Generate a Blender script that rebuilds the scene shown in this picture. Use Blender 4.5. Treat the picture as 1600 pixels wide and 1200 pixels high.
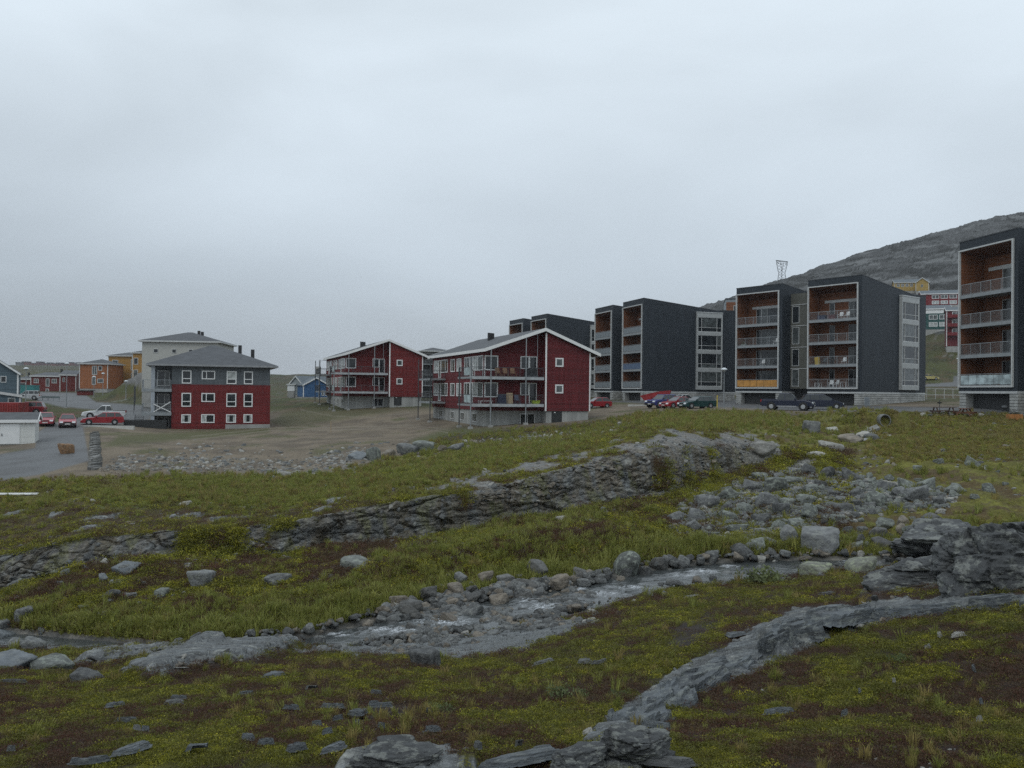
import bpy, bmesh, math, random
import numpy as np
from mathutils import Vector, Matrix

random.seed(11)
RNG = np.random.default_rng(11)
S = bpy.context.scene
for o in list(bpy.data.objects):
    bpy.data.objects.remove(o)
COL = S.collection

# ------------------------------------------------------------------ camera
F, ROLL, PITCH = 1290.0, 0.0105, 0.0093          # focal length in photo pixels, small roll and pitch
cam = bpy.data.cameras.new('camera')
cam.sensor_width = 36.0
cam.lens = 36.0 * F / 1600.0
cam.clip_start = 0.1
cam.clip_end = 20000
camo = bpy.data.objects.new('camera', cam)
COL.objects.link(camo)
camo.matrix_world = (Matrix.Rotation(math.pi / 2 + PITCH, 4, 'X') @ Matrix.Rotation(ROLL, 4, 'Z'))
S.camera = camo

# ------------------------------------------------------------------ world, sun, exposure
SUN_EL, SUN_AZ = math.radians(52), math.radians(205)
w = bpy.data.worlds.new('World')
S.world = w
w.use_nodes = True
nt = w.node_tree
nt.nodes.clear()
N, Lk = nt.nodes.new, nt.links.new
out = N('ShaderNodeOutputWorld')
sky = N('ShaderNodeTexSky')
sky.sky_type = 'NISHITA'
sky.sun_disc = False
sky.sun_elevation = SUN_EL
sky.sun_rotation = SUN_AZ
bg1 = N('ShaderNodeBackground')
bg1.inputs[1].default_value = 0.07
Lk(sky.outputs[0], bg1.inputs[0])
tc = N('ShaderNodeTexCoord')
sep = N('ShaderNodeSeparateXYZ')
Lk(tc.outputs['Generated'], sep.inputs[0])
ramp = N('ShaderNodeValToRGB')
Lk(sep.outputs['Z'], ramp.inputs[0])
cr = ramp.color_ramp
cr.elements[0].position = 0.0
cr.elements[0].color = (0.400, 0.442, 0.485, 1)
cr.elements[1].position = 1.0
cr.elements[1].color = (0.665, 0.737, 0.800, 1)
e = cr.elements.new(0.13); e.color = (0.450, 0.512, 0.570, 1)
e = cr.elements.new(0.40); e.color = (0.605, 0.682, 0.745, 1)
mp = N('ShaderNodeMapping')
mp.inputs['Scale'].default_value = (1.0, 1.0, 2.6)
Lk(tc.outputs['Generated'], mp.inputs[0])
cn = N('ShaderNodeTexNoise')
cn.inputs['Scale'].default_value = 1.9
cn.inputs['Detail'].default_value = 7
cn.inputs['Roughness'].default_value = 0.45
cn.inputs['Distortion'].default_value = 0.3
Lk(mp.outputs[0], cn.inputs['Vector'])
mr = N('ShaderNodeMapRange')
mr.inputs[1].default_value = 0.25; mr.inputs[2].default_value = 0.75
mr.inputs[3].default_value = 1.08; mr.inputs[4].default_value = 1.55
Lk(cn.outputs[0], mr.inputs[0])
# a heavier bank of cloud low over the sea side (west = -X)
dl = N('ShaderNodeMapRange'); dl.interpolation_type = 'SMOOTHSTEP'
dl.inputs[1].default_value = -0.75; dl.inputs[2].default_value = 0.25
dl.inputs[3].default_value = 1.0; dl.inputs[4].default_value = 0.0
Lk(sep.outputs['X'], dl.inputs[0])
dz = N('ShaderNodeMapRange'); dz.interpolation_type = 'SMOOTHSTEP'
dz.inputs[1].default_value = 0.02; dz.inputs[2].default_value = 0.42
dz.inputs[3].default_value = 1.0; dz.inputs[4].default_value = 0.0
Lk(sep.outputs['Z'], dz.inputs[0])
dm = N('ShaderNodeMath'); dm.operation = 'MULTIPLY'
Lk(dl.outputs[0], dm.inputs[0]); Lk(dz.outputs[0], dm.inputs[1])
dm2 = N('ShaderNodeMath'); dm2.operation = 'MULTIPLY_ADD'
Lk(dm.outputs[0], dm2.inputs[0]); dm2.inputs[1].default_value = -0.24; dm2.inputs[2].default_value = 1.0
mm = N('ShaderNodeMath'); mm.operation = 'MULTIPLY'
Lk(mr.outputs[0], mm.inputs[0]); Lk(dm2.outputs[0], mm.inputs[1])
bg2 = N('ShaderNodeBackground')
Lk(ramp.outputs[0], bg2.inputs[0]); Lk(mm.outputs[0], bg2.inputs[1])
mx = N('ShaderNodeMixShader')
mx.inputs[0].default_value = 0.93
Lk(bg1.outputs[0], mx.inputs[1]); Lk(bg2.outputs[0], mx.inputs[2])
Lk(mx.outputs[0], out.inputs[0])

sun = bpy.data.lights.new('sun', 'SUN')
sun.energy = 0.6
sun.angle = math.radians(35)
sun.color = (1.0, 0.96, 0.9)
suno = bpy.data.objects.new('sun', sun)
COL.objects.link(suno)
sd = Vector((math.sin(SUN_AZ) * math.cos(SUN_EL), math.cos(SUN_AZ) * math.cos(SUN_EL), math.sin(SUN_EL)))
suno.rotation_euler = (-sd).to_track_quat('-Z', 'Y').to_euler()
suno.location = (0, 0, 60)

S.view_settings.view_transform = 'Standard'
S.view_settings.look = 'None'
S.view_settings.exposure = 0.0
S.view_settings.gamma = 1.0
S.view_settings.use_curve_mapping = False
S.render.engine = 'CYCLES'
S.cycles.max_bounces = 5
S.cycles.diffuse_bounces = 3
S.cycles.glossy_bounces = 2
S.cycles.transmission_bounces = 2
S.cycles.transparent_max_bounces = 4
S.cycles.volume_bounces = 0
S.cycles.use_adaptive_sampling = False
S.cycles.use_denoising = False
S.cycles.denoiser = 'OPENIMAGEDENOISE'
S.cycles.denoising_prefilter = 'ACCURATE'

# ------------------------------------------------------------------ pixel <-> place
CR, SR, CP, SP = math.cos(ROLL), math.sin(ROLL), math.cos(PITCH), math.sin(PITCH)
def at(px, py, Y):
    x, yu = px - 800.0, 600.0 - py
    u, v = x * CR - yu * SR, x * SR + yu * CR
    t = Y / (F * CP - v * SP)
    return Vector((u * t, Y, (F * SP + v * CP) * t))
def project(X, Y, Z):
    fwd = Y * CP + Z * SP
    up = -Y * SP + Z * CP
    u, v = F * X / fwd, F * up / fwd
    return 800 + u * CR + v * SR, 600 - (-u * SR + v * CR)
def plane_t(px, P, u):
    """distance along the level direction u from the point P at which column px is met"""
    k = (px - 800.0) / F
    return (k * P[1] - P[0]) / (u[0] - k * u[1])

# ------------------------------------------------------------------ noise
_perm = np.random.default_rng(5).permutation(512).astype(np.int32)
_perm = np.concatenate([_perm, _perm, _perm])
_g = np.random.default_rng(6).normal(size=(512, 3)).astype(np.float32)
_g /= np.linalg.norm(_g, axis=1)[:, None]
def perlin(x, y, z=None):
    if z is None:
        z = np.zeros_like(x)
    xi, yi, zi = np.floor(x).astype(np.int32), np.floor(y).astype(np.int32), np.floor(z).astype(np.int32)
    xf, yf, zf = (x - xi).astype(np.float32), (y - yi).astype(np.float32), (z - zi).astype(np.float32)
    u, v, w_ = [t * t * t * (t * (t * 6 - 15) + 10) for t in (xf, yf, zf)]
    r = None
    def gr(a, b, c):
        h = _perm[(_perm[(_perm[(xi + a) & 511] + yi + b) & 511] + zi + c) & 511]
        g = _g[h]
        return g[..., 0] * (xf - a) + g[..., 1] * (yf - b) + g[..., 2] * (zf - c)
    def lz(c):
        a0 = gr(0, 0, c); a1 = gr(1, 0, c); b0 = gr(0, 1, c); b1 = gr(1, 1, c)
        p = a0 + u * (a1 - a0); q = b0 + u * (b1 - b0)
        return p + v * (q - p)
    p = lz(0)
    if not zf.any():
        return p * 1.6
    q = lz(1)
    return (p + w_ * (q - p)) * 1.6
def fbm(x, y, z=None, o=4, gain=0.5, ridge=False):
    s, a, n = 0, 1.0, 0
    for i in range(o):
        k = 2.03 ** i
        p = perlin(x * k + 17.3 * i, y * k - 9.1 * i, None if z is None else z * k + 3.7 * i)
        if ridge:
            p = 1 - 2 * np.abs(p)
        s = s + a * p
        n += a
        a *= gain
    return s / n
def worley(x, y, z, seed=0):
    """distances to the nearest and second nearest cell points and the nearest cell's own number"""
    xi, yi, zi = [np.floor(t).astype(np.int64) for t in (x, y, z)]
    f1 = np.full(x.shape, 9.0); f2 = np.full(x.shape, 9.0); cid = np.zeros(x.shape)
    for a in (-1, 0, 1):
        for b_ in (-1, 0, 1):
            for c in (-1, 0, 1):
                cx, cy, cz = xi + a, yi + b_, zi + c
                h = (cx * 73856093 ^ cy * 19349663 ^ cz * 83492791 ^ (seed * 7919)) & 0x7fffffff
                h = (h * 1103515245 + 12345) & 0x7fffffff
                r1 = (h & 1023) / 1023.0; r2 = ((h >> 10) & 1023) / 1023.0; r3 = ((h >> 20) & 1023) / 1023.0
                d = np.sqrt((cx + r1 - x) ** 2 + (cy + r2 - y) ** 2 + (cz + r3 - z) ** 2)
                new = d < f1
                f2 = np.where(new, f1, np.minimum(f2, d))
                cid = np.where(new, ((h >> 7) & 4095) / 4095.0, cid)
                f1 = np.where(new, d, f1)
    return f1, f2, cid
def sstep(a, b, x):
    t = np.clip((x - a) / (b - a), 0, 1)
    return t * t * (3 - 2 * t)

# ------------------------------------------------------------------ object helpers
def link(o, parent=None):
    COL.objects.link(o)
    if parent is not None:
        o.parent = parent
    return o
def tag(o, label=None, cat=None, group=None, kind=None):
    if label: o['label'] = label
    if cat: o['category'] = cat
    if group: o['group'] = group
    if kind: o['kind'] = kind
    return o
def thing(name, label, cat, loc=(0, 0, 0), rz=0.0, group=None):
    o = bpy.data.objects.new(name, None)
    o.empty_display_size = 0.2
    link(o)
    o.location = loc
    o.rotation_euler = (0, 0, rz)
    return tag(o, label, cat, group, 'thing')
def kids(o):
    return [c for c in o.children]
def copy_tree(o, parent=None):
    c = o.copy()
    link(c, parent)
    for ch in kids(o):
        copy_tree(ch, c)
    return c

class MB:
    """collects simple shapes into one mesh"""
    def __init__(self, M=None):
        self.v, self.f, self.M = [], [], M
    def _add(self, vs, fs):
        n = len(self.v)
        if self.M is not None:
            vs = [self.M @ Vector(p) for p in vs]
        self.v += [tuple(p) for p in vs]
        self.f += [tuple(i + n for i in f) for f in fs]
        return self
    def box(self, x0, x1, y0, y1, z0, z1):
        return self._add([(x0, y0, z0), (x1, y0, z0), (x1, y1, z0), (x0, y1, z0), (x0, y0, z1), (x1, y0, z1), (x1, y1, z1), (x0, y1, z1)],
                         [(3, 2, 1, 0), (4, 5, 6, 7), (0, 1, 5, 4), (1, 2, 6, 5), (2, 3, 7, 6), (3, 0, 4, 7)])
    def hexa(self, p):
        return self._add(p, [(3, 2, 1, 0), (4, 5, 6, 7), (0, 1, 5, 4), (1, 2, 6, 5), (2, 3, 7, 6), (3, 0, 4, 7)])
    def quad(self, a, b, c, d):
        return self._add([a, b, c, d], [(0, 1, 2, 3)])
    def prism(self, pts, fa, fb):
        """pts: 2D outline; fa, fb map a 2D point to the two end faces"""
        n = len(pts)
        vs = [fa(*p) for p in pts] + [fb(*p) for p in pts]
        fs = [tuple(range(n - 1, -1, -1)), tuple(range(n, 2 * n))]
        fs += [(i, (i + 1) % n, n + (i + 1) % n, n + i) for i in range(n)]
        return self._add(vs, fs)
    def bar(self, p, q, wd, ht=None):
        """a square bar from p to q"""
        p, q = Vector(p), Vector(q)
        ht = ht or wd
        d = (q - p).normalized()
        up = Vector((0, 0, 1)) if abs(d.z) < 0.95 else Vector((0, 1, 0))
        s = d.cross(up).normalized() * wd / 2
        t = s.cross(d).normalized() * ht / 2
        return self.hexa([p - s - t, p + s - t, q + s - t, q - s - t, p - s + t, p + s + t, q + s + t, q - s + t])
    def tube(self, p, q, r, n=10, r2=None, cap=True):
        p, q = Vector(p), Vector(q)
        r2 = r if r2 is None else r2
        d = (q - p).normalized()
        a = d.orthogonal().normalized()
        b = d.cross(a)
        vs, fs = [], []
        for i in range(n):
            c = a * math.cos(2 * math.pi * i / n) + b * math.sin(2 * math.pi * i / n)
            vs += [p + c * r, q + c * r2]
        for i in range(n):
            j = (i + 1) % n
            fs.append((2 * i, 2 * j, 2 * j + 1, 2 * i + 1))
        if cap:
            fs.append(tuple(2 * i for i in range(n - 1, -1, -1)))
            fs.append(tuple(2 * i + 1 for i in range(n)))
        return self._add(vs, fs)
    def dome(self, c, r, h, n=10, m=4):
        vs, fs = [], []
        for j in range(m):
            a = j / m * math.pi / 2
            for i in range(n):
                t = 2 * math.pi * i / n
                vs.append((c[0] + r * math.cos(a) * math.cos(t), c[1] + r * math.cos(a) * math.sin(t), c[2] + h * math.sin(a)))
        vs.append((c[0], c[1], c[2] + h))
        for j in range(m - 1):
            for i in range(n):
                k = (i + 1) % n
                fs.append((j * n + i, j * n + k, (j + 1) * n + k, (j + 1) * n + i))
        for i in range(n):
            fs.append(((m - 1) * n + i, (m - 1) * n + (i + 1) % n, m * n))
        fs.append(tuple(range(n - 1, -1, -1)))
        return self._add(vs, fs)
    def build(self, name, mat, parent=None, smooth=False, bevel=0.0):
        me = bpy.data.meshes.new(name)
        me.from_pydata(self.v, [], self.f)
        if mat is not None:
            me.materials.append(mat)
        if smooth:
            for p in me.polygons:
                p.use_smooth = True
        o = bpy.data.objects.new(name, me)
        link(o, parent)
        if bevel:
            b = o.modifiers.new('bevel', 'BEVEL')
            b.width = bevel
            b.segments = 1
            b.limit_method = 'ANGLE'
        return o

# ------------------------------------------------------------------ materials
class NB:
    def __init__(self, name):
        self.m = bpy.data.materials.new(name)
        self.m.use_nodes = True
        self.t = self.m.node_tree
        self.t.nodes.clear()
        self.out = self.n('ShaderNodeOutputMaterial')
        self.p = self.n('ShaderNodeBsdfPrincipled')
        self.l(self.p.outputs[0], self.out.inputs[0])
        self.tc = self.n('ShaderNodeTexCoord')
    def n(self, t, **kw):
        x = self.t.nodes.new(t)
        for k, v in kw.items():
            setattr(x, k, v)
        return x
    def l(self, a, b):
        self.t.links.new(a, b)
    def math(self, op, a, b=None, c=None):
        x = self.n('ShaderNodeMath', operation=op)
        for i, s in enumerate((a, b, c)):
            if s is None: continue
            if isinstance(s, (int, float)): x.inputs[i].default_value = s
            else: self.l(s, x.inputs[i])
        return x.outputs[0]
    def noise(self, scale, detail=3, rough=0.55, vec=None, stretch=None, dist=0.0):
        x = self.n('ShaderNodeTexNoise')
        x.inputs['Scale'].default_value = scale
        x.inputs['Detail'].default_value = detail
        x.inputs['Roughness'].default_value = rough
        x.inputs['Distortion'].default_value = dist
        v = vec if vec is not None else self.tc.outputs['Object']
        if stretch:
            mpn = self.n('ShaderNodeMapping')
            mpn.inputs['Scale'].default_value = stretch
            self.l(v, mpn.inputs[0])
            v = mpn.outputs[0]
        self.l(v, x.inputs['Vector'])
        return x.outputs[0]
    def rng(self, f, a, b, c, d, smooth=True):
        x = self.n('ShaderNodeMapRange')
        if smooth: x.interpolation_type = 'SMOOTHSTEP'
        for i, v in enumerate((a, b, c, d)):
            x.inputs[1 + i].default_value = v
        self.l(f, x.inputs[0])
        return x.outputs[0]
    def mix(self, f, a, b, mode='MIX'):
        x = self.n('ShaderNodeMix', data_type='RGBA', blend_type=mode)
        for i, s in ((0, f), (6, a), (7, b)):
            if isinstance(s, (int, float)): x.inputs[i].default_value = s
            elif isinstance(s, tuple): x.inputs[i].default_value = (*s[:3], 1)
            else: self.l(s, x.inputs[i])
        return x.outputs[2]
    def scale_col(self, col, f):
        """colour times a value"""
        x = self.n('ShaderNodeVectorMath', operation='SCALE')
        if isinstance(col, tuple): x.inputs[0].default_value = col[:3]
        else: self.l(col, x.inputs[0])
        if isinstance(f, (int, float)): x.inputs['Scale'].default_value = f
        else: self.l(f, x.inputs['Scale'])
        return x.outputs[0]
    def bump(self, h, strength=0.5, dist=0.02, normal=None):
        x = self.n('ShaderNodeBump')
        if isinstance(strength, (int, float)): x.inputs['Strength'].default_value = strength
        else: self.l(strength, x.inputs['Strength'])
        x.inputs['Distance'].default_value = dist
        self.l(h, x.inputs['Height'])
        if normal is not None: self.l(normal, x.inputs['Normal'])
        self.l(x.outputs[0], self.p.inputs['Normal'])
        return x.outputs[0]
    def set(self, col=None, rough=None, metal=None, spec=None):
        for key, v in (('Base Color', col), ('Roughness', rough), ('Metallic', metal), ('Specular IOR Level', spec)):
            if v is None: continue
            if isinstance(v, (int, float)): self.p.inputs[key].default_value = v
            elif isinstance(v, tuple): self.p.inputs[key].default_value = (*v[:3], 1)
            else: self.l(v, self.p.inputs[key])
        return self.m

_M = {}
def plain(name, col, rough=0.7, var=0.18, scale=2.5, metal=0.0, spec=0.4, bump=0.0):
    if name in _M: return _M[name]
    b = NB(name)
    f = b.noise(scale, 4, 0.6)
    b.set(b.scale_col(col, b.rng(f, 0.25, 0.75, 1 - var, 1 + var)), rough, metal, spec)
    if bump:
        b.bump(b.noise(scale * 12, 3), bump, 0.01)
    _M[name] = b.m
    return b.m
def boards(name, col, pitch=0.15, axis='Z', rough=0.7, var=0.12, depth=0.6, groove=0.45, weather=0.12):
    """boarding: each board a little different, a dark joint between, streaky weathering"""
    if name in _M: return _M[name]
    b = NB(name)
    sp = b.n('ShaderNodeSeparateXYZ')
    b.l(b.tc.outputs['Object'], sp.inputs[0])
    if axis == 'XY':
        a = b.math('ADD', sp.outputs['X'], sp.outputs['Y'])
    else:
        a = sp.outputs[axis]
    q = b.math('DIVIDE', a, pitch)
    fr = b.math('FRACT', q)
    fl = b.math('FLOOR', q)
    wn = b.n('ShaderNodeTexWhiteNoise', noise_dimensions='1D')
    b.l(fl, wn.inputs['W'])
    k = b.rng(wn.outputs[0], 0, 1, 1 - var, 1 + var, False)
    g = b.rng(fr, 0.0, 0.14, groove, 1.0)
    st = (3, 3, .25) if axis == 'Z' else (.6, .6, .12)
    ns = b.rng(b.noise(1.2, 5, 0.6, stretch=st), 0.25, 0.75, 1 - weather, 1 + weather)
    fac = b.math('MULTIPLY', b.math('MULTIPLY', k, g), ns)
    b.set(b.scale_col(col, fac), rough, 0, 0.3)
    b.bump(b.rng(fr, 0.0, 0.25, 0.0, 1.0), depth, 0.015)
    _M[name] = b.m
    return b.m
def glass(name, col=(0.018, 0.022, 0.025), rough=0.06, scale=0.6):
    if name in _M: return _M[name]
    b = NB(name)
    f = b.noise(scale, 2)
    b.set(b.scale_col(col, b.rng(f, 0.3, 0.7, 0.6, 1.5)), rough, 0, 0.55)
    b.bump(b.noise(0.7, 1), 0.05, 0.05)
    _M[name] = b.m
    return b.m

ROOF_DARK = plain('roofing felt', (0.075, 0.08, 0.086), 0.75, 0.2, 1.2)
WHITE = plain('white paint', (0.72, 0.73, 0.72), 0.5, 0.05)
WHITE_DIM = plain('aged white paint', (0.52, 0.53, 0.52), 0.6, 0.1)
STEEL = plain('galvanised steel', (0.30, 0.32, 0.33), 0.45, 0.15, 3, 0.6)
DARK_STEEL = plain('dark steel', (0.07, 0.075, 0.08), 0.5, 0.15, 3, 0.3)
CONC = plain('concrete', (0.30, 0.30, 0.285), 0.85, 0.2, 0.9, bump=0.3)
CONC_BOARD = boards('board marked concrete', (0.31, 0.315, 0.30), 0.30, 'XY', 0.85, 0.12, 0.25, 0.8, 0.22)
BLACK = plain('black plastic', (0.02, 0.02, 0.021), 0.5, 0.1)
GLASS = glass('window glass')
GLASS_B = glass('window glass with pale interior', (0.075, 0.085, 0.085), 0.08, 1.5)
GLASS_C = glass('window glass with drawn curtain', (0.34, 0.36, 0.35), 0.3, 2.0)
RED_BOARD = boards('red boarding', (0.122, 0.018, 0.021), 0.16, weather=.22, var=.2, groove=.35)
RED_BOARD_BRIGHT = boards('bright red boarding', (0.148, 0.019, 0.019), 0.16, weather=.2, var=.18, groove=.35)
DARK_SLATE = boards('dark slate cladding', (0.025, 0.032, 0.040), 0.12, 'Z', 0.6, 0.07, 0.25, 0.82, 0.20)
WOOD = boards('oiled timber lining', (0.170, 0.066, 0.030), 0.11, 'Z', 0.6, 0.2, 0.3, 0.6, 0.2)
# ------------------------------------------------------------------ terrain: a lofted survey of the ground
def pchip(x, y, xq):
    """monotone cubic along axis 0"""
    x = np.asarray(x, float); y = np.asarray(y, float); xq = np.asarray(xq, float)
    h = np.diff(x); sh = (-1,) + (1,) * (y.ndim - 1)
    d = np.diff(y, axis=0) / h.reshape(sh)
    m = np.zeros_like(y)
    w1 = (2 * h[1:] + h[:-1]).reshape(sh); w2 = (h[1:] + 2 * h[:-1]).reshape(sh)
    a, b = d[:-1], d[1:]
    with np.errstate(divide='ignore', invalid='ignore'):
        hm = (w1 + w2) / (w1 / a + w2 / b)
    m[1:-1] = np.where(a * b > 0, hm, 0)
    m[0], m[-1] = d[0], d[-1]
    i = np.clip(np.searchsorted(x, xq, side='right') - 1, 0, len(x) - 2)
    t = ((xq - x[i]) / h[i]).reshape(sh); hh = h[i].reshape(sh)
    return ((2 * t**3 - 3 * t**2 + 1) * y[i] + (t**3 - 2 * t**2 + t) * hh * m[i]
            + (-2 * t**3 + 3 * t**2) * y[i + 1] + (t**3 - t**2) * hh * m[i + 1])

PXC = [-350, 0, 150, 300, 450, 600, 750, 900, 1050, 1200, 1350, 1500, 1650, 1950]
Zv = lambda Y, z: ('z', Y, z)
ROWS = [
 # 0 behind the camera
 [Zv(-6, -0.9)] * 14,
 # 1 by the feet
 [Zv(1.6, -1.85)] * 3 + [Zv(1.6, -1.75)] * 4 + [Zv(1.6, -1.65)] * 3 + [Zv(1.5, -1.6)] * 4,
 # 2 foot of the picture
 [(1200, y) for y in (5.0, 4.8, 4.7, 4.6, 4.5, 4.4, 4.3, 4.2, 4.1, 4.0, 3.9, 3.7, 3.6, 3.6)],
 # 3
 [(1110, y) for y in (8.0, 7.8, 7.5, 7.3, 7.0, 6.8, 6.6, 6.4, 6.1, 5.8, 5.4, 5.0, 4.8, 4.6)],
 # 4 shoulder of the near bank
 [(1060, 12), (1055, 12), (1065, 11.5), (1050, 11.5), (1045, 11.2), (1045, 10.8), (1045, 10.5), (1020, 10.5), (1000, 10.2),
  (990, 9.5), (975, 9.0), (950, 8.5), (935, 8.5), (930, 8.5)],
 # 5 near edge of the stream
 [Zv(20, -6.2), (1012, 18.6), (1015, 17.8), (1012, 17.2), (1012, 16.9), (1010, 16.8), (992, 17.2), (962, 18.3), (920, 20.6),
  (903, 21.6), (888, 22.6), Zv(22.5, -4.7), Zv(22.5, -4.65), Zv(22.5, -4.6)],
 # 6 far edge of the stream
 [Zv(22, -6.2), (978, 20.3), (990, 18.9), (1000, 17.7), (990, 17.8), (958, 19.3), (925, 20.9), (905, 21.9), (878, 23.9),
  (868, 24.6), (868, 24.4), (860, 25.2), Zv(26, -4.65), Zv(27, -4.6)],
 # 7 crest of the far bank
 [Zv(24, -5.6), (945, 21.8), (935, 21.0), (915, 21.5), (905, 21.8), (888, 22.5), (855, 24.8), (838, 26), (815, 28),
  (838, 26.8), (830, 27.5), (806, 28), (798, 28), (790, 28)],
 # 8 foot of the rock step
 [(935, 25), (925, 24), (893, 24.5), (872, 25.5), (868, 26), (847, 27.5), (822, 29.5), (797, 32), (772, 35),
  (730, 42), (735, 40), (740, 38), (735, 38), (730, 38)],
 # 9 top of the rock step
 [(880, 26.3), (868, 25.2), (838, 25.6), (828, 26.5), (815, 27.1), (786, 28.7), (765, 30.6), (728, 33.6), (697, 37),
  (700, 44), (705, 46), (705, 46), (700, 46), (695, 46)],
 # 10 back of the heathy shelf
 [(830, 32), (815, 31.5), (790, 33), (786, 34), (790, 32), (760, 34), (727, 38), (703, 41), (670, 44),
  (676, 52), (680, 56), (680, 56), (676, 56), (672, 56)],
 # 11 edge of the made ground
 [(755, 46), (745, 46), (738, 48), (737, 49), (743, 47), (722, 54), (700, 62), (676, 72), (650, 72),
  (655, 68), (649, 71), (655, 72), (655, 72), (655, 72)],
 # 12 line of the house fronts
 [(700, 72), (695, 72), (672, 88), (672, 100), (668, 105), (668, 98), (668, 86), (658, 89), (639, 97),
  (641, 84), (643, 82), (640, 79), (640, 78), (640, 78)],
 # 13
 [(652, 100), (652, 102), (649, 112), (645, 125), (640, 130), (637, 127), (635, 125), (633, 122), (627, 128),
  (632, 115), (630, 115), (625, 110), (622, 110), (620, 110)],
 # 14
 [(625, 160), (622, 155), (626, 160), (615, 175), (622, 175), (622, 170), (622, 170), (620, 170), (617, 180),
  (612, 185), (606, 190), (602, 190), (600, 190), (598, 190)],
 # 15
 [(606, 260), (608, 260), (608, 250), (608, 260), Zv(350, -6), Zv(350, -6), Zv(330, -4), Zv(300, 0), (600, 260),
  (575, 265), (548, 265), (520, 262), (505, 262), (490, 262)],
 # 16 skyline
 [(574, 1500), (572, 1500), (574, 1500), (592, 900), (585, 620), (584, 600), (590, 600), (575, 560), (508, 500),
  (456, 480), (408, 470), (366, 460), (337, 450), (275, 440)],
 # 17 behind the skyline
 [Zv(1900, 5), Zv(1900, 5), Zv(1900, 5), Zv(1400, -10), Zv(1100, -10), Zv(1100, -10), Zv(1100, -10), Zv(1000, 20), Zv(900, 60),
  Zv(880, 80), Zv(880, 100), Zv(880, 115), Zv(880, 130), Zv(880, 150)],
 # 18 far
 [Zv(4200, -20)] * 14,
]
NK = [6, 22, 110, 90, 95, 80, 75, 50, 85, 60, 50, 64, 34, 30, 36, 120, 10, 6]
TB = [(p - 800.0) / F for p in PXC]
Yt = np.zeros((19, 14)); Zt = np.zeros((19, 14))
NEAR = lambda Y: 5.0 * np.exp(-np.asarray(Y, float) / 4.0)
for k, row in enumerate(ROWS):
    for c, e_ in enumerate(row):
        if e_[0] == 'z':
            Yt[k, c], Zt[k, c] = e_[1], e_[2]
        else:
            P = at(PXC[c], e_[0], e_[1])
            Yt[k, c], Zt[k, c] = P.y, P.z
pxs = np.concatenate([np.arange(-350, -20, 10), np.arange(-20, 1620, 1.9), np.arange(1620, 1951, 10)])
tt = (pxs - 800.0) / F
kap = np.concatenate([k + np.arange(n) / n for k, n in enumerate(NK)] + [[18.0]])
Yc = pchip(TB, Yt.T, tt)            # columns x 19
Zc = pchip(TB, Zt.T, tt)
GY = pchip(range(19), Yc.T, kap)    # rows x columns
GZ = pchip(range(19), Zc.T, kap)
GT = np.broadcast_to(tt, GY.shape)
GX = GT * (GY + NEAR(GY))
NR, NC = GY.shape
KG = np.broadcast_to(kap[:, None], GY.shape)
PX, PY = project(GX, GY, GZ)

def inpoly(pts, soft, px=None, py=None, warp=0.0, wscale=30.0, aspect=1.0):
    """0..1 mask of a patch of ground, soft over `soft` photo pixels at its edge"""
    px = PX if px is None else px; py = PY if py is None else py
    pts = np.asarray(pts, float)
    m = np.zeros(px.shape, np.float32)
    pad = soft + warp * 1.5 + 4
    sel = (px > pts[:, 0].min() - pad) & (px < pts[:, 0].max() + pad) & (py > pts[:, 1].min() - pad) & (py < pts[:, 1].max() + pad)
    if not sel.any(): return m
    x, y = px[sel], py[sel]
    if warp:
        wx = fbm(x / wscale, y / wscale * 1.6 + 31, o=4, gain=.6); wy = fbm(x / wscale + 77, y / wscale * 1.6, o=4, gain=.6)
        x = x + wx * warp; y = y + wy * warp * .6
    ins = np.zeros(x.shape, bool); dmin = np.full(x.shape, 1e9)
    n = len(pts)
    for i in range(n):
        x0, y0 = pts[i]; x1, y1 = pts[(i + 1) % n]
        if y0 != y1:
            c = ((y0 > y) != (y1 > y)) & (x < (x1 - x0) * (y - y0) / (y1 - y0) + x0)
            ins ^= c
        ex, ey = x1 - x0, y1 - y0
        t = np.clip(((x - x0) * ex + (y - y0) * ey) / (ex * ex + ey * ey + 1e-9), 0, 1)
        dmin = np.minimum(dmin, np.hypot(x - x0 - t * ex, y - y0 - t * ey))
    sd_ = np.where(ins, dmin, -dmin)
    m[sel] = sstep(-soft, soft, sd_)
    return m

# --- rock that stands out of the heath
ROCK = np.zeros_like(GY)
def outcrop(pts, h, soft, warp=6, power=1.0, wscale=24, rock=True, up=None):
    global GZ, ROCK
    m = inpoly(pts, soft, warp=warp, wscale=wscale)
    hh = h * m ** power
    if up is not None:                      # a slab tilted towards one side
        x0, x1, a = up
        hh = hh * (a + (1 - a) * np.clip((PY - x0) / (x1 - x0), 0, 1))
    GZ = GZ + hh
    if rock: ROCK = np.maximum(ROCK, m)
    return m
GZ0 = GZ.copy()
LEDGE = [(905, 1166), (940, 1126), (1010, 1078), (1085, 1028), (1130, 1012), (1185, 978), (1245, 950), (1310, 949), (1400, 938), (1500, 934), (1700, 930),
         (1700, 952), (1560, 952), (1480, 957), (1390, 973), (1300, 997), (1240, 1025), (1160, 1059), (1075, 1097), (1005, 1129), (935, 1168)]
m_ledge = inpoly(LEDGE, 3, warp=13, wscale=34)
LOW = [(935, 1168), (1005, 1130), (1075, 1098), (1160, 1060), (1240, 1026), (1300, 998), (1390, 974), (1480, 958), (1560, 954), (1700, 953)]
dlow = np.full(GZ.shape, 99.0)
sl_ = m_ledge > 0
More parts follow.
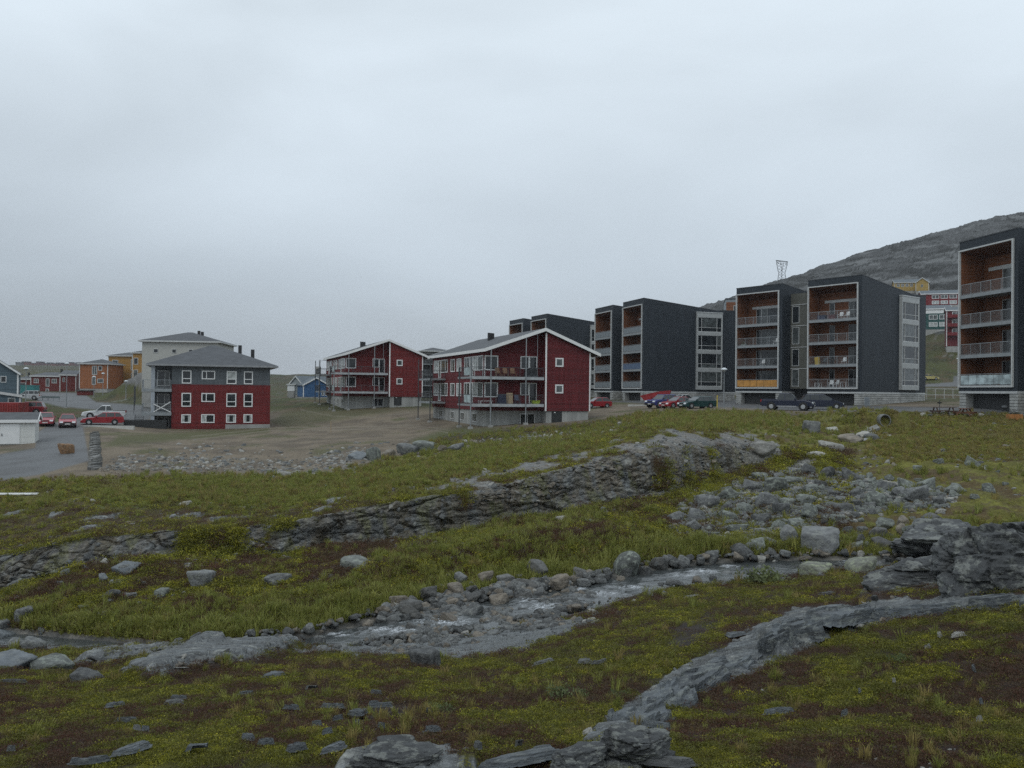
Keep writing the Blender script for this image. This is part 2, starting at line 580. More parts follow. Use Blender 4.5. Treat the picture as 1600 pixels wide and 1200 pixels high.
for (x0_, y0_), (x1_, y1_) in zip(LOW[:-1], LOW[1:]):
    ex_, ey_ = x1_ - x0_, y1_ - y0_
    t_ = np.clip(((PX[sl_] - x0_) * ex_ + (PY[sl_] - y0_) * ey_) / (ex_ * ex_ + ey_ * ey_), 0, 1)
    dlow[sl_] = np.minimum(dlow[sl_], np.hypot(PX[sl_] - x0_ - t_ * ex_, PY[sl_] - y0_ - t_ * ey_))
hl_ = .035 + .03 * fbm(GX / .9, GY / .9, None, 3)
GZ = GZ + m_ledge * hl_ * (1 - .82 * np.clip(dlow / 52, 0, 1) ** .9)
ROCK = np.maximum(ROCK, m_ledge)
m_ledge2 = outcrop([(1180, 990), (1250, 965), (1330, 962), (1330, 985), (1270, 1005), (1215, 1030)], 0.12, 7, 6)
m_crag = .35 * outcrop([(1345, 935), (1385, 905), (1420, 878), (1480, 868), (1560, 862), (1760, 858), (1760, 905), (1600, 905), (1545, 915), (1440, 925)], 0.22, 14, 10, wscale=40)
m_crag2 = outcrop([(1430, 905), (1480, 880), (1620, 870), (1760, 872), (1760, 900), (1560, 898), (1480, 910)], 0.12, 12, 8)
m_rib = outcrop([(185, 1064), (240, 1042), (320, 1018), (440, 1006), (470, 1012), (440, 1028), (380, 1044), (330, 1046), (250, 1068)], 0.26, 6, 6)
m_rib2 = outcrop([(110, 1045), (150, 1028), (230, 1020), (345, 1012), (350, 1020), (270, 1030), (190, 1040)], 0.22, 5, 6)
m_pave = outcrop([(425, 1022), (540, 1014), (640, 1008), (740, 996), (860, 976), (930, 974), (880, 996), (810, 1020), (720, 1034), (640, 1030), (540, 1026)], 0.10, 6, 16)
m_pale = inpoly([(1150, 722), (1180, 695), (1215, 692), (1225, 712), (1190, 730)], 5, warp=5)
m_bed = inpoly([(1226, 738), (1240, 718), (1272, 712), (1280, 722), (1258, 738)], 5, warp=8)
m_foot = inpoly([(870, 1200), (900, 1180), (960, 1168), (1010, 1175), (1000, 1215), (860, 1230)], 6, warp=5)
m_foot2 = inpoly([(520, 1215), (540, 1190), (600, 1168), (700, 1180), (745, 1188), (745, 1230), (520, 1230)], 6, warp=8)
GZ += 0.07 * m_foot + 0.06 * m_foot2
ROCK = np.maximum.reduce([ROCK, m_pale, m_bed * .9, m_foot, m_foot2])

# --- the rock step (rows 8 to 9): broken face, grassed over here and there
n1 = fbm(GX / 3.1, GY / 3.1, GZ / 2.0, 4)
face = sstep(7.95, 8.15, KG) * (1 - sstep(8.85, 9.12, KG)) * (1 - sstep(1120, 1190, PX))
grassy = sstep(-0.02, 0.2, fbm(GX / 3.2 + 40, GY / 4.0, None, 4, .6) - .25 * (1 - sstep(90, 150, PX)) - .05)
m_step = face * (1 - 0.95 * grassy)
m_top = sstep(8.8, 9.0, KG) * (1 - sstep(9.15, 9.9, KG)) * (1 - sstep(1150, 1200, PX)) * sstep(0.0, 0.3, n1 + (PX - 900) / 900)
# the bare back of the ridge towards the parking place
m_back = inpoly([(640, 770), (760, 735), (900, 705), (1040, 672), (1150, 675), (1215, 690), (1150, 735), (1010, 750), (860, 785), (700, 800)], 8, warp=26, wscale=34)
m_back = m_back * sstep(-0.18, 0.2, fbm(GX / 1.6, GY / 2.4, None, 4) + 0.05)
m_patch = sstep(0.16, 0.34, fbm(GX / 1.5 + 9, GY / 2.6, None, 4)) * sstep(9.1, 9.4, KG) * (1 - sstep(10.1, 10.5, KG)) * (1 - sstep(800, 900, PX))
ROCK = np.maximum.reduce([ROCK, m_step, m_top * .8, m_back * .85, m_patch * .8])

# --- the hillside behind the dark blocks
hillw = sstep(14.6, 15.4, KG) * (1 - sstep(16.3, 17.0, KG)) * sstep(700, 1000, PX)
hr = fbm(GX / 48 + GY / 140, GY / 75 - GX / 160, None, 6, .58, ridge=True)
m_hill = hillw * sstep(-0.15, 0.25, hr + 0.35 * fbm(GX / 25 + 5, GY / 60, GZ / 9, 3) + 0.45 * sstep(15.2, 15.7, KG) - 0.2)
ROCK = np.maximum(ROCK, m_hill)
hillL = sstep(15.3, 15.8, KG) * (1 - sstep(16.3, 17.0, KG)) * (1 - sstep(700, 1000, PX))

# --- relief
made = inpoly([(-400, 755), (0, 752), (150, 748), (300, 740), (420, 746), (560, 731), (640, 708), (690, 682), (900, 660), (925, 640), (1010, 628), (1120, 640), (1200, 646),
               (1350, 646), (1420, 640), (1700, 652), (1700, 560), (1000, 560), (-400, 560)], 5) * (KG > 10.2) * (KG < 15)
made = np.maximum(made, sstep(11.6, 12.0, KG) * (1 - sstep(14.3, 15, KG)))
slope_made = inpoly([(150, 742), (170, 712), (300, 690), (420, 700), (560, 690), (690, 690), (720, 705), (620, 722), (560, 740), (430, 750), (300, 740)], 6) * (KG > 10.3)
heath = 1 - np.maximum(made, 0)
streamw = sstep(4.95, 5.1, KG) * (1 - sstep(5.9, 6.05, KG))
bank = sstep(6.0, 6.2, KG) * (1 - sstep(8.2, 9.0, KG))
R0 = np.clip(GY, 2, 60)
lump = fbm(GX / 1.7, GY / 1.7, None, 3)
tus = fbm(GX / 0.42, GY / 0.42, None, 3)
big = fbm(GX / 4.5 + 3, GY / 4.5, None, 2)
far_small = 1 - sstep(25, 60, GY)
GZ += heath * (1 - ROCK) * (0.045 * lump + 0.03 * tus * far_small + bank * (0.26 * lump + 0.42 * big + 0.12 * tus)) * (1 - streamw)
GZ += heath * (1 - ROCK) * sstep(9.2, 9.6, KG) * (1 - sstep(10.6, 11.2, KG)) * (0.14 * lump + 0.14 * big)
GZ += slope_made * 0.35 * fbm(GX / 2.2, GY / 3.0, None, 4)
GZ += made * (1 - sstep(60, 120, GY)) * 0.03 * fbm(GX / 1.1, GY / 1.1, None, 2)
GZ -= streamw * 0.30 * sstep(0, .3, KG - 5) * sstep(0, .3, 6 - KG)
st = fbm(GX * 0.55 + GZ * 0.8, GY * 1.4 - GX * .35, GZ * 4.0, 5, .55, ridge=True)
st2 = fbm(GX * 2.6 + 11, GY * 3.4, GZ * 7.0, 4, .55)
nearrock = ROCK * (1 - sstep(60, 110, GY))
amp = np.where(GY < 14, 0.055, np.where(GY < 23, 0.09, 0.16))
BL = np.zeros_like(GZ); CRK = np.zeros_like(GZ)
sel_ = nearrock > .02
xs_, ys_, zs_ = GX[sel_], GY[sel_], GZ[sel_]
al_, ac_ = xs_ * .78 + ys_ * .62, -xs_ * .62 + ys_ * .78
wq_ = .18 * st2[sel_]
kn_ = np.where(ys_ < 24, .5, .36)
kz_ = np.where(ys_ < 24, 1.0, .5)
f1_, f2_, id_ = worley(al_ * .75 * kn_ + wq_, ac_ * 2.1 * kz_ + wq_, zs_ * 2.2 * kz_)
g1_, g2_, jd_ = worley(al_ * 2.6 * kn_ + wq_, ac_ * 5.2 * kz_, zs_ * 5.0 * kz_, 3)
grain = np.zeros_like(GZ); grain[sel_] = fbm(al_ * .7, ac_ * 6.5, zs_ * 3, 5, .6)
flat_ = 1 - .7 * np.maximum.reduce([m_pave, m_rib * .8, m_ledge * .6, m_back * 1.15])
BL[sel_] = (id_ - .5) + .38 * (jd_ - .5)
CRK[sel_] = np.maximum(1 - sstep(0, .10, f2_ - f1_), .6 * (1 - sstep(0, .12, g2_ - g1_)))
GZ += nearrock * flat_ * (amp * .25 * st + amp * .22 * st2 + amp * .55 * grain + amp * np.where(GY < 24, .75, 1.1) * BL - amp * .55 * CRK)
# cracks along the grain of the ledges
crk = np.abs(perlin(GX * .9 + GY * 1.3, GX * -.35 + GY * .5, GZ * 1.0))
GZ -= nearrock * (GY < 24) * 0.05 * (1 - sstep(0.0, 0.06, crk))
# push the rock face in and out
GY2 = GY - m_step * (0.30 * fbm(GX / 2.2, GZ * .9, GY * .0 + 3.3, 3) + 0.12 * st2 + .26 * BL - .10 * CRK)
GZ += hillw * (4.2 * hr * (.3 + .7 * m_hill) + 1.5 * fbm(GX / 12, GY / 16, None, 4) + 2.2 * fbm(GX / 11 + GY / 60, GY / 22, None, 5, .6, ridge=True) * m_hill)
GZ += hillL * 5 * fbm(GX / 90, GY / 160, None, 4, .6)
# the knoll below the yellow terrace
P_kn = at(205, 632, 165)
kn = np.exp(-(((GX - P_kn.x - 1) / 9.0) ** 2 + ((GY - P_kn.y - 14) / 12.0) ** 2) ** 1.6)
kn_rock = kn * sstep(0.35, 0.6, kn + .25 * fbm(GX / 3, GY / 5, None, 3))
GZ += kn * (5.0 + 1.0 * fbm(GX / 3.5, GY / 5, GZ / 3, 4, ridge=True))
ROCK = np.maximum(ROCK, kn_rock)
# bank over the culvert pipe and the gully before it
P_c = at(1381, 657, 61)
dxp = np.abs(GX - P_c.x - (GY - 61) * .0)
bk_ = sstep(60.7, 61.3, GY) * (1 - sstep(67, 71, GY)) * (1 - sstep(1.2, 3.0, dxp))
GZ = np.where(bk_ > 0, np.maximum(GZ, GZ + (P_c.z + .62 - GZ) * bk_), GZ)
gl_ = sstep(54, 57, GY) * (1 - sstep(60.6, 61.1, GY)) * (1 - sstep(.5, 1.6, dxp))
GZ = np.where(gl_ > 0, np.minimum(GZ, GZ + (P_c.z - .55 - GZ) * gl_), GZ)
GXs = GX

def row_of(X, Y):
    t = X / (Y + float(NEAR(Y)))
    c = int(np.clip(np.searchsorted(tt, t), 1, NC - 1))
    if abs(tt[c - 1] - t) < abs(tt[c] - t): c -= 1
    return c
def ground(X, Y):
    c = row_of(X, Y)
    return float(np.interp(Y, GY[:, c], GZ[:, c]))
def ground_px(px, py, ymin=0.5):
    """the nearest ground seen at a photo pixel"""
    c = int(np.argmin(np.abs(pxs - px)))
    a, b = project(GX[:, c], GY[:, c], GZ[:, c])
    ok = np.where((b[:-1] >= py) & (b[1:] < py) & (GY[:-1, c] > ymin))[0]
    if len(ok) == 0:
        i = int(np.argmin(np.abs(b - py) + 1e6 * (GY[:, c] < ymin)))
        f = 0
    else:
        i = int(ok[0]); f = (b[i] - py) / (b[i] - b[i + 1] + 1e-9)
    j = min(i + 1, NR - 1)
    q = lambda A: float(A[i, c] + f * (A[j, c] - A[i, c]))
    return Vector((q(GX), q(GY), q(GZ)))

# --- what grows or lies where (albedo)
PX, PY = project(GX, GY, GZ)
C = lambda r, g, b: np.array([r, g, b], np.float32)
def lay(base, col, m):
    m = np.clip(m, 0, 1)[..., None]
    return base * (1 - m) + np.asarray(col, np.float32) * m
p1 = fbm(GX / 1.1 + 3, GY / 1.3, None, 5, .6)
p2 = fbm(GX / 0.5 - 8, GY / 0.6, None, 4, .65)
p3 = fbm(GX / 3.5, GY / 4.5 + 9, None, 4, .6)
pA = fbm(GX / .45 + 5, GY / .6, None, 4, .6)
cover = np.empty(GY.shape + (3,), np.float32); cover[:] = C(.040, .034, .018)
M_RED = sstep(-0.05, 0.09, .7 * p1 + .6 * pA + .6 * p3 + .03)
M_YEL = sstep(0.03, 0.18, -p1 * .7 - .5 * pA + .3 * p2) * (1 - M_RED)
M_SOIL = np.maximum(sstep(0.24, 0.36, p3 * .8 + .3 * p1), inpoly([(1035, 1010), (1060, 975), (1115, 958), (1125, 985), (1085, 1012), (1050, 1022)], 6, warp=10))
cover = lay(cover, C(.075, .072, .016), M_YEL * .8)
cover = lay(cover, C(.036, .023, .018), M_RED * .9)
cover = lay(cover, C(.040, .034, .030), M_SOIL * (KG < 5) * .85)
M_GRASS = np.clip(sstep(5.9, 6.2, KG) * (1 - sstep(11.0, 11.4, KG)), 0, 1) * (1 - 0.0)
gcol = lay(np.broadcast_to(C(.105, .100, .024), cover.shape), C(.150, .148, .030), sstep(-.1, .25, p1))
gcol = lay(gcol, C(.080, .054, .030), sstep(-.02, .2, p3 + .5 * p2) * .85)
gcol = lay(gcol, C(.13, .12, .05), sstep(.2, .34, p2 - .3 * p3) * .6)
shelf = sstep(9.0, 9.3, KG) * (1 - sstep(9.9, 10.4, KG)) * (1 - sstep(500, 640, PX))
gcol = lay(gcol, C(.062, .046, .029), shelf * sstep(-.25, .15, p1 + .2))
rightslope = sstep(1330, 1420, PX) * sstep(8.2, 8.8, KG)
gcol = lay(gcol, C(.098, .078, .028), rightslope * sstep(-.2, .15, p1 + .05))
cover = lay(cover, gcol, M_GRASS)
lush = inpoly([(150, 770), (400, 740), (560, 745), (760, 700), (930, 678), (940, 690), (760, 735), (600, 770), (420, 800), (150, 790)], 8, warp=18)
lush = np.maximum(lush, inpoly([(560, 880), (700, 840), (800, 815), (960, 790), (1010, 800), (900, 825), (760, 850), (640, 885)], 6, warp=14))
lush = np.maximum(lush, inpoly([(1020, 668), (1040, 650), (1120, 645), (1230, 650), (1250, 662), (1100, 672)], 5, warp=8))
cover = lay(cover, C(.098, .122, .034), lush * sstep(-.3, .1, p2 + .15))
M_GRAVEL = made * (1 - sstep(140, 165, GY))
ggrass = np.maximum.reduce([sstep(.10, .30, fbm(GX / 6, GY / 9, None, 4, .6)) * .7,
    inpoly([(640, 690), (690, 672), (720, 668), (860, 672), (940, 660), (1010, 655), (900, 690), (700, 700)], 6, warp=8) * .95,
    inpoly([(420, 660), (470, 630), (560, 636), (620, 642), (560, 652), (450, 668)], 5, warp=8) * .6,
    inpoly([(160, 700), (185, 680), (265, 676), (420, 668), (420, 676), (250, 690)], 4, warp=6) * .8])
gr = lay(np.broadcast_to(C(.178, .146, .106), cover.shape), C(.120, .098, .073), sstep(-.2, .25, p3))
gr = lay(gr, C(.080, .085, .035), ggrass)
cover = lay(cover, gr, M_GRAVEL)
farg = sstep(12.6, 13.2, KG) * (1 - sstep(15.2, 16, KG))
fg = lay(np.broadcast_to(C(.060, .066, .022), cover.shape), C(.078, .058, .030), sstep(-.1, .2, fbm(GX / 9, GY / 16, None, 5, .65)))
fg = lay(fg, C(.040, .042, .018), sstep(.02, .2, fbm(GX / 3 + 7, GY / 9, None, 5, .7)))
fg = lay(fg, C(.15, .145, .125), sstep(.24, .32, fbm(GX / 6 + 17, GY / 14, None, 5, .7)) * .8)
cover = lay(cover, fg, farg * (1 - ROCK))
hillg = lay(np.broadcast_to(C(.048, .054, .022), cover.shape), C(.066, .054, .030), sstep(-.1, .2, fbm(GX / 18, GY / 30, None, 5, .65)))
hillg = lay(hillg, C(.030, .032, .018), sstep(.04, .2, fbm(GX / 5 + 7, GY / 16, None, 5, .7)))
cover = lay(cover, hillg, np.maximum(hillw, hillL) * (1 - ROCK))
for k_, tr in enumerate(([(300, 682), (430, 668), (520, 668), (640, 664), (700, 672)], [(300, 687), (430, 672), (520, 672), (640, 667), (700, 676)], [(200, 690), (330, 700), (460, 690), (600, 680)], [(470, 640), (520, 650), (580, 652), (640, 645)])):
    for q0, q1 in zip(tr[:-1], tr[1:]):
        mt_ = inpoly([(q0[0], q0[1] - .7), (q1[0], q1[1] - .7), (q1[0], q1[1] + .7), (q0[0], q0[1] + .7)], .8, warp=3) * (KG > 10.4)
        cover = lay(cover, C(.21, .185, .145) if k_ != 2 else C(.07, .062, .05), mt_ * .5 * M_GRAVEL)
# asphalt
roads = np.maximum.reduce([
    inpoly([(58, 676), (112, 640), (40, 622), (55, 612), (130, 614), (150, 628), (235, 634), (235, 655), (200, 662), (130, 668), (140, 720), (60, 742), (-60, 760), (-60, 720), (55, 700)], 2.0),
    inpoly([(915, 640), (960, 628), (1120, 636), (1260, 642), (1700, 648), (1700, 636), (1440, 636), (1300, 632), (1120, 622), (900, 628)], 1.5),
    inpoly([(1440, 601), (1490, 597), (1490, 588), (1510, 588), (1540, 604), (1440, 604)], .8),
    inpoly([(1440, 645), (1520, 641), (1700, 642), (1700, 650), (1440, 650)], 1.0)]) * (KG > 10.5) * (KG < 15)
island = inpoly([(55, 662), (60, 640), (110, 637), (150, 641), (132, 650), (85, 660)], 2, warp=3) * (KG > 10.5)
roads = roads * (1 - island)
cover = lay(cover, lay(np.broadcast_to(C(.105, .108, .110), cover.shape), C(.080, .080, .080), sstep(-.1, .3, p3)), roads)
cover = lay(cover, fg, island)
# rock
rk = lay(np.broadcast_to(C(.095, .102, .104), cover.shape), C(.050, .052, .052), sstep(-.1, .3, st2))
rk = rk * np.clip(1 + .8 * BL + np.where(m_ledge > .1, 1.9, .9) * grain, .3, 2.1)[..., None] * (1 - .35 * CRK)[..., None]
rk = lay(rk, C(.23, .235, .21), sstep(.12, .3, fbm(GX * 3.1, GY * 3.1, GZ * 3.1, 4, .65)) * .75)
rk = lay(rk, C(.105, .088, .066), (m_step * .65 + m_back * .85) * sstep(-.2, .2, p2 + .1))
rk = lay(rk, C(.19, .18, .155), np.maximum(m_pale, m_bed) * .55)
rk = lay(rk, lay(lay(np.broadcast_to(C(.062, .064, .065), cover.shape), C(.017, .018, .017), sstep(-.04, .07, fbm(GX / 13 + GZ / 9, GY / 40, GZ / 7 - GX / 30, 6, .72))), C(.135, .14, .14), sstep(.10, .20, fbm(GX / 17 + 7 + GZ / 12, GY / 45, GZ / 6 - GX / 40, 6, .7)) * .8), m_hill)
rk = lay(rk, C(.070, .058, .050), kn_rock * .8)
rk = lay(rk, C(.046, .052, .055), m_pave * sstep(-.2, .2, st2 + .15) * .8)
rk = lay(rk, C(.060, .048, .026), m_step * sstep(.02, .2, p1 + .5 * p2) * .8)
rk = lay(rk, C(.085, .088, .030), m_step * sstep(.10, .26, -p1 + .5 * p2) * .7)
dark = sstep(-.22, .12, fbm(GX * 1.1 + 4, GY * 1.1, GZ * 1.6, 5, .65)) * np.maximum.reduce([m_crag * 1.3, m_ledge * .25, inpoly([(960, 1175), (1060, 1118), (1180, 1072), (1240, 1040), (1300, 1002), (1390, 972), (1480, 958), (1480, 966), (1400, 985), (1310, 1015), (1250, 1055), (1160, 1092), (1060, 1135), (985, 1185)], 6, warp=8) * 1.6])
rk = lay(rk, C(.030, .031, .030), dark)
smoothrock = np.maximum.reduce([m_rib, m_pave, m_ledge])
rk = lay(rk, C(.054, .062, .067), smoothrock * sstep(-.15, .2, -st2 + .05) * (1 - dark) * .6)
moss = sstep(.10, .26, p2 + .35 * p1) * (KG < 5.0) * .75
moss = moss * (1 - m_rib * .7) * (1 - m_pave * .35) * (1 - m_ledge * .45)
ROCKV = np.clip(ROCK * (1 - moss), 0, 1)
ROCKC = sstep(0.32, 0.55, ROCKV + 0.22 * p2)
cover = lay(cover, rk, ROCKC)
bedc = lay(np.broadcast_to(C(.085, .083, .075), cover.shape), C(.16, .15, .13), sstep(0, .3, st2))
bedm = np.maximum(streamw, sstep(4.6, 4.95, KG) * (1 - sstep(5.9, 6.15, KG)) * .0)
cover = lay(cover, bedc, bedm)
rubble_px = inpoly([(420, 748), (440, 725), (560, 700), (560, 735), (520, 745)], 5, warp=10) + inpoly([(160, 735), (190, 715), (300, 712), (420, 720), (540, 728), (430, 742), (300, 736)], 5, warp=8)
cover = lay(cover, C(.15, .145, .13), np.clip(rubble_px, 0, 1) * sstep(-.05, .2, p2) * .7)
cover = np.clip(cover, .008, .6)

# --- the ground as meshes that share their borders, one per kind of surface
b = NB('ground')
att = b.n('ShaderNodeAttribute', attribute_name='cover')
rka = b.n('ShaderNodeAttribute', attribute_name='rocky')
wet = b.n('ShaderNodeAttribute', attribute_name='wet')
obj_v = b.tc.outputs['Object']
f1 = b.noise(9, 5, .65, obj_v)
f2 = b.noise(55, 3, .6, obj_v)
f3 = b.noise(3.2, 6, .7, obj_v, stretch=(1, 1.6, 3), dist=.6)
rk3 = b.mix(rka.outputs['Fac'], (1, 1, 1), b.rng(f3, .28, .72, .42, 1.62))
fac = b.math('MULTIPLY', b.rng(f1, .25, .75, .62, 1.38), b.rng(f2, .25, .75, .7, 1.3))
fac = b.math('MULTIPLY', fac, rk3)
colr = b.scale_col(att.outputs['Color'], fac)
lich = b.noise(16, 4, .7, obj_v)
lich2 = b.noise(70, 4, .75, obj_v)
lf = b.math('MULTIPLY', b.math('MAXIMUM', b.rng(lich, .58, .66, 0, .65), b.rng(lich2, .57, .63, 0, .8)), rka.outputs['Fac'])
colr = b.mix(lf, colr, (.27, .285, .255))
dk = b.noise(5, 5, .7, obj_v, stretch=(1, 1, 2.5))
df = b.math('MULTIPLY', b.rng(dk, .54, .66, 0, .7), rka.outputs['Fac'])
colr = b.mix(df, colr, (.032, .033, .033))
rough = b.math('SUBTRACT', b.math('MULTIPLY_ADD', rka.outputs['Fac'], -.34, .92), b.math('MULTIPLY', wet.outputs['Fac'], .42))
b.set(colr, rough, 0, b.math('MULTIPLY_ADD', rka.outputs['Fac'], .3, .2))
hb = b.math('ADD', b.math('MULTIPLY', b.noise(22, 5, .65, obj_v), .7), b.math('MULTIPLY', f2, .35))
b.bump(hb, b.math('MULTIPLY_ADD', wet.outputs['Fac'], -.45, .75), .05)
GROUND = b.m

cls = np.zeros((NR, NC), np.int8)                  # 0 heath and grass
cls[made > .5] = 1
cls[roads > .5] = 2
cls[(ROCK > .45) & (GY < 60)] = 3
cls[streamw > .5] = 4
cls[(hillw > .5)] = 5
cls[(hillL > .5)] = 6
fc = cls[:-1, :-1]
idx = np.arange(NR * NC).reshape(NR, NC)
Q = np.stack([idx[:-1, :-1], idx[:-1, 1:], idx[1:, 1:], idx[1:, :-1]], -1)
VV = np.stack([GXs, GY2, GZ], -1).reshape(-1, 3)
CV = cover.reshape(-1, 3)
wetv = np.clip(roads * .8 + streamw + m_pave * .55 * (ROCK > .3), 0, 1).reshape(-1)
rockv = (ROCKC * (1 - sstep(100, 300, GY) * .7)).reshape(-1)
def grid_piece(name, sel, label, cat, verts=None, mat=None, smooth=True):
    q = Q[sel]
    u, inv = np.unique(q, return_inverse=True)
    q = inv.reshape(-1, 4)
    vv = (VV if verts is None else verts)[u]
    me = bpy.data.meshes.new(name)
    me.vertices.add(len(u)); me.loops.add(q.size); me.polygons.add(len(q))
    me.vertices.foreach_set('co', vv.astype(np.float32).ravel())
    me.loops.foreach_set('vertex_index', q.astype(np.int32).ravel())
    me.polygons.foreach_set('loop_start', np.arange(0, q.size, 4, dtype=np.int32))
    me.polygons.foreach_set('use_smooth', np.full(len(q), smooth, bool))
    a = me.attributes.new('cover', 'FLOAT_COLOR', 'POINT')
    a.data.foreach_set('color', np.concatenate([CV[u], np.ones((len(u), 1), np.float32)], 1).astype(np.float32).ravel())
    for nm, arr in (('rocky', rockv), ('wet', wetv)):
        a = me.attributes.new(nm, 'FLOAT', 'POINT')
        a.data.foreach_set('value', arr[u].astype(np.float32))
    me.materials.append(mat or GROUND)
    me.update(); me.validate()
    o = bpy.data.objects.new(name, me)
    link(o)
    return tag(o, label, cat, kind='structure')
grid_piece('heath', fc == 0, 'mossy heath and grass slope of olive green and reddish brown around the stream', 'heath')
grid_piece('gravel_yard', fc == 1, 'grey brown gravel and thin grass yard between the red houses', 'gravel')
grid_piece('road', fc == 2, 'wet grey asphalt road and parking between the houses', 'road')
grid_piece('rock_ledge', fc == 3, 'grey bedrock ledges and broken rock step showing through the heath', 'bedrock', smooth=False)
grid_piece('stream_bed', fc == 4, 'stony bed under the shallow stream', 'stream bed')
grid_piece('rocky_hill', fc == 5, 'bare grey rocky hillside rising behind the dark apartment blocks', 'hill')
grid_piece('far_hills', fc == 6, 'low dark hills on the skyline beyond the houses', 'hills')

# --- the stream: a thin sheet of running water
selr = np.where((kap >= 4.9) & (kap <= 6.1))[0]
k0, k1 = selr[0], selr[-1]
wl = pchip(TB, ((Zt[5] + Zt[6]) / 2)[:, None], tt)[:, 0]
wz = np.broadcast_to(wl, (k1 - k0 + 1, NC)) - 0.10
wx, wy = GXs[k0:k1 + 1], GY[k0:k1 + 1]
rp = fbm(wx * 2.6, wy * 5.0, None, 4, .55)
rap = inpoly([(430, 985), (560, 960), (600, 935), (700, 905), (800, 895), (1000, 905), (990, 950), (830, 985), (640, 1005), (460, 1015)], 14)[k0:k1 + 1]
rap = np.maximum(rap, inpoly([(985, 915), (1080, 890), (1110, 898), (1060, 920), (1000, 935)], 8)[k0:k1 + 1])
wz = wz + 0.018 * rp + rap * 0.05 * fbm(wx * 1.5 + 4, wy * 3, None, 3)
pxw, pyw = project(wx, wy, wz)
fo = np.zeros_like(wz)
for (x, y, rx, ry) in [(690, 972, 52, 6), (612, 985, 50, 6), (660, 952, 34, 5), (735, 985, 20, 5), (850, 948, 30, 7), (822, 936, 16, 7), (865, 955, 34, 5), (942, 928, 34, 5),
                       (905, 921, 16, 5), (795, 915, 16, 4), (520, 990, 40, 4), (985, 918, 22, 4), (1100, 893, 34, 4), (1070, 898, 24, 4), (1140, 885, 18, 3), (1290, 872, 24, 3), (1330, 877, 20, 3)]:
    fo = np.maximum(fo, np.exp(-((pxw - x) / rx) ** 2 - ((pyw - y) / ry) ** 2))
fo = np.clip(fo * .9 + rap * .12, 0, 1) * sstep(.02, .30, fbm(wx * 3.4 + wy * 1.2, wy * 9.0 - wx * 2.0, None, 5, .7) + .16 * fo)
wz = wz + fo * .03
b = NB('water')
fa = b.n('ShaderNodeAttribute', attribute_name='foam')
wn_ = b.noise(7, 4, .6, stretch=(.6, 1.4, 1))
foamf = b.math('MULTIPLY', fa.outputs['Fac'], b.rng(b.noise(30, 4, .7), .42, .62, .15, 1))
cw = b.mix(foamf, (.050, .056, .056), (.72, .76, .80))
b.set(cw, b.math('MULTIPLY_ADD', foamf, .6, .10), 0, .5)
b.bump(wn_, .35, .06)
WATER = b.m
nr = k1 - k0 + 1
wi = np.arange(nr * NC).reshape(nr, NC)
wq = np.stack([wi[:-1, :-1], wi[:-1, 1:], wi[1:, 1:], wi[1:, :-1]], -1).reshape(-1, 4)
me = bpy.data.meshes.new('water')
me.from_pydata(np.stack([wx, wy, wz], -1).reshape(-1, 3).tolist(), [], wq.tolist())
a = me.attributes.new('foam', 'FLOAT', 'POINT')
a.data.foreach_set('value', fo.astype(np.float32).ravel())
me.polygons.foreach_set('use_smooth', np.ones(len(wq), bool))
me.materials.append(WATER)
tag(link(bpy.data.objects.new('stream_water', me)), 'shallow grey stream with white riffles running between boulders', 'stream', kind='structure')
# ------------------------------------------------------------------ rocks lying about
def rock_mat(name, base, lichen, lam=.6, dark=.5, rough=.75):
    b = NB(name)
    oi = b.n('ShaderNodeObjectInfo')
    off = b.n('ShaderNodeVectorMath', operation='MULTIPLY_ADD')
    b.l(b.tc.outputs['Object'], off.inputs[0]); off.inputs[1].default_value = (1, 1, 1)
    cmb = b.n('ShaderNodeCombineXYZ')
    for i in range(3): b.l(b.math('MULTIPLY', oi.outputs['Random'], 17.0 + 9 * i), cmb.inputs[i])
    b.l(cmb.outputs[0], off.inputs[2])
    v = off.outputs[0]
    tone = b.rng(oi.outputs['Random'], 0, 1, .72, 1.3, False)
    f = b.math('MULTIPLY', tone, b.rng(b.noise(3.5, 5, .65, v), .25, .75, .65, 1.35))
    c = b.scale_col(base, f)
    c = b.mix(b.rng(b.noise(2.2, 4, .6, v, stretch=(1, 1, 2)), .52, .68, 0, dark), c, (.035, .036, .036))
    c = b.mix(b.rng(b.noise(5.0, 5, .72, v), .50, .60, 0, lam), c, lichen)
    b.set(c, rough, 0, .35)
    b.bump(b.noise(6, 6, .65, v), .6, .12)
    return b.m
RK_GREY = rock_mat('grey stone', (.125, .130, .130), (.25, .26, .235))
RK_LICHEN = rock_mat('lichened stone', (.125, .135, .125), (.24, .265, .225), .9, .35)
RK_YELLOW = rock_mat('yellow green lichened stone', (.135, .14, .115), (.255, .28, .19), 1.0, .4)
RK_BROWN = rock_mat('brown stone', (.160, .140, .112), (.26, .24, .21), .5, .5)
RK_DARK = rock_mat('dark stone', (.075, .078, .078), (.19, .195, .18), .45, .7)
RK_WET = rock_mat('wet stone', (.085, .085, .080), (.15, .145, .13), .4, .6, .4)
RK_ORANGE = rock_mat('rusty stone', (.21, .120, .060), (.30, .23, .16), .5, .5)
RK_PALE = rock_mat('pale stone', (.27, .265, .24), (.33, .325, .30), .6, .2)
RK_BLUE = rock_mat('blue grey slab stone', (.100, .113, .122), (.22, .23, .215), .40, .4, .55)

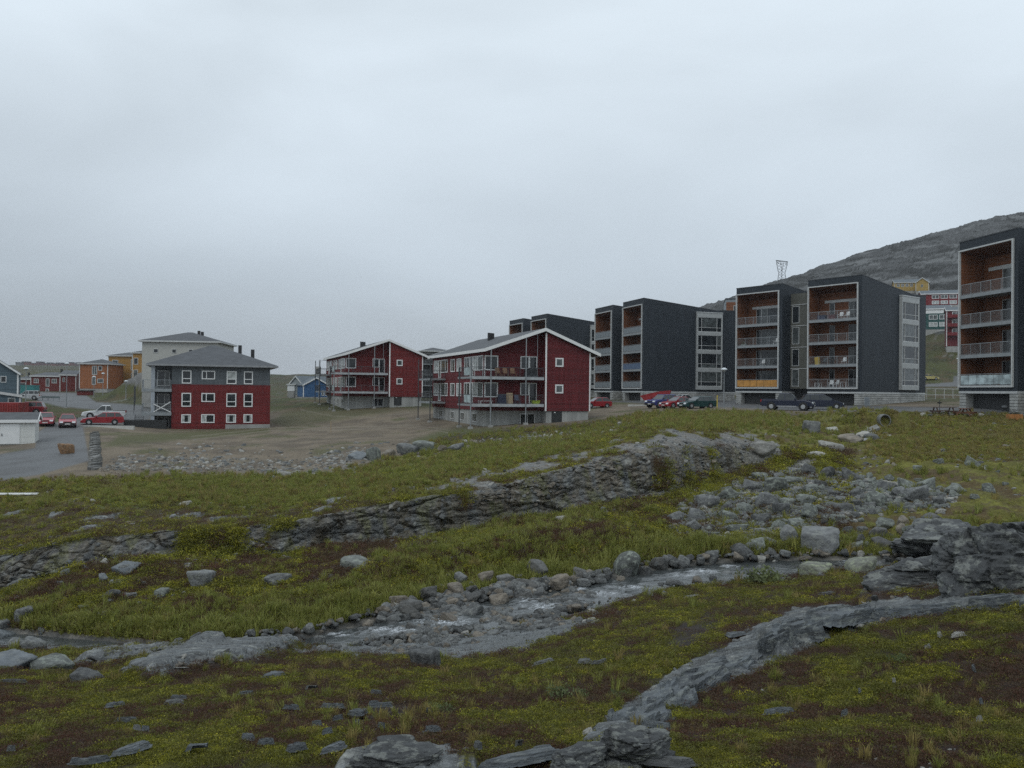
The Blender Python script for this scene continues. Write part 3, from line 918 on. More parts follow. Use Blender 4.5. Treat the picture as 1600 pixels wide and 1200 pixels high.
def rock_mesh(seed, kind='boulder', sub=4):
    r = np.random.default_rng(seed)
    bm = bmesh.new()
    bmesh.ops.create_icosphere(bm, subdivisions=sub, radius=1.0)
    D = np.array([v.co for v in bm.verts]); D /= np.linalg.norm(D, axis=1)[:, None]
    n = int(r.integers(9, 15))
    nn = r.normal(size=(n, 3)); nn[:, 2] *= .8; nn /= np.linalg.norm(nn, axis=1)[:, None]
    dd = r.uniform(.50, .80, n)
    nn = np.concatenate([nn, [[r.normal() * .2, r.normal() * .2, 1], [0, 0, -1]]]); nn[-2] /= np.linalg.norm(nn[-2])
    dd = np.concatenate([dd, [r.uniform(.42, .6), .5]])
    if kind == 'peak': dd[-2] = 1.2
    dots = D @ nn.T
    rad = np.where(dots > 1e-3, dd[None] / np.maximum(dots, 1e-3), 9)
    # soft minimum: faces stay plane, edges worn
    kk = 42.0
    rr = -np.log(np.exp(-kk * np.minimum(rad, 3)).sum(1)) / kk
    rr = np.minimum(rr, 1.15)
    P = D * rr[:, None]
    q = P * 1.7 + seed * 3.1
    rel = .05 * fbm(q[:, 0], q[:, 1], q[:, 2], 5, .55) + .035 * fbm(q[:, 0] * 1.2, q[:, 1] * 1.2, q[:, 2] * 5, 3, ridge=True)
    P = P + D * rel[:, None]
    lo, hi = P.min(0), P.max(0)
    P = (P - (lo + hi) / 2) / (hi - lo)              # fits a unit box
    for v, p in zip(bm.verts, P): v.co = p
    for f in bm.faces: f.smooth = True
    me = bpy.data.meshes.new('rock')
    bm.to_mesh(me); bm.free()
    me.materials.append(RK_GREY)
    return me
ROCKS = [rock_mesh(s, 'boulder', 4) for s in range(20, 32)]
BIGROCKS = [rock_mesh(s, 'boulder', 4) for s in range(40, 46)]
PEAK = rock_mesh(77, 'peak', 4)
def slab_mesh(seed):
    r = np.random.default_rng(seed)
    n = int(r.integers(5, 8))
    an = np.sort(r.uniform(0, 2 * math.pi, n) * .35 + np.arange(n) / n * 2 * math.pi)
    pol = [(math.cos(a) * r.uniform(.72, 1.05), math.sin(a) * r.uniform(.72, 1.05)) for a in an]
    bm = bmesh.new()
    bmesh.ops.create_grid(bm, x_segments=44, y_segments=44, size=1.1)
    P = np.array([v.co for v in bm.verts])
    sdm = np.full(len(P), 9.0)
    for i in range(n):
        (x0, y0), (x1, y1) = pol[i], pol[(i + 1) % n]
        nx, ny = y1 - y0, -(x1 - x0)
        L = math.hypot(nx, ny); nx, ny = nx / L, ny / L
        if nx * x0 + ny * y0 < 0: nx, ny = -nx, -ny
        sdm = np.minimum(sdm, -(P[:, 0] * nx + P[:, 1] * ny - (nx * x0 + ny * y0)))
    sdm = sdm + .04 * fbm(P[:, 0] * 3 + seed, P[:, 1] * 3, None, 3)
    step = .22 * (fbm(P[:, 0] * .9 + seed * 2.3, P[:, 1] * 2.2, None, 2) > .05)
    z = sstep(0, .09, sdm) * (.78 + step + .10 * fbm(P[:, 0] * 2 + 9, P[:, 1] * 5 + seed, None, 4)) + P[:, 0] * r.uniform(-.25, .25) - .35 * (1 - sstep(-.25, 0, sdm))
    for v, q, zz in zip(bm.verts, P, z): v.co = (q[0] / 2, q[1] / 2, zz * .5 - .1)
    bmesh.ops.delete(bm, geom=[v for v, d in zip(list(bm.verts), sdm) if d < -.12], context='VERTS')
    for f in bm.faces: f.smooth = False
    me = bpy.data.meshes.new('slab')
    bm.to_mesh(me); bm.free()
    me.materials.append(RK_GREY)
    return me
SLABS = [slab_mesh(s) for s in range(60, 70)]
def crag_mesh(seed, sub=6):
    me = rock_mesh(seed, 'boulder', sub)
    P = np.array([v.co for v in me.vertices])
    q = P * 5 + seed
    f1, f2, ci = worley(q[:, 0] * .36, q[:, 1] * .36, q[:, 2] * .6)
    nrm = P / np.linalg.norm(P, axis=1)[:, None]
    dsp = .11 * (ci - .5) - .03 * (1 - sstep(0, .1, f2 - f1)) + .06 * fbm(q[:, 0] * .8, q[:, 1] * .8, q[:, 2] * 1.2, 6, .6) + .012 * fbm(q[:, 0] * .5, q[:, 1] * .5, q[:, 2] * 5, 3, ridge=True)
    P = P + nrm * dsp[:, None]
    me.vertices.foreach_set('co', P.astype(np.float32).ravel())
    for p in me.polygons: p.use_smooth = False
    me.update()
    return me
NB_BOULDERS = 0
def rock(name, P, size, rz, mesh, mat, label, cat, group=None, sink=.28, tilt=.12):
    global NB_BOULDERS
    o = bpy.data.objects.new(name, mesh)
    link(o)
    o.scale = size
    o.location = (P[0], P[1], P[2] + size[2] * (.5 - sink))
    o.rotation_euler = (random.gauss(0, tilt), random.gauss(0, tilt), rz)
    if name == 'flat_rock':
        e_ = .25
        gx_ = (ground(P[0] + e_, P[1]) - ground(P[0] - e_, P[1])) / (2 * e_)
        gy_ = (ground(P[0], P[1] + e_) - ground(P[0], P[1] - e_)) / (2 * e_)
        nv = Vector((-gx_ * .8, -gy_ * .8, 1)).normalized()
        o.rotation_euler = (nv.to_track_quat('Z', 'Y').to_matrix() @ Matrix.Rotation(rz, 3, 'Z')).to_euler()
        o.location = (P[0], P[1], ground(P[0], P[1]) + .035 + size[2] * .1)
    o.material_slots[0].link = 'OBJECT'
    o.material_slots[0].material = mat
    NB_BOULDERS += 1
    o['kind'] = 'thing'
    return tag(o, label, cat, group)
def rock_px(px, py, wpx, hpx, mat, label, cat='boulder', name='boulder', mesh=None, rz=None, group=None, sink=.28, depth=.8, tilt=.1, lift=0.0):
    P = ground_px(px, py)
    W = wpx * P.y / F * (1.3 if name == 'flat_rock' else 1.0)
    sn = min(.9, -P.z / P.length + .06)
    if name == 'flat_rock':
        H = max(.06, min(.22 * W, .35 * hpx * P.y / F))
        D_ = min(max((hpx * P.y / F - H * .6) / sn, .25 * W), 1.3 * W)
    else:
        D_ = W * depth
        H = max((hpx * P.y / F - D_ * sn * .55) / (1 - sink), .38 * W)
    Y2 = P.y + D_ * .35
    P2 = Vector((P.x * Y2 / P.y, Y2, min(ground(P.x * Y2 / P.y, Y2), P.z + .25 * H) + lift))
    if mesh is None: mesh = random.choice(BIGROCKS if wpx > 18 else ROCKS)
    return rock(name, P2, (W, D_, H), (random.uniform(-.35, .35) + random.choice((0, math.pi))) if rz is None else rz, mesh, mat, label, cat, group, sink, tilt)

# singled out
for a in [
    (105, 709, 23, 19, RK_ORANGE, 'rusty orange brown block of rock alone on the gravel road'),
    (985, 906, 46, 42, RK_LICHEN, 'pointed pale boulder standing over the far edge of the stream', PEAK),
    (1281, 868, 66, 44, RK_GREY, 'largest smooth grey boulder beside the dark stones above the stream pool'),
    (1238, 853, 30, 33, RK_GREY, 'upright grey block left of the largest boulder by the pool'),
    (1183, 868, 34, 24, RK_LICHEN, 'pale boulder leaning on a darker one at the stream edge'),
    (1160, 879, 38, 26, RK_DARK, 'dark wet boulder under the pale one at the stream edge'),
    (1115, 881, 24, 20, RK_GREY, 'small upright grey stone at the mossy bank left of the pool'),
    (1275, 900, 50, 28, RK_YELLOW, 'yellow green lichened boulder on the near edge of the pool, left of two'),
    (1345, 897, 54, 32, RK_YELLOW, 'yellow green lichened boulder by the pool, right of two, beside the dark crag'),
    (1284, 872, 32, 12, RK_BROWN, 'flat brown stone at the foot of the largest boulder'),
    (674, 1043, 48, 40, RK_DARK, 'dark rounded boulder on the pale slab below the stream'),
    (642, 972, 46, 32, RK_WET, 'largest rounded stone at the left end of the rapids'),
    (320, 921, 44, 32, RK_GREY, 'grey angular block in the green hollow below the rock step'),
    (440, 913, 42, 20, RK_GREY, 'flat grey stone at the rim of the green hollow'),
    (566, 891, 58, 26, RK_LICHEN, 'broad pale lichened slab on the crest of the mossy mound'),
    (186, 932, 34, 16, RK_DARK, 'dark hollowed stone among the rocks at the left'),
    (258, 936, 22, 20, RK_LICHEN, 'small lichened stone right of the dark hollowed stone'),
    (203, 900, 44, 18, RK_BLUE, 'tilted grey slab fallen from the rock step at the left'),
    (46, 975, 32, 28, RK_GREY, 'tall grey boulder at the top of the left rock pile'),
    (10, 991, 28, 20, RK_GREY, 'rounded boulder at the left picture edge on the rock pile'),
    (16, 1008, 36, 24, RK_BLUE, 'long smooth boulder low on the left rock pile'),
    (32, 1014, 34, 18, RK_GREY, 'flat boulder in the middle of the left rock pile'),
    (62, 1017, 36, 24, RK_GREY, 'sloping grey boulder at the right of the left rock pile'),
    (30, 1046, 84, 34, RK_BLUE, 'large smooth blue grey slab at the foot of the left rock pile'),
    (96, 1049, 66, 34, RK_LICHEN, 'white speckled lichen boulder right of the smooth slab'),
    (160, 1067, 52, 26, RK_DARK, 'low dark hump of rock left of the long grey rib'),
    (561, 718, 34, 12, RK_BLUE, 'long dark boulder at the left end of the row below the yard'),
    (587, 722, 23, 24, RK_LICHEN, 'upright pale boulder second from the left in the row below the yard'),
    (608, 716, 22, 15, RK_BROWN, 'brownish boulder between the upright one and the big block in the row'),
    (635, 712, 34, 20, RK_GREY, 'big square grey block in the row below the yard'),
    (663, 706, 36, 19, RK_LICHEN, 'largest rounded boulder of the row below the yard'),
    (692, 705, 20, 11, RK_BROWN, 'low brown boulder right of the largest in the row below the yard'),
    (714, 707, 26, 14, RK_GREY, 'smooth grey boulder at the right end of the row below the yard'),
    (735, 705, 14, 10, RK_BROWN, 'small brown stone ending the row below the yard'),
    (1268, 676, 30, 20, RK_GREY, 'grey boulder on the grass edge left of the culvert'),
    (1190, 716, 46, 22, RK_PALE, 'pale smooth rock knob at the right end of the ridge'),
    (450, 746, 36, 9, RK_PALE, 'pale flat stone where the gravel slope meets the grass'),
    (290, 792, 26, 8, RK_PALE, 'whitish flat stone in the brown heath at the left'),
    (1208, 858, 26, 16, RK_GREY, 'low grey stone on the mossy bank beside the upright block'),
    (1300, 676, 20, 8, RK_PALE, 'pale stone in the dry gully below the culvert'),
    (1302, 704, 44, 12, RK_PALE, 'lowest flat pale slab in the gully below the culvert'),
    (1330, 692, 40, 13, RK_BROWN, 'brownish flat slab halfway up the gully below the culvert'),
    (1352, 684, 30, 10, RK_PALE, 'pale slab beside the small fall under the culvert'),
    (1366, 688, 26, 12, RK_DARK, 'dark wet stone at the foot of the small fall under the culvert'),
    (1280, 716, 34, 10, RK_PALE, 'pale flat slab where the gully meets the boulder field'),
]:
    rock_px(*a[:6], mesh=a[6] if len(a) > 6 else None, rz=0.2 if len(a) > 6 else None)
for a in [
    (598, 1126, 27, 26, RK_BLUE, 'upright blue grey slab among the heather left of centre', .9),
    (560, 1113, 44, 14, RK_BLUE, 'flat blue grey slab left of the upright slab', .8),
    (626, 1111, 34, 10, RK_BLUE, 'thin flat slab right of the upright slab', .8),
    (498, 1114, 36, 14, RK_BLUE, 'leftmost flat slab in the row near the upright slab', .8),
    (360, 1187, 62, 26, RK_BLUE, 'long tilted slab near the bottom edge at the left', .5),
    (322, 1202, 56, 22, RK_BLUE, 'slab cut by the bottom edge below the long tilted slab', .5),
    (428, 1182, 38, 18, RK_BLUE, 'small slab right of the long tilted slab', .7),
    (488, 1164, 26, 15, RK_BLUE, 'little square slab in green leaves above the bottom rocks', .7),
    (513, 1172, 26, 11, RK_BLUE, 'little flat slab beside the square one in green leaves', .7),
    (450, 1063, 42, 22, RK_BLUE, 'tilted pale slab in red heather below the stream', .5),
    (329, 1097, 34, 10, RK_BLUE, 'flat slab in yellow moss at the left', .8),
    (555, 1142, 22, 11, RK_BLUE, 'small flat slab below the row of slabs', .8),
    (556, 1183, 32, 24, RK_BLUE, 'leaning slab at the bottom above the layered rock', .6),
    (598, 1184, 46, 22, RK_BLUE, 'broad slab at the bottom beside the leaning slab', .7),
    (812, 1206, 130, 46, RK_BLUE, 'largest flat blue grey slab at the bottom edge', .6),
    (965, 1208, 110, 50, RK_DARK, 'smooth dark slab at the bottom under the long ledge', .8),
    (984, 1146, 42, 20, RK_BLUE, 'thick stone bar lying on the lower end of the long ledge', .4),
    (48, 1141, 34, 16, RK_DARK, 'dark flat stone of the small cluster in the left heath', .7),
    (62, 1135, 30, 14, RK_BLUE, 'grey stone behind the dark one in the small left cluster', .7),
    (28, 1143, 20, 12, RK_PALE, 'pale chip of the small left cluster', .7),
    (15, 1121, 30, 14, RK_BLUE, 'slanted slab at the left edge above the small cluster', .6),
    (55, 1070, 42, 12, RK_DARK, 'thin dark layered stone in the heath below the left pile', .7),
    (912, 1040, 22, 18, RK_GREY, 'small round stone in the heath at the end of the bare path', .8),
    (933, 1041, 26, 12, RK_GREY, 'small flat stone right of the round one by the bare path', .8),
    (850, 1041, 34, 8, RK_GREY, 'low pale stone in green leaves below the slabs', .8),
    (1130, 1000, 54, 18, RK_BLUE, 'pale flat slab at the end of the bare earth path', .7),
    (1075, 937, 30, 8, RK_GREY, 'low flat stone on the slope right of the stream bend', .8),
    (1430, 1002, 26, 14, RK_PALE, 'pale broken stone in the heath right of the long ledge', .8),
    (1408, 1000, 24, 8, RK_PALE, 'pale flat chip beside the broken stone right of the ledge', .8),
    (1148, 1121, 54, 9, RK_BLUE, 'thin blade of slab in the heath under the long ledge', .6),
    (1215, 978, 34, 16, RK_BLUE, 'pointed slab resting against the upper side of the ledge', .5),
    (1290, 931, 24, 12, RK_DARK, 'small dark stone in the heath left of the crag', .8),
    (1435, 900, 36, 30, RK_BLUE, 'smooth grey plate standing at the foot of the crag', .4),
    (765, 1180, 14, 30, RK_DARK, 'dark splinter of rock standing near the bottom slab', .5),
]:
    rock_px(*a[:6], 'slab', 'flat_rock', depth=a[6], sink=.15, lift=.0, mesh=random.choice(SLABS), tilt=.05, rz=random.uniform(-.5, .5))

RK_CRAG = rock_mat('dark crag rock', (.048, .051, .052), (.20, .21, .19), .75, .85, .6)
for (px, py, wpx, hpx, dep, sd, rz) in ((1525, 926, 215, 104, .7, 101, .3), (1415, 918, 150, 52, .8, 102, -.4), (1640, 915, 190, 98, .8, 103, .2), (1470, 872, 150, 50, 1.0, 104, .1), (1000, 1216, 120, 42, .7, 105, .5), (905, 1216, 90, 26, .7, 106, .2), (620, 1212, 150, 30, .6, 107, .1)):
    P = ground_px(px, min(py, 1195))
    if py > 1195:
        P = at(px, py, P.y - .1); P.z = ground(P.x, P.y)
    W_, H_ = wpx * P.y / F, hpx * P.y / F
    Y2 = P.y + W_ * dep * .4
    o = bpy.data.objects.new('rock_outcrop', crag_mesh(sd))
    link(o)
    o.data.materials.clear(); o.data.materials.append(RK_CRAG)
    o.scale = (W_, W_ * dep, H_ * 1.35)
    o.location = (P.x * Y2 / P.y, Y2, P.z + H_ * .32)
    o.rotation_euler = (0, 0, rz)
    tag(o, 'dark lichened bedrock knob standing out of the heath', 'outcrop', kind='structure')
RK_LEDGE = rock_mat('blue grey ledge rock', (.074, .084, .091), (.20, .215, .195), .6, .75, .5)
CL = [(952, 1146), (1000, 1112), (1052, 1080), (1104, 1050), (1158, 1022), (1212, 998), (1270, 978), (1335, 965), (1400, 956), (1465, 950), (1530, 946), (1600, 943), (1680, 941)]
LEDGE_AXIS = []
for x, y in CL:
    c_ = int(np.argmin(np.abs(pxs - x)))
    r_ = int(np.argmin(np.abs(PY[:, c_] - y) + 99 * (KG[:, c_] > 5)))
    LEDGE_AXIS.append(Vector((GXs[r_, c_], GY[r_, c_], GZ[r_, c_])))
for k in range(len(LEDGE_AXIS) - 1):
    a_, b_ = LEDGE_AXIS[k], LEDGE_AXIS[k + 1]
    d_ = b_ - a_; m_ = (a_ + b_) / 2
    L = d_.length
    ang = math.atan2(d_.y, d_.x)
    for j in range(2):
        o = bpy.data.objects.new('rock_outcrop', slab_mesh(120 + 2 * k + j))
        link(o)
        o.data.materials.clear(); o.data.materials.append(RK_LEDGE)
        wv = (.40 + .014 * k) * (1 if j == 0 else .62)
        o.scale = (L * (1.75 if j == 0 else 1.15), wv * random.uniform(1.0, 1.25), (.26 if j == 0 else .30))
        side = Vector((-d_.y, d_.x, 0)).normalized()
        p_ = m_ + side * (.05 if j == 0 else -.08)
        o.location = (p_.x, p_.y, ground(p_.x, p_.y) + (-.025 if j == 0 else -.07))
        slope = math.atan2(d_.z, math.hypot(d_.x, d_.y))
        o.rotation_euler = (Matrix.Rotation(ang + random.gauss(0, .07), 3, 'Z') @ Matrix.Rotation(-slope, 3, 'Y') @ Matrix.Rotation(random.uniform(-.13, -.05), 3, 'X')).to_euler()
        tag(o, 'jointed plate of the long grey bedrock ledge crossing the near heath', 'outcrop', kind='structure')
def in_poly_pts(pts, n, tries=6000):
    pts = np.asarray(pts, float)
    out_ = []
    while len(out_) < n and tries:
        tries -= 1
        x = random.uniform(pts[:, 0].min(), pts[:, 0].max()); y = random.uniform(pts[:, 1].min(), pts[:, 1].max())
        ins = False
        for i in range(len(pts)):
            x0, y0 = pts[i]; x1, y1 = pts[(i + 1) % len(pts)]
            if (y0 > y) != (y1 > y) and x < (x1 - x0) * (y - y0) / (y1 - y0) + x0: ins = not ins
        if ins: out_.append((x, y))
    return out_
FIELD = [(1045, 812), (1110, 775), (1180, 752), (1235, 740), (1330, 744), (1400, 762), (1500, 772), (1470, 790), (1370, 800), (1330, 812), (1290, 822), (1240, 838), (1170, 846), (1100, 842), (1050, 830)]
TONE = {'grey stone': 'grey', 'lichened stone': 'pale lichened', 'brown stone': 'brownish', 'dark stone': 'dark', 'wet stone': 'wet dark grey', 'pale stone': 'whitish', 'blue grey slab stone': 'blue grey', 'yellow green lichened stone': 'greenish'}
def describe(label, poly, x, y, s, wr, mt):
    xs = [p[0] for p in poly]; ys = [p[1] for p in poly]
    fx, fy = (x - min(xs)) / (max(xs) - min(xs)), (y - min(ys)) / (max(ys) - min(ys))
    size = 'big' if s > wr[0] + .6 * (wr[1] - wr[0]) else 'middling' if s > wr[0] + .22 * (wr[1] - wr[0]) else 'small'
    side = ('left end', 'left half', 'middle', 'right half', 'right end')[min(4, int(fx * 5))]
    row = ('far edge', 'centre', 'near edge')[min(2, int(fy * 3))]
    return size + ' ' + TONE[mt.name] + ' ' + label + ', ' + row + ', ' + side
def strew(poly, n, wr, mats, label, group, hr=(.5, .9), power=2.2, sink=.25, gap=.5, lift=0.0, name='boulder', cat='boulder'):
    """stones over a patch, the bigger first, none through another"""
    got = []
    sizes = sorted((wr[0] + (wr[1] - wr[0]) * random.random() ** power for _ in range(n)), reverse=True)
    for s in sizes:
        for x, y in in_poly_pts(poly, 25):
            if all(math.hypot((x - a) / (s + c), (y - b_) / (s + c) * 1.9) > gap for a, b_, c in got):
                got.append((x, y, s))
                mt_ = random.choice(mats); rock_px(x, y, s, s * random.uniform(*hr), mt_, describe(label, poly, x, y, s, wr, mt_), cat, name, group=group, sink=sink, lift=lift, depth=random.uniform(.6, 1.0), tilt=.25, mesh=random.choice(SLABS if name == 'flat_rock' else ROCKS), **({'rz': random.uniform(-.5, .5)} if name == 'flat_rock' else {}))
                break
strew(FIELD, 135, (11, 38), [RK_LICHEN, RK_LICHEN, RK_GREY, RK_GREY, RK_DARK], 'stone in the boulder field', 'boulders of the boulder field', hr=(.4, .75))
strew([(1308, 850), (1330, 832), (1370, 826), (1400, 815), (1440, 812), (1470, 822), (1440, 845), (1400, 858), (1340, 868), (1310, 866)], 30, (12, 34), [RK_GREY, RK_BROWN, RK_DARK, RK_WET, RK_LICHEN],
      'stone in the bank above the pool', 'stones of the bank above the pool', hr=(.45, .8))
strew([(585, 972), (640, 950), (700, 925), (760, 912), (850, 905), (885, 925), (870, 945), (780, 965), (720, 990), (650, 1000), (590, 985)], 50, (11, 40), [RK_WET, RK_WET, RK_BROWN, RK_GREY],
      'stone in the rapids', 'stones in the rapids', hr=(.55, .9), power=1.8, sink=.08, lift=.10)
strew([(868, 912), (930, 902), (990, 896), (1065, 884), (1068, 898), (1010, 910), (940, 915)], 16, (10, 34), [RK_WET, RK_GREY, RK_BROWN, RK_DARK],
      'stone along the bank by the pointed boulder', 'stones along the bank by the pointed boulder', hr=(.55, .9))
strew([(95, 880), (190, 885), (240, 905), (200, 960), (110, 1000), (60, 1000), (60, 950)], 16, (9, 30), [RK_GREY, RK_LICHEN, RK_BLUE],
      'stone in the left hollow', 'stones in the left hollow', hr=(.35, .7))
strew([(1380, 745), (1470, 700), (1590, 730), (1595, 790), (1480, 790), (1390, 775)], 20, (8, 26), [RK_LICHEN, RK_LICHEN, RK_GREY],
      'stone on the right slope', 'stones on the right slope', hr=(.35, .6), sink=.35)
strew([(650, 862), (780, 832), (900, 812), (1000, 800), (990, 815), (880, 835), (760, 855)], 8, (9, 24), [RK_PALE, RK_LICHEN],
      'stone below the rock step', 'stones below the rock step', hr=(.3, .6))

strew([(180, 1100), (400, 1060), (640, 1060), (930, 1060), (900, 1180), (700, 1185), (420, 1190), (160, 1190)], 18, (14, 40), [RK_BLUE, RK_GREY, RK_BLUE], 'flat slab in the near heath', 'flat slabs in the near heath', hr=(.3, .5), name='flat_rock', cat='slab')
strew([(1180, 1080), (1400, 1010), (1590, 980), (1590, 1180), (1200, 1180)], 8, (12, 30), [RK_BLUE, RK_GREY, RK_PALE], 'flat slab in the heath right of the ledge', 'flat slabs right of the ledge', hr=(.3, .5), name='flat_rock', cat='slab')
# --- scattered instances: small stones, leaves and grass
def scatter(name, P, rot, scl, pick, variants, label, cat):
    me = bpy.data.meshes.new(name)
    me.from_pydata([tuple(p) for p in P], [], [])
    a = me.attributes.new('rot', 'FLOAT_VECTOR', 'POINT'); a.data.foreach_set('vector', np.asarray(rot, np.float32).ravel())
    a = me.attributes.new('scl', 'FLOAT_VECTOR', 'POINT'); a.data.foreach_set('vector', np.asarray(scl, np.float32).ravel())
    a = me.attributes.new('pick', 'INT', 'POINT'); a.data.foreach_set('value', np.asarray(pick, np.int32))
    o = bpy.data.objects.new(name, me)
    link(o)
    g = bpy.data.node_groups.new(name, 'GeometryNodeTree')
    g.interface.new_socket('Geometry', in_out='INPUT', socket_type='NodeSocketGeometry')
    g.interface.new_socket('Geometry', in_out='OUTPUT', socket_type='NodeSocketGeometry')
    gi, go = g.nodes.new('NodeGroupInput'), g.nodes.new('NodeGroupOutput')
    iop = g.nodes.new('GeometryNodeInstanceOnPoints')
    g2i = g.nodes.new('GeometryNodeGeometryToInstance')
    for v in reversed(variants):
        oi = g.nodes.new('GeometryNodeObjectInfo')
        oi.inputs['Object'].default_value = v
        oi.inputs['As Instance'].default_value = False
        g.links.new(oi.outputs['Geometry'], g2i.inputs[0])
    g.links.new(g2i.outputs[0], iop.inputs['Instance'])
    iop.inputs['Pick Instance'].default_value = True
    for nm, ty, so in (('pick', 'INT', 'Instance Index'), ('rot', 'FLOAT_VECTOR', 'Rotation'), ('scl', 'FLOAT_VECTOR', 'Scale')):
        na = g.nodes.new('GeometryNodeInputNamedAttribute')
        na.data_type = ty
        na.inputs['Name'].default_value = nm
        g.links.new(na.outputs[0], iop.inputs[so])
    g.links.new(gi.outputs[0], iop.inputs['Points'])
    g.links.new(iop.outputs[0], go.inputs[0])
    md = o.modifiers.new('scatter', 'NODES')
    md.node_group = g
    return tag(o, label, cat, kind='stuff')
def leaf_mat(name, c0, c1, rough=.6, trans=.3):
    b = NB(name)
    oi = b.n('ShaderNodeObjectInfo')
    c = b.mix(oi.outputs['Random'], c0, c1)
    f = b.rng(b.noise(2.2, 2, .6), .3, .7, .65, 1.35)
    cc = b.scale_col(c, f)
    b.set(cc, rough, 0, .25)
    tr = b.n('ShaderNodeBsdfTranslucent')
    b.l(cc, tr.inputs[0])
    ms = b.n('ShaderNodeMixShader'); ms.inputs[0].default_value = trans
    b.l(b.p.outputs[0], ms.inputs[1]); b.l(tr.outputs[0], ms.inputs[2]); b.l(ms.outputs[0], b.out.inputs[0])
    return b.m
def variant(name, v, f, mat):
    me = bpy.data.meshes.new(name)
    me.from_pydata(v, [], f)
    me.materials.append(mat)
    return bpy.data.objects.new(name, me)
def leaf_clump(seed, n, mat, length=.17, width=.085, height=.55, up=.5):
    r = np.random.default_rng(seed)
    v, f = [], []
    for i in range(n):
        a, q = r.uniform(0, 2 * math.pi), math.sqrt(r.uniform(0, 1))
        c = np.array([q * math.cos(a), q * math.sin(a), height * (1 - q * q) * r.uniform(.25, 1) - .04])
        d = r.normal(size=3); d[2] = abs(d[2]) * up * 2; d /= np.linalg.norm(d)
        s = np.cross(d, r.normal(size=3)); s /= np.linalg.norm(s)
        L, W = length * r.uniform(.6, 1.4), width * r.uniform(.7, 1.3)
        k = len(v)
        v += [tuple(c), tuple(c + d * L * .5 + s * W * .5), tuple(c + d * L), tuple(c + d * L * .5 - s * W * .5)]
        f.append((k, k + 1, k + 2, k + 3))
    return v, f
def grass_tuft(seed, n, spread=.45, w=.035):
    r = np.random.default_rng(seed)
    v, f = [], []
    for i in range(n):
        a = r.uniform(0, 2 * math.pi)
        q = spread * math.sqrt(r.uniform(0, 1))
        c = np.array([q * math.cos(a), q * math.sin(a), -.08])
        ln = np.array([math.cos(a + r.normal() * .8), math.sin(a + r.normal() * .8), 0]) * r.uniform(.1, .55)
        h = r.uniform(.5, 1.05)
        s = np.array([-math.sin(a), math.cos(a), 0]) * w * r.uniform(.7, 1.4)
        m = c + ln * .35 + np.array([0, 0, h * .62])
        t = c + ln + np.array([0, 0, h * (1 - .35 * np.linalg.norm(ln))])
        k = len(v)
        v += [tuple(c - s), tuple(c + s), tuple(m + s * .8), tuple(m - s * .8), tuple(t)]
        f += [(k, k + 1, k + 2, k + 3), (k + 3, k + 2, k + 4)]
    return v, f
L_GREEN = leaf_mat('crowberry leaves', (0.098, 0.104, 0.022), (0.144, 0.135, 0.029))
L_YEL = leaf_mat('yellow moss', (0.309, 0.282, 0.033), (0.217, 0.229, 0.028))
L_RED = leaf_mat('reddish heather', (0.102, 0.041, 0.027), (0.078, 0.051, 0.031))
L_BROWN = leaf_mat('brown heather', (0.078, 0.052, 0.034), (0.110, 0.079, 0.042))
L_WILLOW = leaf_mat('willow leaves', (0.144, 0.169, 0.077), (0.119, 0.150, 0.062))
L_GRASS = leaf_mat('grass blades', (0.195, 0.217, 0.052), (0.260, 0.259, 0.069))
L_STRAW = leaf_mat('straw coloured grass', (0.269, 0.214, 0.078), (0.208, 0.186, 0.060))
VAR_GREEN = [variant('leaf_clump', *leaf_clump(s, 70, m), m) for s, m in ((1, L_GREEN), (2, L_GREEN), (3, L_YEL), (4, L_GREEN))]
VAR_MOSS = [variant('moss_clump', *leaf_clump(s, 90, m, .13, .075, .45, .9), m) for s, m in ((5, L_YEL), (6, L_YEL), (7, L_GREEN))]
VAR_RED = [variant('leaf_clump', *leaf_clump(s, 70, m, .15, .06), m) for s, m in ((11, L_RED), (12, L_BROWN), (13, L_RED), (14, L_BROWN))]
VAR_GRASS = [variant('grass_tuft', *grass_tuft(s, 36), m) for s, m in ((21, L_GRASS), (22, L_GRASS), (23, L_STRAW), (24, L_GRASS))]
VAR_STONE = []
for i, m in enumerate((RK_GREY, RK_BROWN, RK_PALE, RK_DARK, RK_LICHEN)):
    me = rock_mesh(90 + i, 'boulder', 3)
    me.materials.clear(); me.materials.append(m)
    VAR_STONE.append(bpy.data.objects.new('small_stone', me))

vis = (PX > -50) & (PX < 1650) | (KG < 6) & (PX > -330) & (PX < 1930)
areaw = np.ones_like(GY)
areaw[1:-1] = np.abs(PY[:-2] - PY[2:]).clip(.02, 6) ** .5
def sample(weight, n):
    wgt = (weight * vis * areaw).ravel()
    wgt = wgt / wgt.sum()
    i = RNG.choice(wgt.size, n, p=wgt)
    r_, c_ = np.divmod(i, NC)
    j = np.stack([GXs.ravel()[i], GY2.ravel()[i], GZ.ravel()[i]], -1)
    # spread inside the cell
    jit = RNG.uniform(-.5, .5, (n, 2))
    dx = np.gradient(GXs, axis=1).ravel()[i]; dy = np.gradient(GY, axis=0).ravel()[i]; dzy = np.gradient(GZ, axis=0).ravel()[i]
    j[:, 0] += jit[:, 0] * dx; j[:, 1] += jit[:, 1] * dy; j[:, 2] += jit[:, 1] * dzy
    return j, i
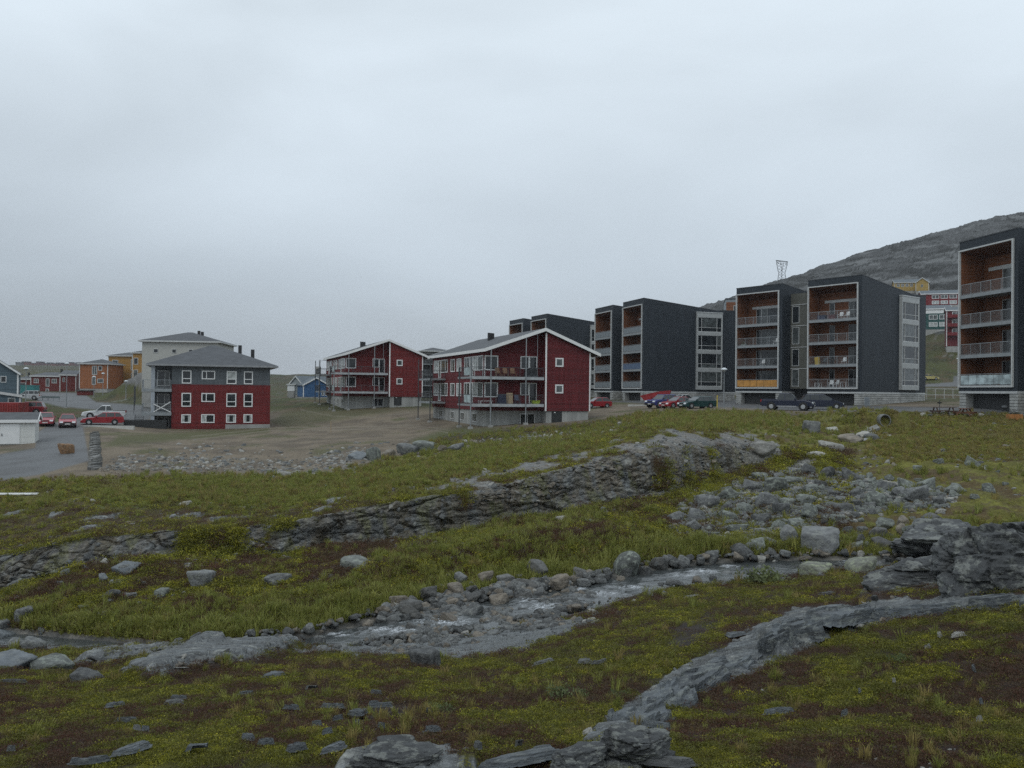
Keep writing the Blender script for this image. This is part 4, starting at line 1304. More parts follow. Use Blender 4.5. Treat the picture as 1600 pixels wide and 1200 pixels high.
def plant(name, weight, n, variants, base, label, cat, hh=(.6, 1.3), pw=.72, probs=None):
    P, i = sample(weight, n)
    k = len(P)
    rot = np.stack([RNG.normal(0, .18, k), RNG.normal(0, .18, k), RNG.uniform(0, 6.28, k)], -1)
    s = base * (np.clip(P[:, 1], 3, 60) / 5) ** pw * (.55 + 1.1 * RNG.random(k) ** 1.8)
    scl = np.stack([s, s, s * RNG.uniform(*hh, k)], -1)
    pick = RNG.choice(len(variants), k, p=probs)
    return scatter(name, P, rot, scl, pick, variants, label, cat)
nr_ = (1 - ROCKC)
nearz = (KG > 1.6) * (KG < 5.0)
gap = sstep(-.22, .08, fbm(GX / .15, GY / .19, None, 3))
plant('yellow_moss', nr_ * nearz * M_YEL * (.15 + gap) * (1 - .9 * M_SOIL), 19500, VAR_MOSS, .050, 'bright yellow green moss cushions in the near heath', 'moss', hh=(.5, 1.1))
plant('crowberry_mat', nr_ * nearz * (.05 + .8 * (1 - M_RED)) * (.12 + gap) * (1 - .9 * M_SOIL), 24500, VAR_GREEN, .052, 'low green and yellow crowberry leaves matting the near heath', 'heath plants', probs=[.34, .33, .05, .28])
plant('heather', nr_ * nearz * (.04 + M_RED) * (.12 + gap) * (1 - .8 * M_SOIL), 24500, VAR_RED, .052, 'low reddish brown heather between the green leaves of the near heath', 'heather')
bz = (KG > 6.05) * (KG < 9.06)
bred = sstep(-.09, .07, .7 * p3 + .5 * p1 + .3 * pA)
plant('bank_heather', nr_ * bz * bred * (.15 + gap) * (PX < 1330), 13000, VAR_RED, .058, 'brown and reddish heather on top of the mounds beyond the stream', 'heather', pw=.85)
plant('bank_heath', nr_ * bz * (1 - bred) * (.2 + gap) * (PX < 1330), 13000, VAR_GREEN + VAR_MOSS[:2], .058, 'green dwarf shrubs on the mounds beyond the stream', 'heath plants', pw=.85)
plant('shelf_heath', nr_ * (KG > 9.05) * (KG < 10.9) * (PX < 1150) * (.3 + sstep(-.1, .2, p1 + .5 * pA)), 9000, VAR_RED[:2] + VAR_GREEN[2:], .040, 'brown and olive heath on the shelf above the rock step', 'heath plants', pw=.85)
gz = nr_ * ((KG > 6.0) * (KG < 8.1)) * (.02 + 1.3 * lush + .45 * sstep(.08, .24, fbm(GX / 2.2 + 15, GY / 2.8, None, 4, .6)) + 1.0 * sstep(5.95, 6.05, KG) * (1 - sstep(6.5, 6.9, KG)))
plant('bank_grass', gz, 8000, VAR_GRASS, .046, 'green grass tufts along the banks beyond the stream', 'grass', hh=(.8, 1.7), pw=.80, probs=[.35, .3, .12, .23])
gz2 = nr_ * ((KG > 9.15) * (KG < 11.9)) * (.12 + lush + sstep(9.9, 10.3, KG) * .7 * sstep(-.12, .15, p3 + .5 * p1)) * (1 - shelf * .7) * (1 - made) * (1 - .9 * rightslope)
plant('meadow_grass', gz2, 12000, VAR_GRASS, .036, 'green and straw coloured grass below the made ground', 'grass', hh=(.7, 1.5), pw=.85, probs=[.3, .25, .25, .2])
isle = np.exp(-((PX - 612) / 38) ** 2 - ((PY - 1002) / 9) ** 2) > .35
def small_stones(name, weight, n, px_r, label, probs, cat='stones'):
    P, i = sample(weight, n)
    k = len(P)
    s = (px_r[0] + (px_r[1] - px_r[0]) * RNG.random(k) ** 2.5) * P[:, 1] / F
    P[:, 2] += streamw.ravel()[i] * .16
    scl = np.stack([s * RNG.uniform(.8, 1.4, k), s, s * RNG.uniform(.4, .85, k)], -1)
    rot = np.stack([RNG.normal(0, .3, k), RNG.normal(0, .3, k), RNG.uniform(0, 6.28, k)], -1)
    return scatter(name, P, rot, scl, RNG.choice(5, k, p=list(probs) + [0.0] * (5 - len(probs))), VAR_STONE, label, cat)
small_stones('stream_cobbles', ((KG > 4.75) * (KG < 6.12) * (PX > 380) * (PX < 1420)) * (.012 + sstep(-.1, .2, fbm(GX / 1.2, GY / 1.2, None, 3)) * sstep(560, 640, PX) * (1 - sstep(860, 960, PX)) * 1.0 + .06 * sstep(5.8, 5.95, KG) + .03 * sstep(1300, 1340, PX)),
             3600, (4, 19), 'small wet cobbles in and beside the stream', [.42, .2, .02, .36])
small_stones('field_stones', inpoly(FIELD, 10, warp=12) * (KG > 6) * (KG < 9) * (.35 + sstep(-.1, .15, p1)), 8500, (3.5, 15), 'small lichened stones filling the boulder field', [.25, .08, .10, .12, .45])
small_stones('yard_rubble', (np.clip(rubble_px, 0, 1) * sstep(-.1, .2, p2) + .05 * slope_made + .35 * inpoly([(720, 690), (800, 684), (940, 672), (1000, 655), (960, 680), (820, 697)], 4, warp=5)) * (KG > 10.3) * (1 - roads), 2800, (1.5, 9), 'pale stones and rubble on the slope below the yard', [.3, .3, .38, .02])
small_stones('scattered_stones', nr_ * ((KG > 6) * (KG < 10.8)) * sstep(.12, .3, fbm(GX / 3 + 60, GY / 4, None, 3)) + .6 * m_bed + .8 * m_back * .3, 1500, (2, 9), 'small grey stones scattered through grass and ridge', [.4, .2, .3, .1])
def shards(name, weight, n, px_r, label, probs, flat=(.25, .6), tilt=.35):
    P, i = sample(weight, n)
    k = len(P)
    s = (px_r[0] + (px_r[1] - px_r[0]) * RNG.random(k) ** 2.2) * P[:, 1] / F
    scl = np.stack([s * RNG.uniform(.8, 1.7, k), s * RNG.uniform(.6, 1, k), s * RNG.uniform(*flat, k)], -1)
    rot = np.stack([RNG.normal(0, tilt, k), RNG.normal(0, tilt, k), .65 + RNG.normal(0, .5, k)], -1)
    return scatter(name, P, rot, scl, RNG.choice(5, k, p=list(probs) + [0.0] * (5 - len(probs))), VAR_STONE, label, 'stones')
shards('step_blocks', m_step + .5 * m_top, 60, (3, 12), 'broken angular blocks standing out of the rock step', [.42, .22, .06, .30], (.5, 1.1), .3)
shards('ridge_shards', m_back + .25 * m_patch, 260, (2, 9), 'loose broken slabs on the bare back of the ridge', [.35, .35, .10, .20])
shards('ledge_shards', (nearz * ROCKC * sstep(.1, .4, ROCK) * (1 - sstep(.75, .95, ROCK))) + .15 * nearz * np.maximum(m_foot, m_foot2), 420, (4, 20), 'small broken plates along the edges of the ledges', [.5, .1, .1, .3], (.2, .5), .3)
small_stones('mound_stones', nr_ * ((KG > 6.1) * (KG < 8.6)) * (PX < 1250) * sstep(.05, .25, fbm(GX / 2.4 + 160, GY / 3, None, 4)), 900, (3, 13), 'small grey stones lying through the grass of the mounds', [.45, .2, .25, .1])
small_stones('heath_chips', nr_ * nearz * sstep(.15, .3, fbm(GX / 1.2 + 20, GY / 1.6, None, 3)), 420, (2, 9), 'small stone chips between the heath plants', [.4, .1, .4, .1])
plant('wispy_grass', nr_ * nearz * (.1 + sstep(.05, .2, fbm(GX / 1.4 + 70, GY / 1.8, None, 3))), 900, VAR_GRASS, .052, 'thin dry grass blades standing out of the near heath', 'grass', hh=(.9, 1.9), probs=[.2, .15, .5, .15])
plant('slope_grass', nr_ * ((KG > 8.0) * (KG < 11.6)) * rightslope * (1 - made) * (.15 + sstep(-.1, .2, p1 + .4 * p2)), 6500, [VAR_GRASS[2], VAR_GRASS[3], VAR_RED[1], VAR_GREEN[2]], .034, 'straw coloured and olive grass on the slope at the right', 'grass', hh=(.6, 1.1), pw=.85, probs=[.45, .2, .15, .2])
plant('bank_edge_grass', nr_ * sstep(5.98, 6.05, KG) * (1 - sstep(6.25, 6.5, KG)) * (PX < 1330), 2600, VAR_GRASS, .075, 'long grass hanging over the far edge of the stream', 'grass', hh=(.8, 1.4), pw=.8, probs=[.4, .3, .05, .25])
def shrub(px, py, wpx, label):
    P = ground_px(px, py)
    s = wpx * P.y / F / 2
    r = random.Random(px)
    v, f = [], []
    for k in range(14):
        vv, ff = leaf_clump(300 + k + px, 26, None, .42, .22, .9, .8)
        o_ = Vector((r.uniform(-.75, .75), r.uniform(-.5, .5), r.uniform(0, .35)))
        q = .38
        n0 = len(v)
        v += [tuple(o_ + Vector(p) * q) for p in vv]
        f += [tuple(i + n0 for i in t) for t in ff]
    me = bpy.data.meshes.new('willow_shrub')
    me.from_pydata([tuple(Vector(p) * s) for p in v], [], f)
    me.materials.append(L_WILLOW)
    o = bpy.data.objects.new('willow_shrub', me)
    link(o); o.location = P
    tag(o, label, 'shrub', 'dwarf willows')
    st_ = MB()
    for k in range(5):
        a = k * 1.3
        st_.tube((0, 0, -.02), (math.cos(a) * s * .5, math.sin(a) * s * .4, s * .35), s * .02, 5, s * .01)
    st_.build('stem', plain('shrub bark', (.06, .045, .035)), o)
shrub(880, 1092, 66, 'pale green dwarf willow in the heather at the centre')
shrub(1345, 1035, 42, 'small pale green dwarf willow in the heath right of the ledge')
shrub(1188, 912, 84, 'bright green dwarf willow beside the pool')
shrub(950, 1090, 40, 'smaller green dwarf willow right of the pale one at the centre')
shrub(705, 1115, 50, 'dark green dwarf willow in the heather below the rounded boulder')
# ------------------------------------------------------------------ building kit (local axes: x right along the front, y back, z up)
def frame_M(O, ux, n):
    """matrix whose x runs along ux, y along the outward normal n, z up, origin O"""
    ux, n = Vector(ux).normalized(), Vector(n).normalized()
    M = Matrix.Identity(4)
    for i, a in enumerate((ux, n, Vector((0, 0, 1)))):
        for j in range(3): M[j][i] = a[j]
    for j in range(3): M[j][3] = O[j]
    return M
def window(parent, O, ux, n, x0, x1, z0, z1, fm=None, pm=None, cols=(), rows=(), fw=.09, proud=.07, name='window', panes=None):
    """frame with bars as one mesh; its panes are children"""
    fm = fm or WHITE
    M = frame_M(O, ux, n)
    m = MB(M)
    m.box(x0, x1, .002, proud, z1 - fw, z1); m.box(x0, x1, .002, proud, z0, z0 + fw)
    m.box(x0, x0 + fw, .002, proud - .002, z0 + fw, z1 - fw); m.box(x1 - fw, x1, .002, proud - .002, z0 + fw, z1 - fw)
    xs = [x0 + fw] + [x0 + (x1 - x0) * c for c in cols] + [x1 - fw]
    zs = [z0 + fw] + [z0 + (z1 - z0) * r for r in rows] + [z1 - fw]
    for x in xs[1:-1]: m.box(x - fw * .4, x + fw * .4, .002, proud - .006, z0 + fw, z1 - fw)
    for z in zs[1:-1]: m.box(x0 + fw, x1 - fw, .002, proud - .010, z - fw * .4, z + fw * .4)
    f = m.build(name, fm, parent)
    k = 0
    for i in range(len(xs) - 1):
        for j in range(len(zs) - 1):
            q = MB(M).box(xs[i], xs[i + 1], .001, .022 + .001 * ((i + j) % 3), zs[j], zs[j + 1])
            q.build('pane', (panes[k % len(panes)] if panes else (pm or GLASS)), f)
            k += 1
    return f
def railing(parent, pts, h=1.05, z=0.0, mat=None, step=.13, panel=None, name='railing'):
    """handrail, posts and bars along a polyline of (x, y)"""
    mat = mat or STEEL
    m = MB()
    for (ax, ay), (bx, by) in zip(pts[:-1], pts[1:]):
        L = math.hypot(bx - ax, by - ay)
        m.bar((ax, ay, z + h), (bx, by, z + h), .05)
        m.bar((ax, ay, z + .10), (bx, by, z + .10), .03)
        n = max(1, int(L / 1.2))
        for i in range(n + 1):
            t = i / n
            x, y = ax + (bx - ax) * t, ay + (by - ay) * t
            m.bar((x, y, z), (x, y, z + h), .045)
        if step:
            n = int(L / step)
            for i in range(1, n):
                t = i / n
                x, y = ax + (bx - ax) * t, ay + (by - ay) * t
                m.bar((x, y, z + .1), (x, y, z + h), .014)
    return m.build(name, mat, parent)

MESH_PANEL = plain('perforated metal panel', (0.20, 0.225, 0.24), 0.5, 0.15, 4, 0.3)
GLASS_PANEL = glass('frosted balcony glass', (0.34, 0.41, 0.42), 0.25, 1.0)
BLUE_PANEL = plain('blue balcony cloth', (0.085, 0.125, 0.20), 0.7, 0.1)
ORANGE_PANEL = plain('orange balcony panel', (0.46, 0.23, 0.055), 0.6, 0.25, 1.1)
STAIR_MESH = boards('olive grey stair screen', (0.105, 0.106, 0.090), 0.1, 'Z', 0.5, 0.08, 0.2, 0.75, 0.15)
FRAME_GREY = plain('light grey steel frame', (0.46, 0.475, 0.47), 0.5, 0.1)
BAY_GREY = plain('light grey bay cladding', (0.36, 0.375, 0.37), 0.55, 0.12)
SLAB_GREY = plain('balcony slab edge', (0.24, 0.26, 0.27), 0.6, 0.15)
PLINTH_W = plain('weathered grey boards', (0.34, 0.345, 0.33), 0.8, 0.35, 1.6)
RECESS_SHADE = plain('painted recess shade', (0.030, 0.031, 0.032), 0.7, 0.2)  # near black fill: the shade of open recesses put into the colour
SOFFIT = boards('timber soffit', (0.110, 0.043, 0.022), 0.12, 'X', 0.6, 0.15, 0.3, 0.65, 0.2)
DARK_WOOD = boards('dark oiled timber', (0.085, 0.032, 0.017), 0.11, 'Z', 0.6, 0.2, 0.3, 0.6, 0.2)

FLO = [0.0, 2.95, 5.9, 8.85]
ROOF = lambda y: 14.25 - 0.112 * min(y, 13.0) + 0.03 * max(0, y - 13.0)
def wing(parent, x0, bay, style, x1=None):
    """one tower of a dark block: cladding, open loggias on the front, bay windows on the right side"""
    x1 = x1 or x0 + 7.6
    D = 16.8
    dy = 2.6
    # cladding: roofed body behind the loggias and the deep surround in front
    m = MB()
    prof = [(dy, -.5), (D, -.5), (D, ROOF(D)), (13.0, ROOF(13)), (dy, ROOF(dy))]
    m.prism(prof, lambda y, z: (x0, y, z), lambda y, z: (x1, y, z))
    m.box(x0 + .001, x0 + .14, 0, dy, -.5, 13.3)                                  # left fin
    m.box(x1 - .62, x1, 0, dy, -.5, 13.3)                                         # right fin
    m.box(x0 + .14, x1 - .62, 0, dy, -.5, -.14)                                   # bottom
    m.prism([(0, 13.3), (dy, 13.3), (dy, ROOF(dy)), (0, ROOF(0))], lambda y, z: (x0, y, z), lambda y, z: (x1, y, z))
    wl = m.build('wall', DARK_SLATE, parent)
    rf = MB().hexa([(x0 - .03, -.04, ROOF(0)), (x1 + .03, -.04, ROOF(0)), (x1 + .03, 13, ROOF(13)), (x0 - .03, 13, ROOF(13)),
                    (x0 - .03, -.04, ROOF(0) + .10), (x1 + .03, -.04, ROOF(0) + .10), (x1 + .03, 13, ROOF(13) + .10), (x0 - .03, 13, ROOF(13) + .10)])
    rf.hexa([(x0 - .03, 13, ROOF(13)), (x1 + .03, 13, ROOF(13)), (x1 + .03, D + .05, ROOF(D)), (x0 - .03, D + .05, ROOF(D)),
             (x0 - .03, 13, ROOF(13) + .10), (x1 + .03, 13, ROOF(13) + .10), (x1 + .03, D + .05, ROOF(D) + .10), (x0 - .03, D + .05, ROOF(D) + .10)])
    rf.build('roof', plain('dark roof edge', (.05, .055, .06), .6, .1), parent)
    a, b_ = x0 + .14, x1 - .62
    fr = MB()
    fr.box(a - .14, a + .02, -.16, .04, -.14, 13.42); fr.box(b_ - .02, b_ + .14, -.16, .04, -.14, 13.42)
    fr.box(a + .02, b_ - .02, -.16, .04, 13.28, 13.42); fr.box(a + .02, b_ - .02, -.16, .04, -.14, .03)
    fr.build('loggia_frame', FRAME_GREY, parent)
    li = MB()
    li.box(a, a + .05, .04, dy, -.14, 13.3); li.box(b_ - .05, b_, .04, dy, -.14, 13.3)
    li.box(a + .05, b_ - .05, dy - .05, dy, -.14, 13.25)
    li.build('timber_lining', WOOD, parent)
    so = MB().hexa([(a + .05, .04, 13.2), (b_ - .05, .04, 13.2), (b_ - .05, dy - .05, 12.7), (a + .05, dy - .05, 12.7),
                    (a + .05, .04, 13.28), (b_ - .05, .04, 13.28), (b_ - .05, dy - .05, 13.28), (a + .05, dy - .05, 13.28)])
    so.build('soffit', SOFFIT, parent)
    W = b_ - a
    for i, z in enumerate(FLO):
        s = MB().box(a + .052, b_ - .052, -.02, dy - .052, z - (.10 if i else .13), z + .06)
        bal = s.build('balcony', SLAB_GREY, parent)
        if i: MB().box(a + .02, b_ - .02, -.06, -.022, z - .24, z + .10).build('slab_edge', SLAB_GREY, bal)
        kind = style['rail'][i]
        y = .02
        if kind == 'mesh':
            railing(bal, [(a + .1, y), (b_ - .1, y)], 1.08, z + .06, STEEL, .10)
        else:
            railing(bal, [(a + .1, y), (b_ - .1, y)], 1.08, z + .06, STEEL, 0)
            pm = {'glass': GLASS_PANEL, 'orange': ORANGE_PANEL, 'blue': BLUE_PANEL, 'grey': MESH_PANEL}[kind]
            n = 6
            for k in range(n):
                q0, q1 = a + .12 + (W - .24) * k / n, a + .12 + (W - .24) * (k + 1) / n
                MB().box(q0 + .02, q1 - .02, y - .05, y - .03, z + .14, z + 1.04).build('panel', pm, bal)
        # glazed back wall of the loggia
        top = z + (2.45 if i < 3 else 2.5)
        O = (a, dy - .05, 0); ux = (1, 0, 0); n_ = (0, -1, 0)
        for (f0, f1, mats, cols) in style['glaze']:
            window(parent, O, ux, n_, W * f0, W * f1, z + .10, top, FRAME_GREY, None, cols, (), .06, .06, 'glazed_door', [random.choice(mats) for _ in range(3)])
        if i == 3:
            MB().box(a + .8, b_ - .1, dy - .16, dy - .051, top, top + .35).build('lintel', FRAME_GREY, parent)
    if bay:
        y0, y1 = 9.4, 14.1
        m = MB()
        P = .42
        zz = [(-.15, .42), (2.75, 3.35), (5.72, 6.30), (8.68, 9.25), (11.6, 12.35)]
        for z0, z1 in zz: m.box(x1, x1 + P, y0, y1, z0, z1)
        for z0, z1 in zip([q[1] for q in zz[:-1]], [q[0] for q in zz[1:]]):
            m.box(x1, x1 + P, y0, y0 + .14, z0, z1); m.box(x1, x1 + P, y1 - .14, y1, z0, z1)
        bb = m.build('bay', BAY_GREY, parent)
        MB().box(x1, x1 + P + .06, y0 - .05, y1 + .05, 12.351, 12.47).build('cap', FRAME_GREY, bb)
        for z0, z1 in zip([q[1] for q in zz[:-1]], [q[0] for q in zz[1:]]):
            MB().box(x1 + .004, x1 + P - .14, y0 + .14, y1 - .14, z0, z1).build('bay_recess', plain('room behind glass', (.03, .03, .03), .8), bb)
            window(parent, (x1 + P - .14, y0 + .14, 0), (0, 1, 0), (1, 0, 0), 0, y1 - y0 - .28, z0, z1, WHITE_DIM, None, (.16, .80), (.30,), .07, .09, 'bay_window',
                   [random.choice((GLASS, GLASS, GLASS_B)) for _ in range(6)])
    return wl
def plinth(parent, x0, x1, zg, zs):
    """boarded base with the open garage front"""
    D = 16.8
    MB().box(x0, x1, -.03, D, -.72, -.501).build('plinth_beam', FRAME_GREY, parent)
    g = MB()
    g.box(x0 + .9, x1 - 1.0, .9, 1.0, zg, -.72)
    g.build('garage_shade_sheet', RECESS_SHADE, parent)  # dark sheet painted as the shade inside the open garage
    for (a, b_) in ((x0 + .05, x0 + .9), (x1 - 1.0, x1 - .05)):
        p = MB().box(a, b_, .10, 1.6, zg, -.72).build('plinth_pier', CONC, parent)
        z = -.74
        while z > zg:
            MB().box(a - .015, b_ + .015, .04, .09, z - .27, z - .04).build('board', PLINTH_W, p)
            z -= .29
    s = MB().box(x1 - .16, x1 - .06, 1.6, D - .05, zg - .5, -.72).build('plinth_wall', CONC, parent)
    z = -.74
    k = 0
    while z > zg - .3:
        yb = D - .05
        MB().box(x1 - .055, x1 - .01, .04, yb, z - .27, z - .04).build('board', PLINTH_W, s)
        z -= .29; k += 1
    MB().box(x0 + .06, x0 + .16, 1.6, D - .05, zg - .5, -.72).build('plinth_wall', CONC, parent)

ST = lambda rails, glaze: {'rail': rails, 'glaze': glaze}
DG, DB = [GLASS], [GLASS, GLASS_B, GLASS_B]
G_LEFT = [(.22, .34, DG, ()), (.34, .78, [GLASS, GLASS_B, GLASS_B], (.34,)), ]
G_RIGHT = [(.22, .33, DG, ()), (.62, .97, [GLASS_B, GLASS], (.3,))]
G_DARK = [(.36, .97, DG, (.18, .72))]
def dark_block(label, corner_px, corner_Y, ang, z0, styL, styR, zg, right_only=False):
    """corner: the right front corner of the right wing; ang: bearing of the front"""
    P = at(corner_px, 500, corner_Y)
    ux = Vector((math.cos(ang), math.sin(ang), 0))
    org = Vector((P.x, P.y, 0)) - ux * 19.1
    t = thing('apartment_block', label, 'apartment block', (org.x, org.y, z0), ang, 'dark apartment blocks')
    wing(t, 0, False, styL)
    plinth(t, 0, 7.6, zg, 0)
    # stair hall between the wings
    m = MB().box(7.6, 11.5, 2.0, 14, -.1, 13.0)
    sh = m.build('stair_hall', STAIR_MESH, t)
    for z in (2.6, 5.55, 8.5, 11.4):
        MB().box(7.62, 11.48, 1.94, 1.998, z, z + .08).build('transom', FRAME_GREY, sh)
    for i, z in enumerate((.2, 3.0, 6.0, 8.9)):
        window(t, (7.6, 2.0, 0), (1, 0, 0), (0, -1, 0), .25, 1.35, z, z + 2.35, FRAME_GREY, (GLASS_B, GLASS, GLASS_B, GLASS)[i], (), (), .07, .06, 'stair_window')
    MB().box(7.62, 11.48, 3.0, 14, zg - .5, -.102).build('stair_shade_block', RECESS_SHADE, t)  # block coloured as the shaded recess below the stair hall
    wing(t, 11.5, True, styR)
    plinth(t, 11.5, 19.1, zg, 0)
    return t
ALLM = ['mesh'] * 4
b3 = dark_block('dark slate apartment block with orange panels on its lowest left balcony', 1347, 104, math.atan2(-6.0, 4.7), .93,
                ST(['orange', 'mesh', 'mesh', 'mesh'], G_LEFT), ST(ALLM, G_RIGHT), -3.6)
b2 = dark_block('dark slate apartment block behind the parked blue, red and green cars', 1006, 131, math.atan2(-8.0, 2.6), .80,
                ST(['grey'] * 4, G_DARK), ST(['grey', 'blue', 'grey', 'grey'], G_DARK), -3.0)
b1 = dark_block('farthest dark slate apartment block, mostly behind the roof of the red gabled house', 855.3, 160.7, math.atan2(-6.4, 2.7), .95,
                ST(['grey'] * 4, G_DARK), ST(['grey'] * 4, G_DARK), -3.0)
a4 = math.atan2(-7.5, 1.25)
c4 = at(1591, 500, 74.5) + Vector((math.cos(a4), math.sin(a4), 0)) * 11.5
k4 = F * c4.x / c4.y
b4 = dark_block('dark slate apartment block cut by the right picture edge behind the picnic tables', 800 + k4, c4.y, a4, 1.02,
                ST(['glass', 'mesh', 'mesh', 'mesh'], [(.38, .97, [GLASS, GLASS, GLASS_B], (.25, .7))]), ST(ALLM, G_DARK), -2.9)
# ------------------------------------------------------------------ red gabled houses with wrap-round balconies
LIGHT_TRIM = WHITE
def red_house(label, P, rz, zg):
    t = thing('gabled_house', label, 'house', P, rz, 'red gabled houses')
    XL, XR, YR, YB = -6.5, 5.2, 1.5, 22.0
    pk = (-.2, 8.72)
    zr = lambda x: pk[1] - (x - pk[0]) * .395 if x > pk[0] else pk[1] - (pk[0] - x) * .345
    # boarded walls: the flush right part and the set-back left part
    m = MB()
    right = [(0, 0), (XR, 0), (XR, zr(XR) - .25), (0, zr(0) - .25)]
    m.prism(right, lambda x, z: (x, 0, z), lambda x, z: (x, YB, z))
    left = [(XL, 0), (0, 0), (0, zr(0) - .25), (pk[0], pk[1] - .25), (XL, zr(XL) - .25)]
    m.prism(left, lambda x, z: (x, YR, z), lambda x, z: (x, YB, z))
    m.build('wall', RED_BOARD if 'nearer' in label else RED_BOARD_BRIGHT, t)
    # board marked concrete base
    m = MB().box(.12, XR - .12, .12, YB - .1, zg, -.001).box(XL + .12, .12, YR + .12, YB - .1, zg, -.002)
    bs = m.build('concrete_base', CONC_BOARD, t)
    # roof: two thin slopes, white verge and eaves boards
    y0, y1 = -.35, YB + .4
    xl, xr = -7.0, 6.25
    m = MB()
    for xa, xb in ((xl, pk[0]), (pk[0], xr)):
        m.hexa([(xa, y0, zr(xa) - .12), (xb, y0, zr(xb) - .12), (xb, y1, zr(xb) - .12), (xa, y1, zr(xa) - .12),
                (xa, y0, zr(xa) + .1), (xb, y0, zr(xb) + .1), (xb, y1, zr(xb) + .1), (xa, y1, zr(xa) + .1)])
    rf = m.build('roof', ROOF_DARK, t)
    m = MB()
    for xa, xb in ((xl, pk[0]), (pk[0], xr)):
        for ya, yb in ((y0 - .06, y0 - .001), (y1 + .001, y1 + .06)):
            m.hexa([(xa, ya, zr(xa) - .22), (xb, ya, zr(xb) - .22), (xb, yb, zr(xb) - .22), (xa, yb, zr(xa) - .22),
                    (xa, ya, zr(xa) + .13), (xb, ya, zr(xb) + .13), (xb, yb, zr(xb) + .13), (xa, yb, zr(xa) + .13)])
    m.box(xl - .06, xl - .001, y0 - .06, y1 + .06, zr(xl) - .22, zr(xl) + .10)
    m.box(xr + .001, xr + .06, y0 - .06, y1 + .06, zr(xr) - .22, zr(xr) + .10)
    m.build('fascia', LIGHT_TRIM, rf)
    for k in range(4):
        MB().box(-2.35 + .26 * k, -2.15 + .26 * k, 12.2 + .2 * k, 12.45 + .2 * k, zr(-2.3), zr(-2.3) + 1.05).build('chimney', BLACK, rf)
    MB().box(-.09, .09, -.05, -.001, 0, zr(0) - .3).build('corner_board', LIGHT_TRIM, t)
    MB().box(XR - .09, XR + .05, -.05, .12, 0, zr(XR) - .25).build('corner_board', LIGHT_TRIM, t)
    # small square windows on the flush part, cellar door below
    for z in (1.9, 4.75):
        window(t, (0, 0, 0), (1, 0, 0), (0, -1, 0), 1.08, 2.02, z, z + .95, WHITE, GLASS_B, (), (), .14, .06)
    d = MB().box(.75, 1.95, .09, .119, -1.35, -.05).build('cellar_door', plain('dark cellar door', (.025, .028, .028), .6), t)
    MB().box(1.02, 1.22, .075, .089, -.19, -.10).build('lamp', WHITE, d)
    # front of the set-back part
    Of = (0, YR, 0)
    for fl in (.7, 3.55):
        lf = window(t, Of, (1, 0, 0), (0, -1, 0), -2.35, -1.35, fl + .95, fl + 2.3, WHITE, GLASS, (), (), .09)
        window(t, Of, (1, 0, 0), (0, -1, 0), -1.34, -.45, fl + .08, fl + 2.3, WHITE, GLASS, (), (), .09, .07, 'balcony_door')
        window(t, Of, (1, 0, 0), (0, -1, 0), -6.42, -4.9, fl + .72, fl + 2.3, WHITE, GLASS, (), (), .12)
        Os = (XL, 0, 0)
        un, nn = (0, -1, 0), (-1, 0, 0)
        W_ = lambda a, b_, z0, z1, pm, cols=(), nm='window': window(t, Os, un, nn, -b_, -a, z0, z1, WHITE, None, cols, (), .09, .07, nm, pm)
        W_(1.62, 5.0, fl + .72, fl + 2.3, [GLASS_C, GLASS_B], (.5,))
        W_(5.05, 6.1, fl + .08, fl + 2.3, [GLASS_B], (), 'balcony_door')
        W_(6.15, 8.2, fl + .72, fl + 2.3, [GLASS_B, GLASS], (.5,))
        W_(9.4, 11.2, fl + .75, fl + 2.25, [GLASS_C])
        W_(12.0, 13.7, fl + .75, fl + 2.25, [GLASS_B, GLASS], (.4,))
        W_(15.0, 17.9, fl + .72, fl + 2.3, [GLASS_B, GLASS], (.66,))
        W_(18.0, 19.0, fl + .08, fl + 2.3, [GLASS_B], (), 'balcony_door')
        W_(19.1, 21.2, fl + .72, fl + 2.3, [GLASS_C], (.5,))
        # wrap-round front balcony
        m = MB().box(-8.4, -.3, -.15, YR - .004, fl - .20, fl).box(-8.4, XL - .003, YR - .004, 4.6, fl - .20, fl)
        bal = m.build('balcony', SLAB_GREY, t)
        MB().box(-8.44, -.28, -.19, -.151, fl - .26, fl + .04).build('slab_edge', plain('pale steel edge', (.36, .38, .39), .5), bal)
        railing(bal, [(-.35, -.08), (-8.3, -.08), (-8.3, 4.55)], 1.0, fl, DARK_STEEL, .16)
        q = MB().box(-8.37, -8.34, .4, 2.4, fl + .15, fl + .95).build('panel', GLASS_PANEL, bal)
        m = MB().box(-8.4, XL - .003, 15.9, 21.5, fl - .20, fl)
        bal = m.build('balcony', SLAB_GREY, t)
        railing(bal, [(XL - .1, 15.95), (-8.35, 15.95), (-8.35, 21.45), (XL - .1, 21.45)], 1.0, fl, DARK_STEEL, .16)
    # posts carrying the balconies, on small footings
    for (x, y, top) in ((-2.4, -.3, zr(-2.4) - .15), (-6.3, -.3, zr(-6.3) - .15), (-8.45, -.22, 4.6), (-8.47, 3.7, 4.6), (-8.45, 15.8, 6.0), (-8.45, 21.6, 6.0), (-1.0, -.02, zr(-1) - .15)):
        if x == -1.0:
            MB().tube((x, y, 3.5), (x, y, top), .03, 6).build('hanger', STEEL, t)
            continue
        g = ground_local(t, x, y)
        p = MB().tube((x, y, g), (x, y, top), .065, 8).build('post', STEEL if y < 0 else DARK_STEEL, t)
        MB().box(x - .22, x + .22, y - .22, y + .22, g - .4, g + .22).build('footing', CONC, p)
    # cellar windows
    window(t, (0, YR + .12, 0), (1, 0, 0), (0, -1, 0), -2.3, -.6, -1.55, -.3, WHITE_DIM, GLASS, (.5,), (), .08)
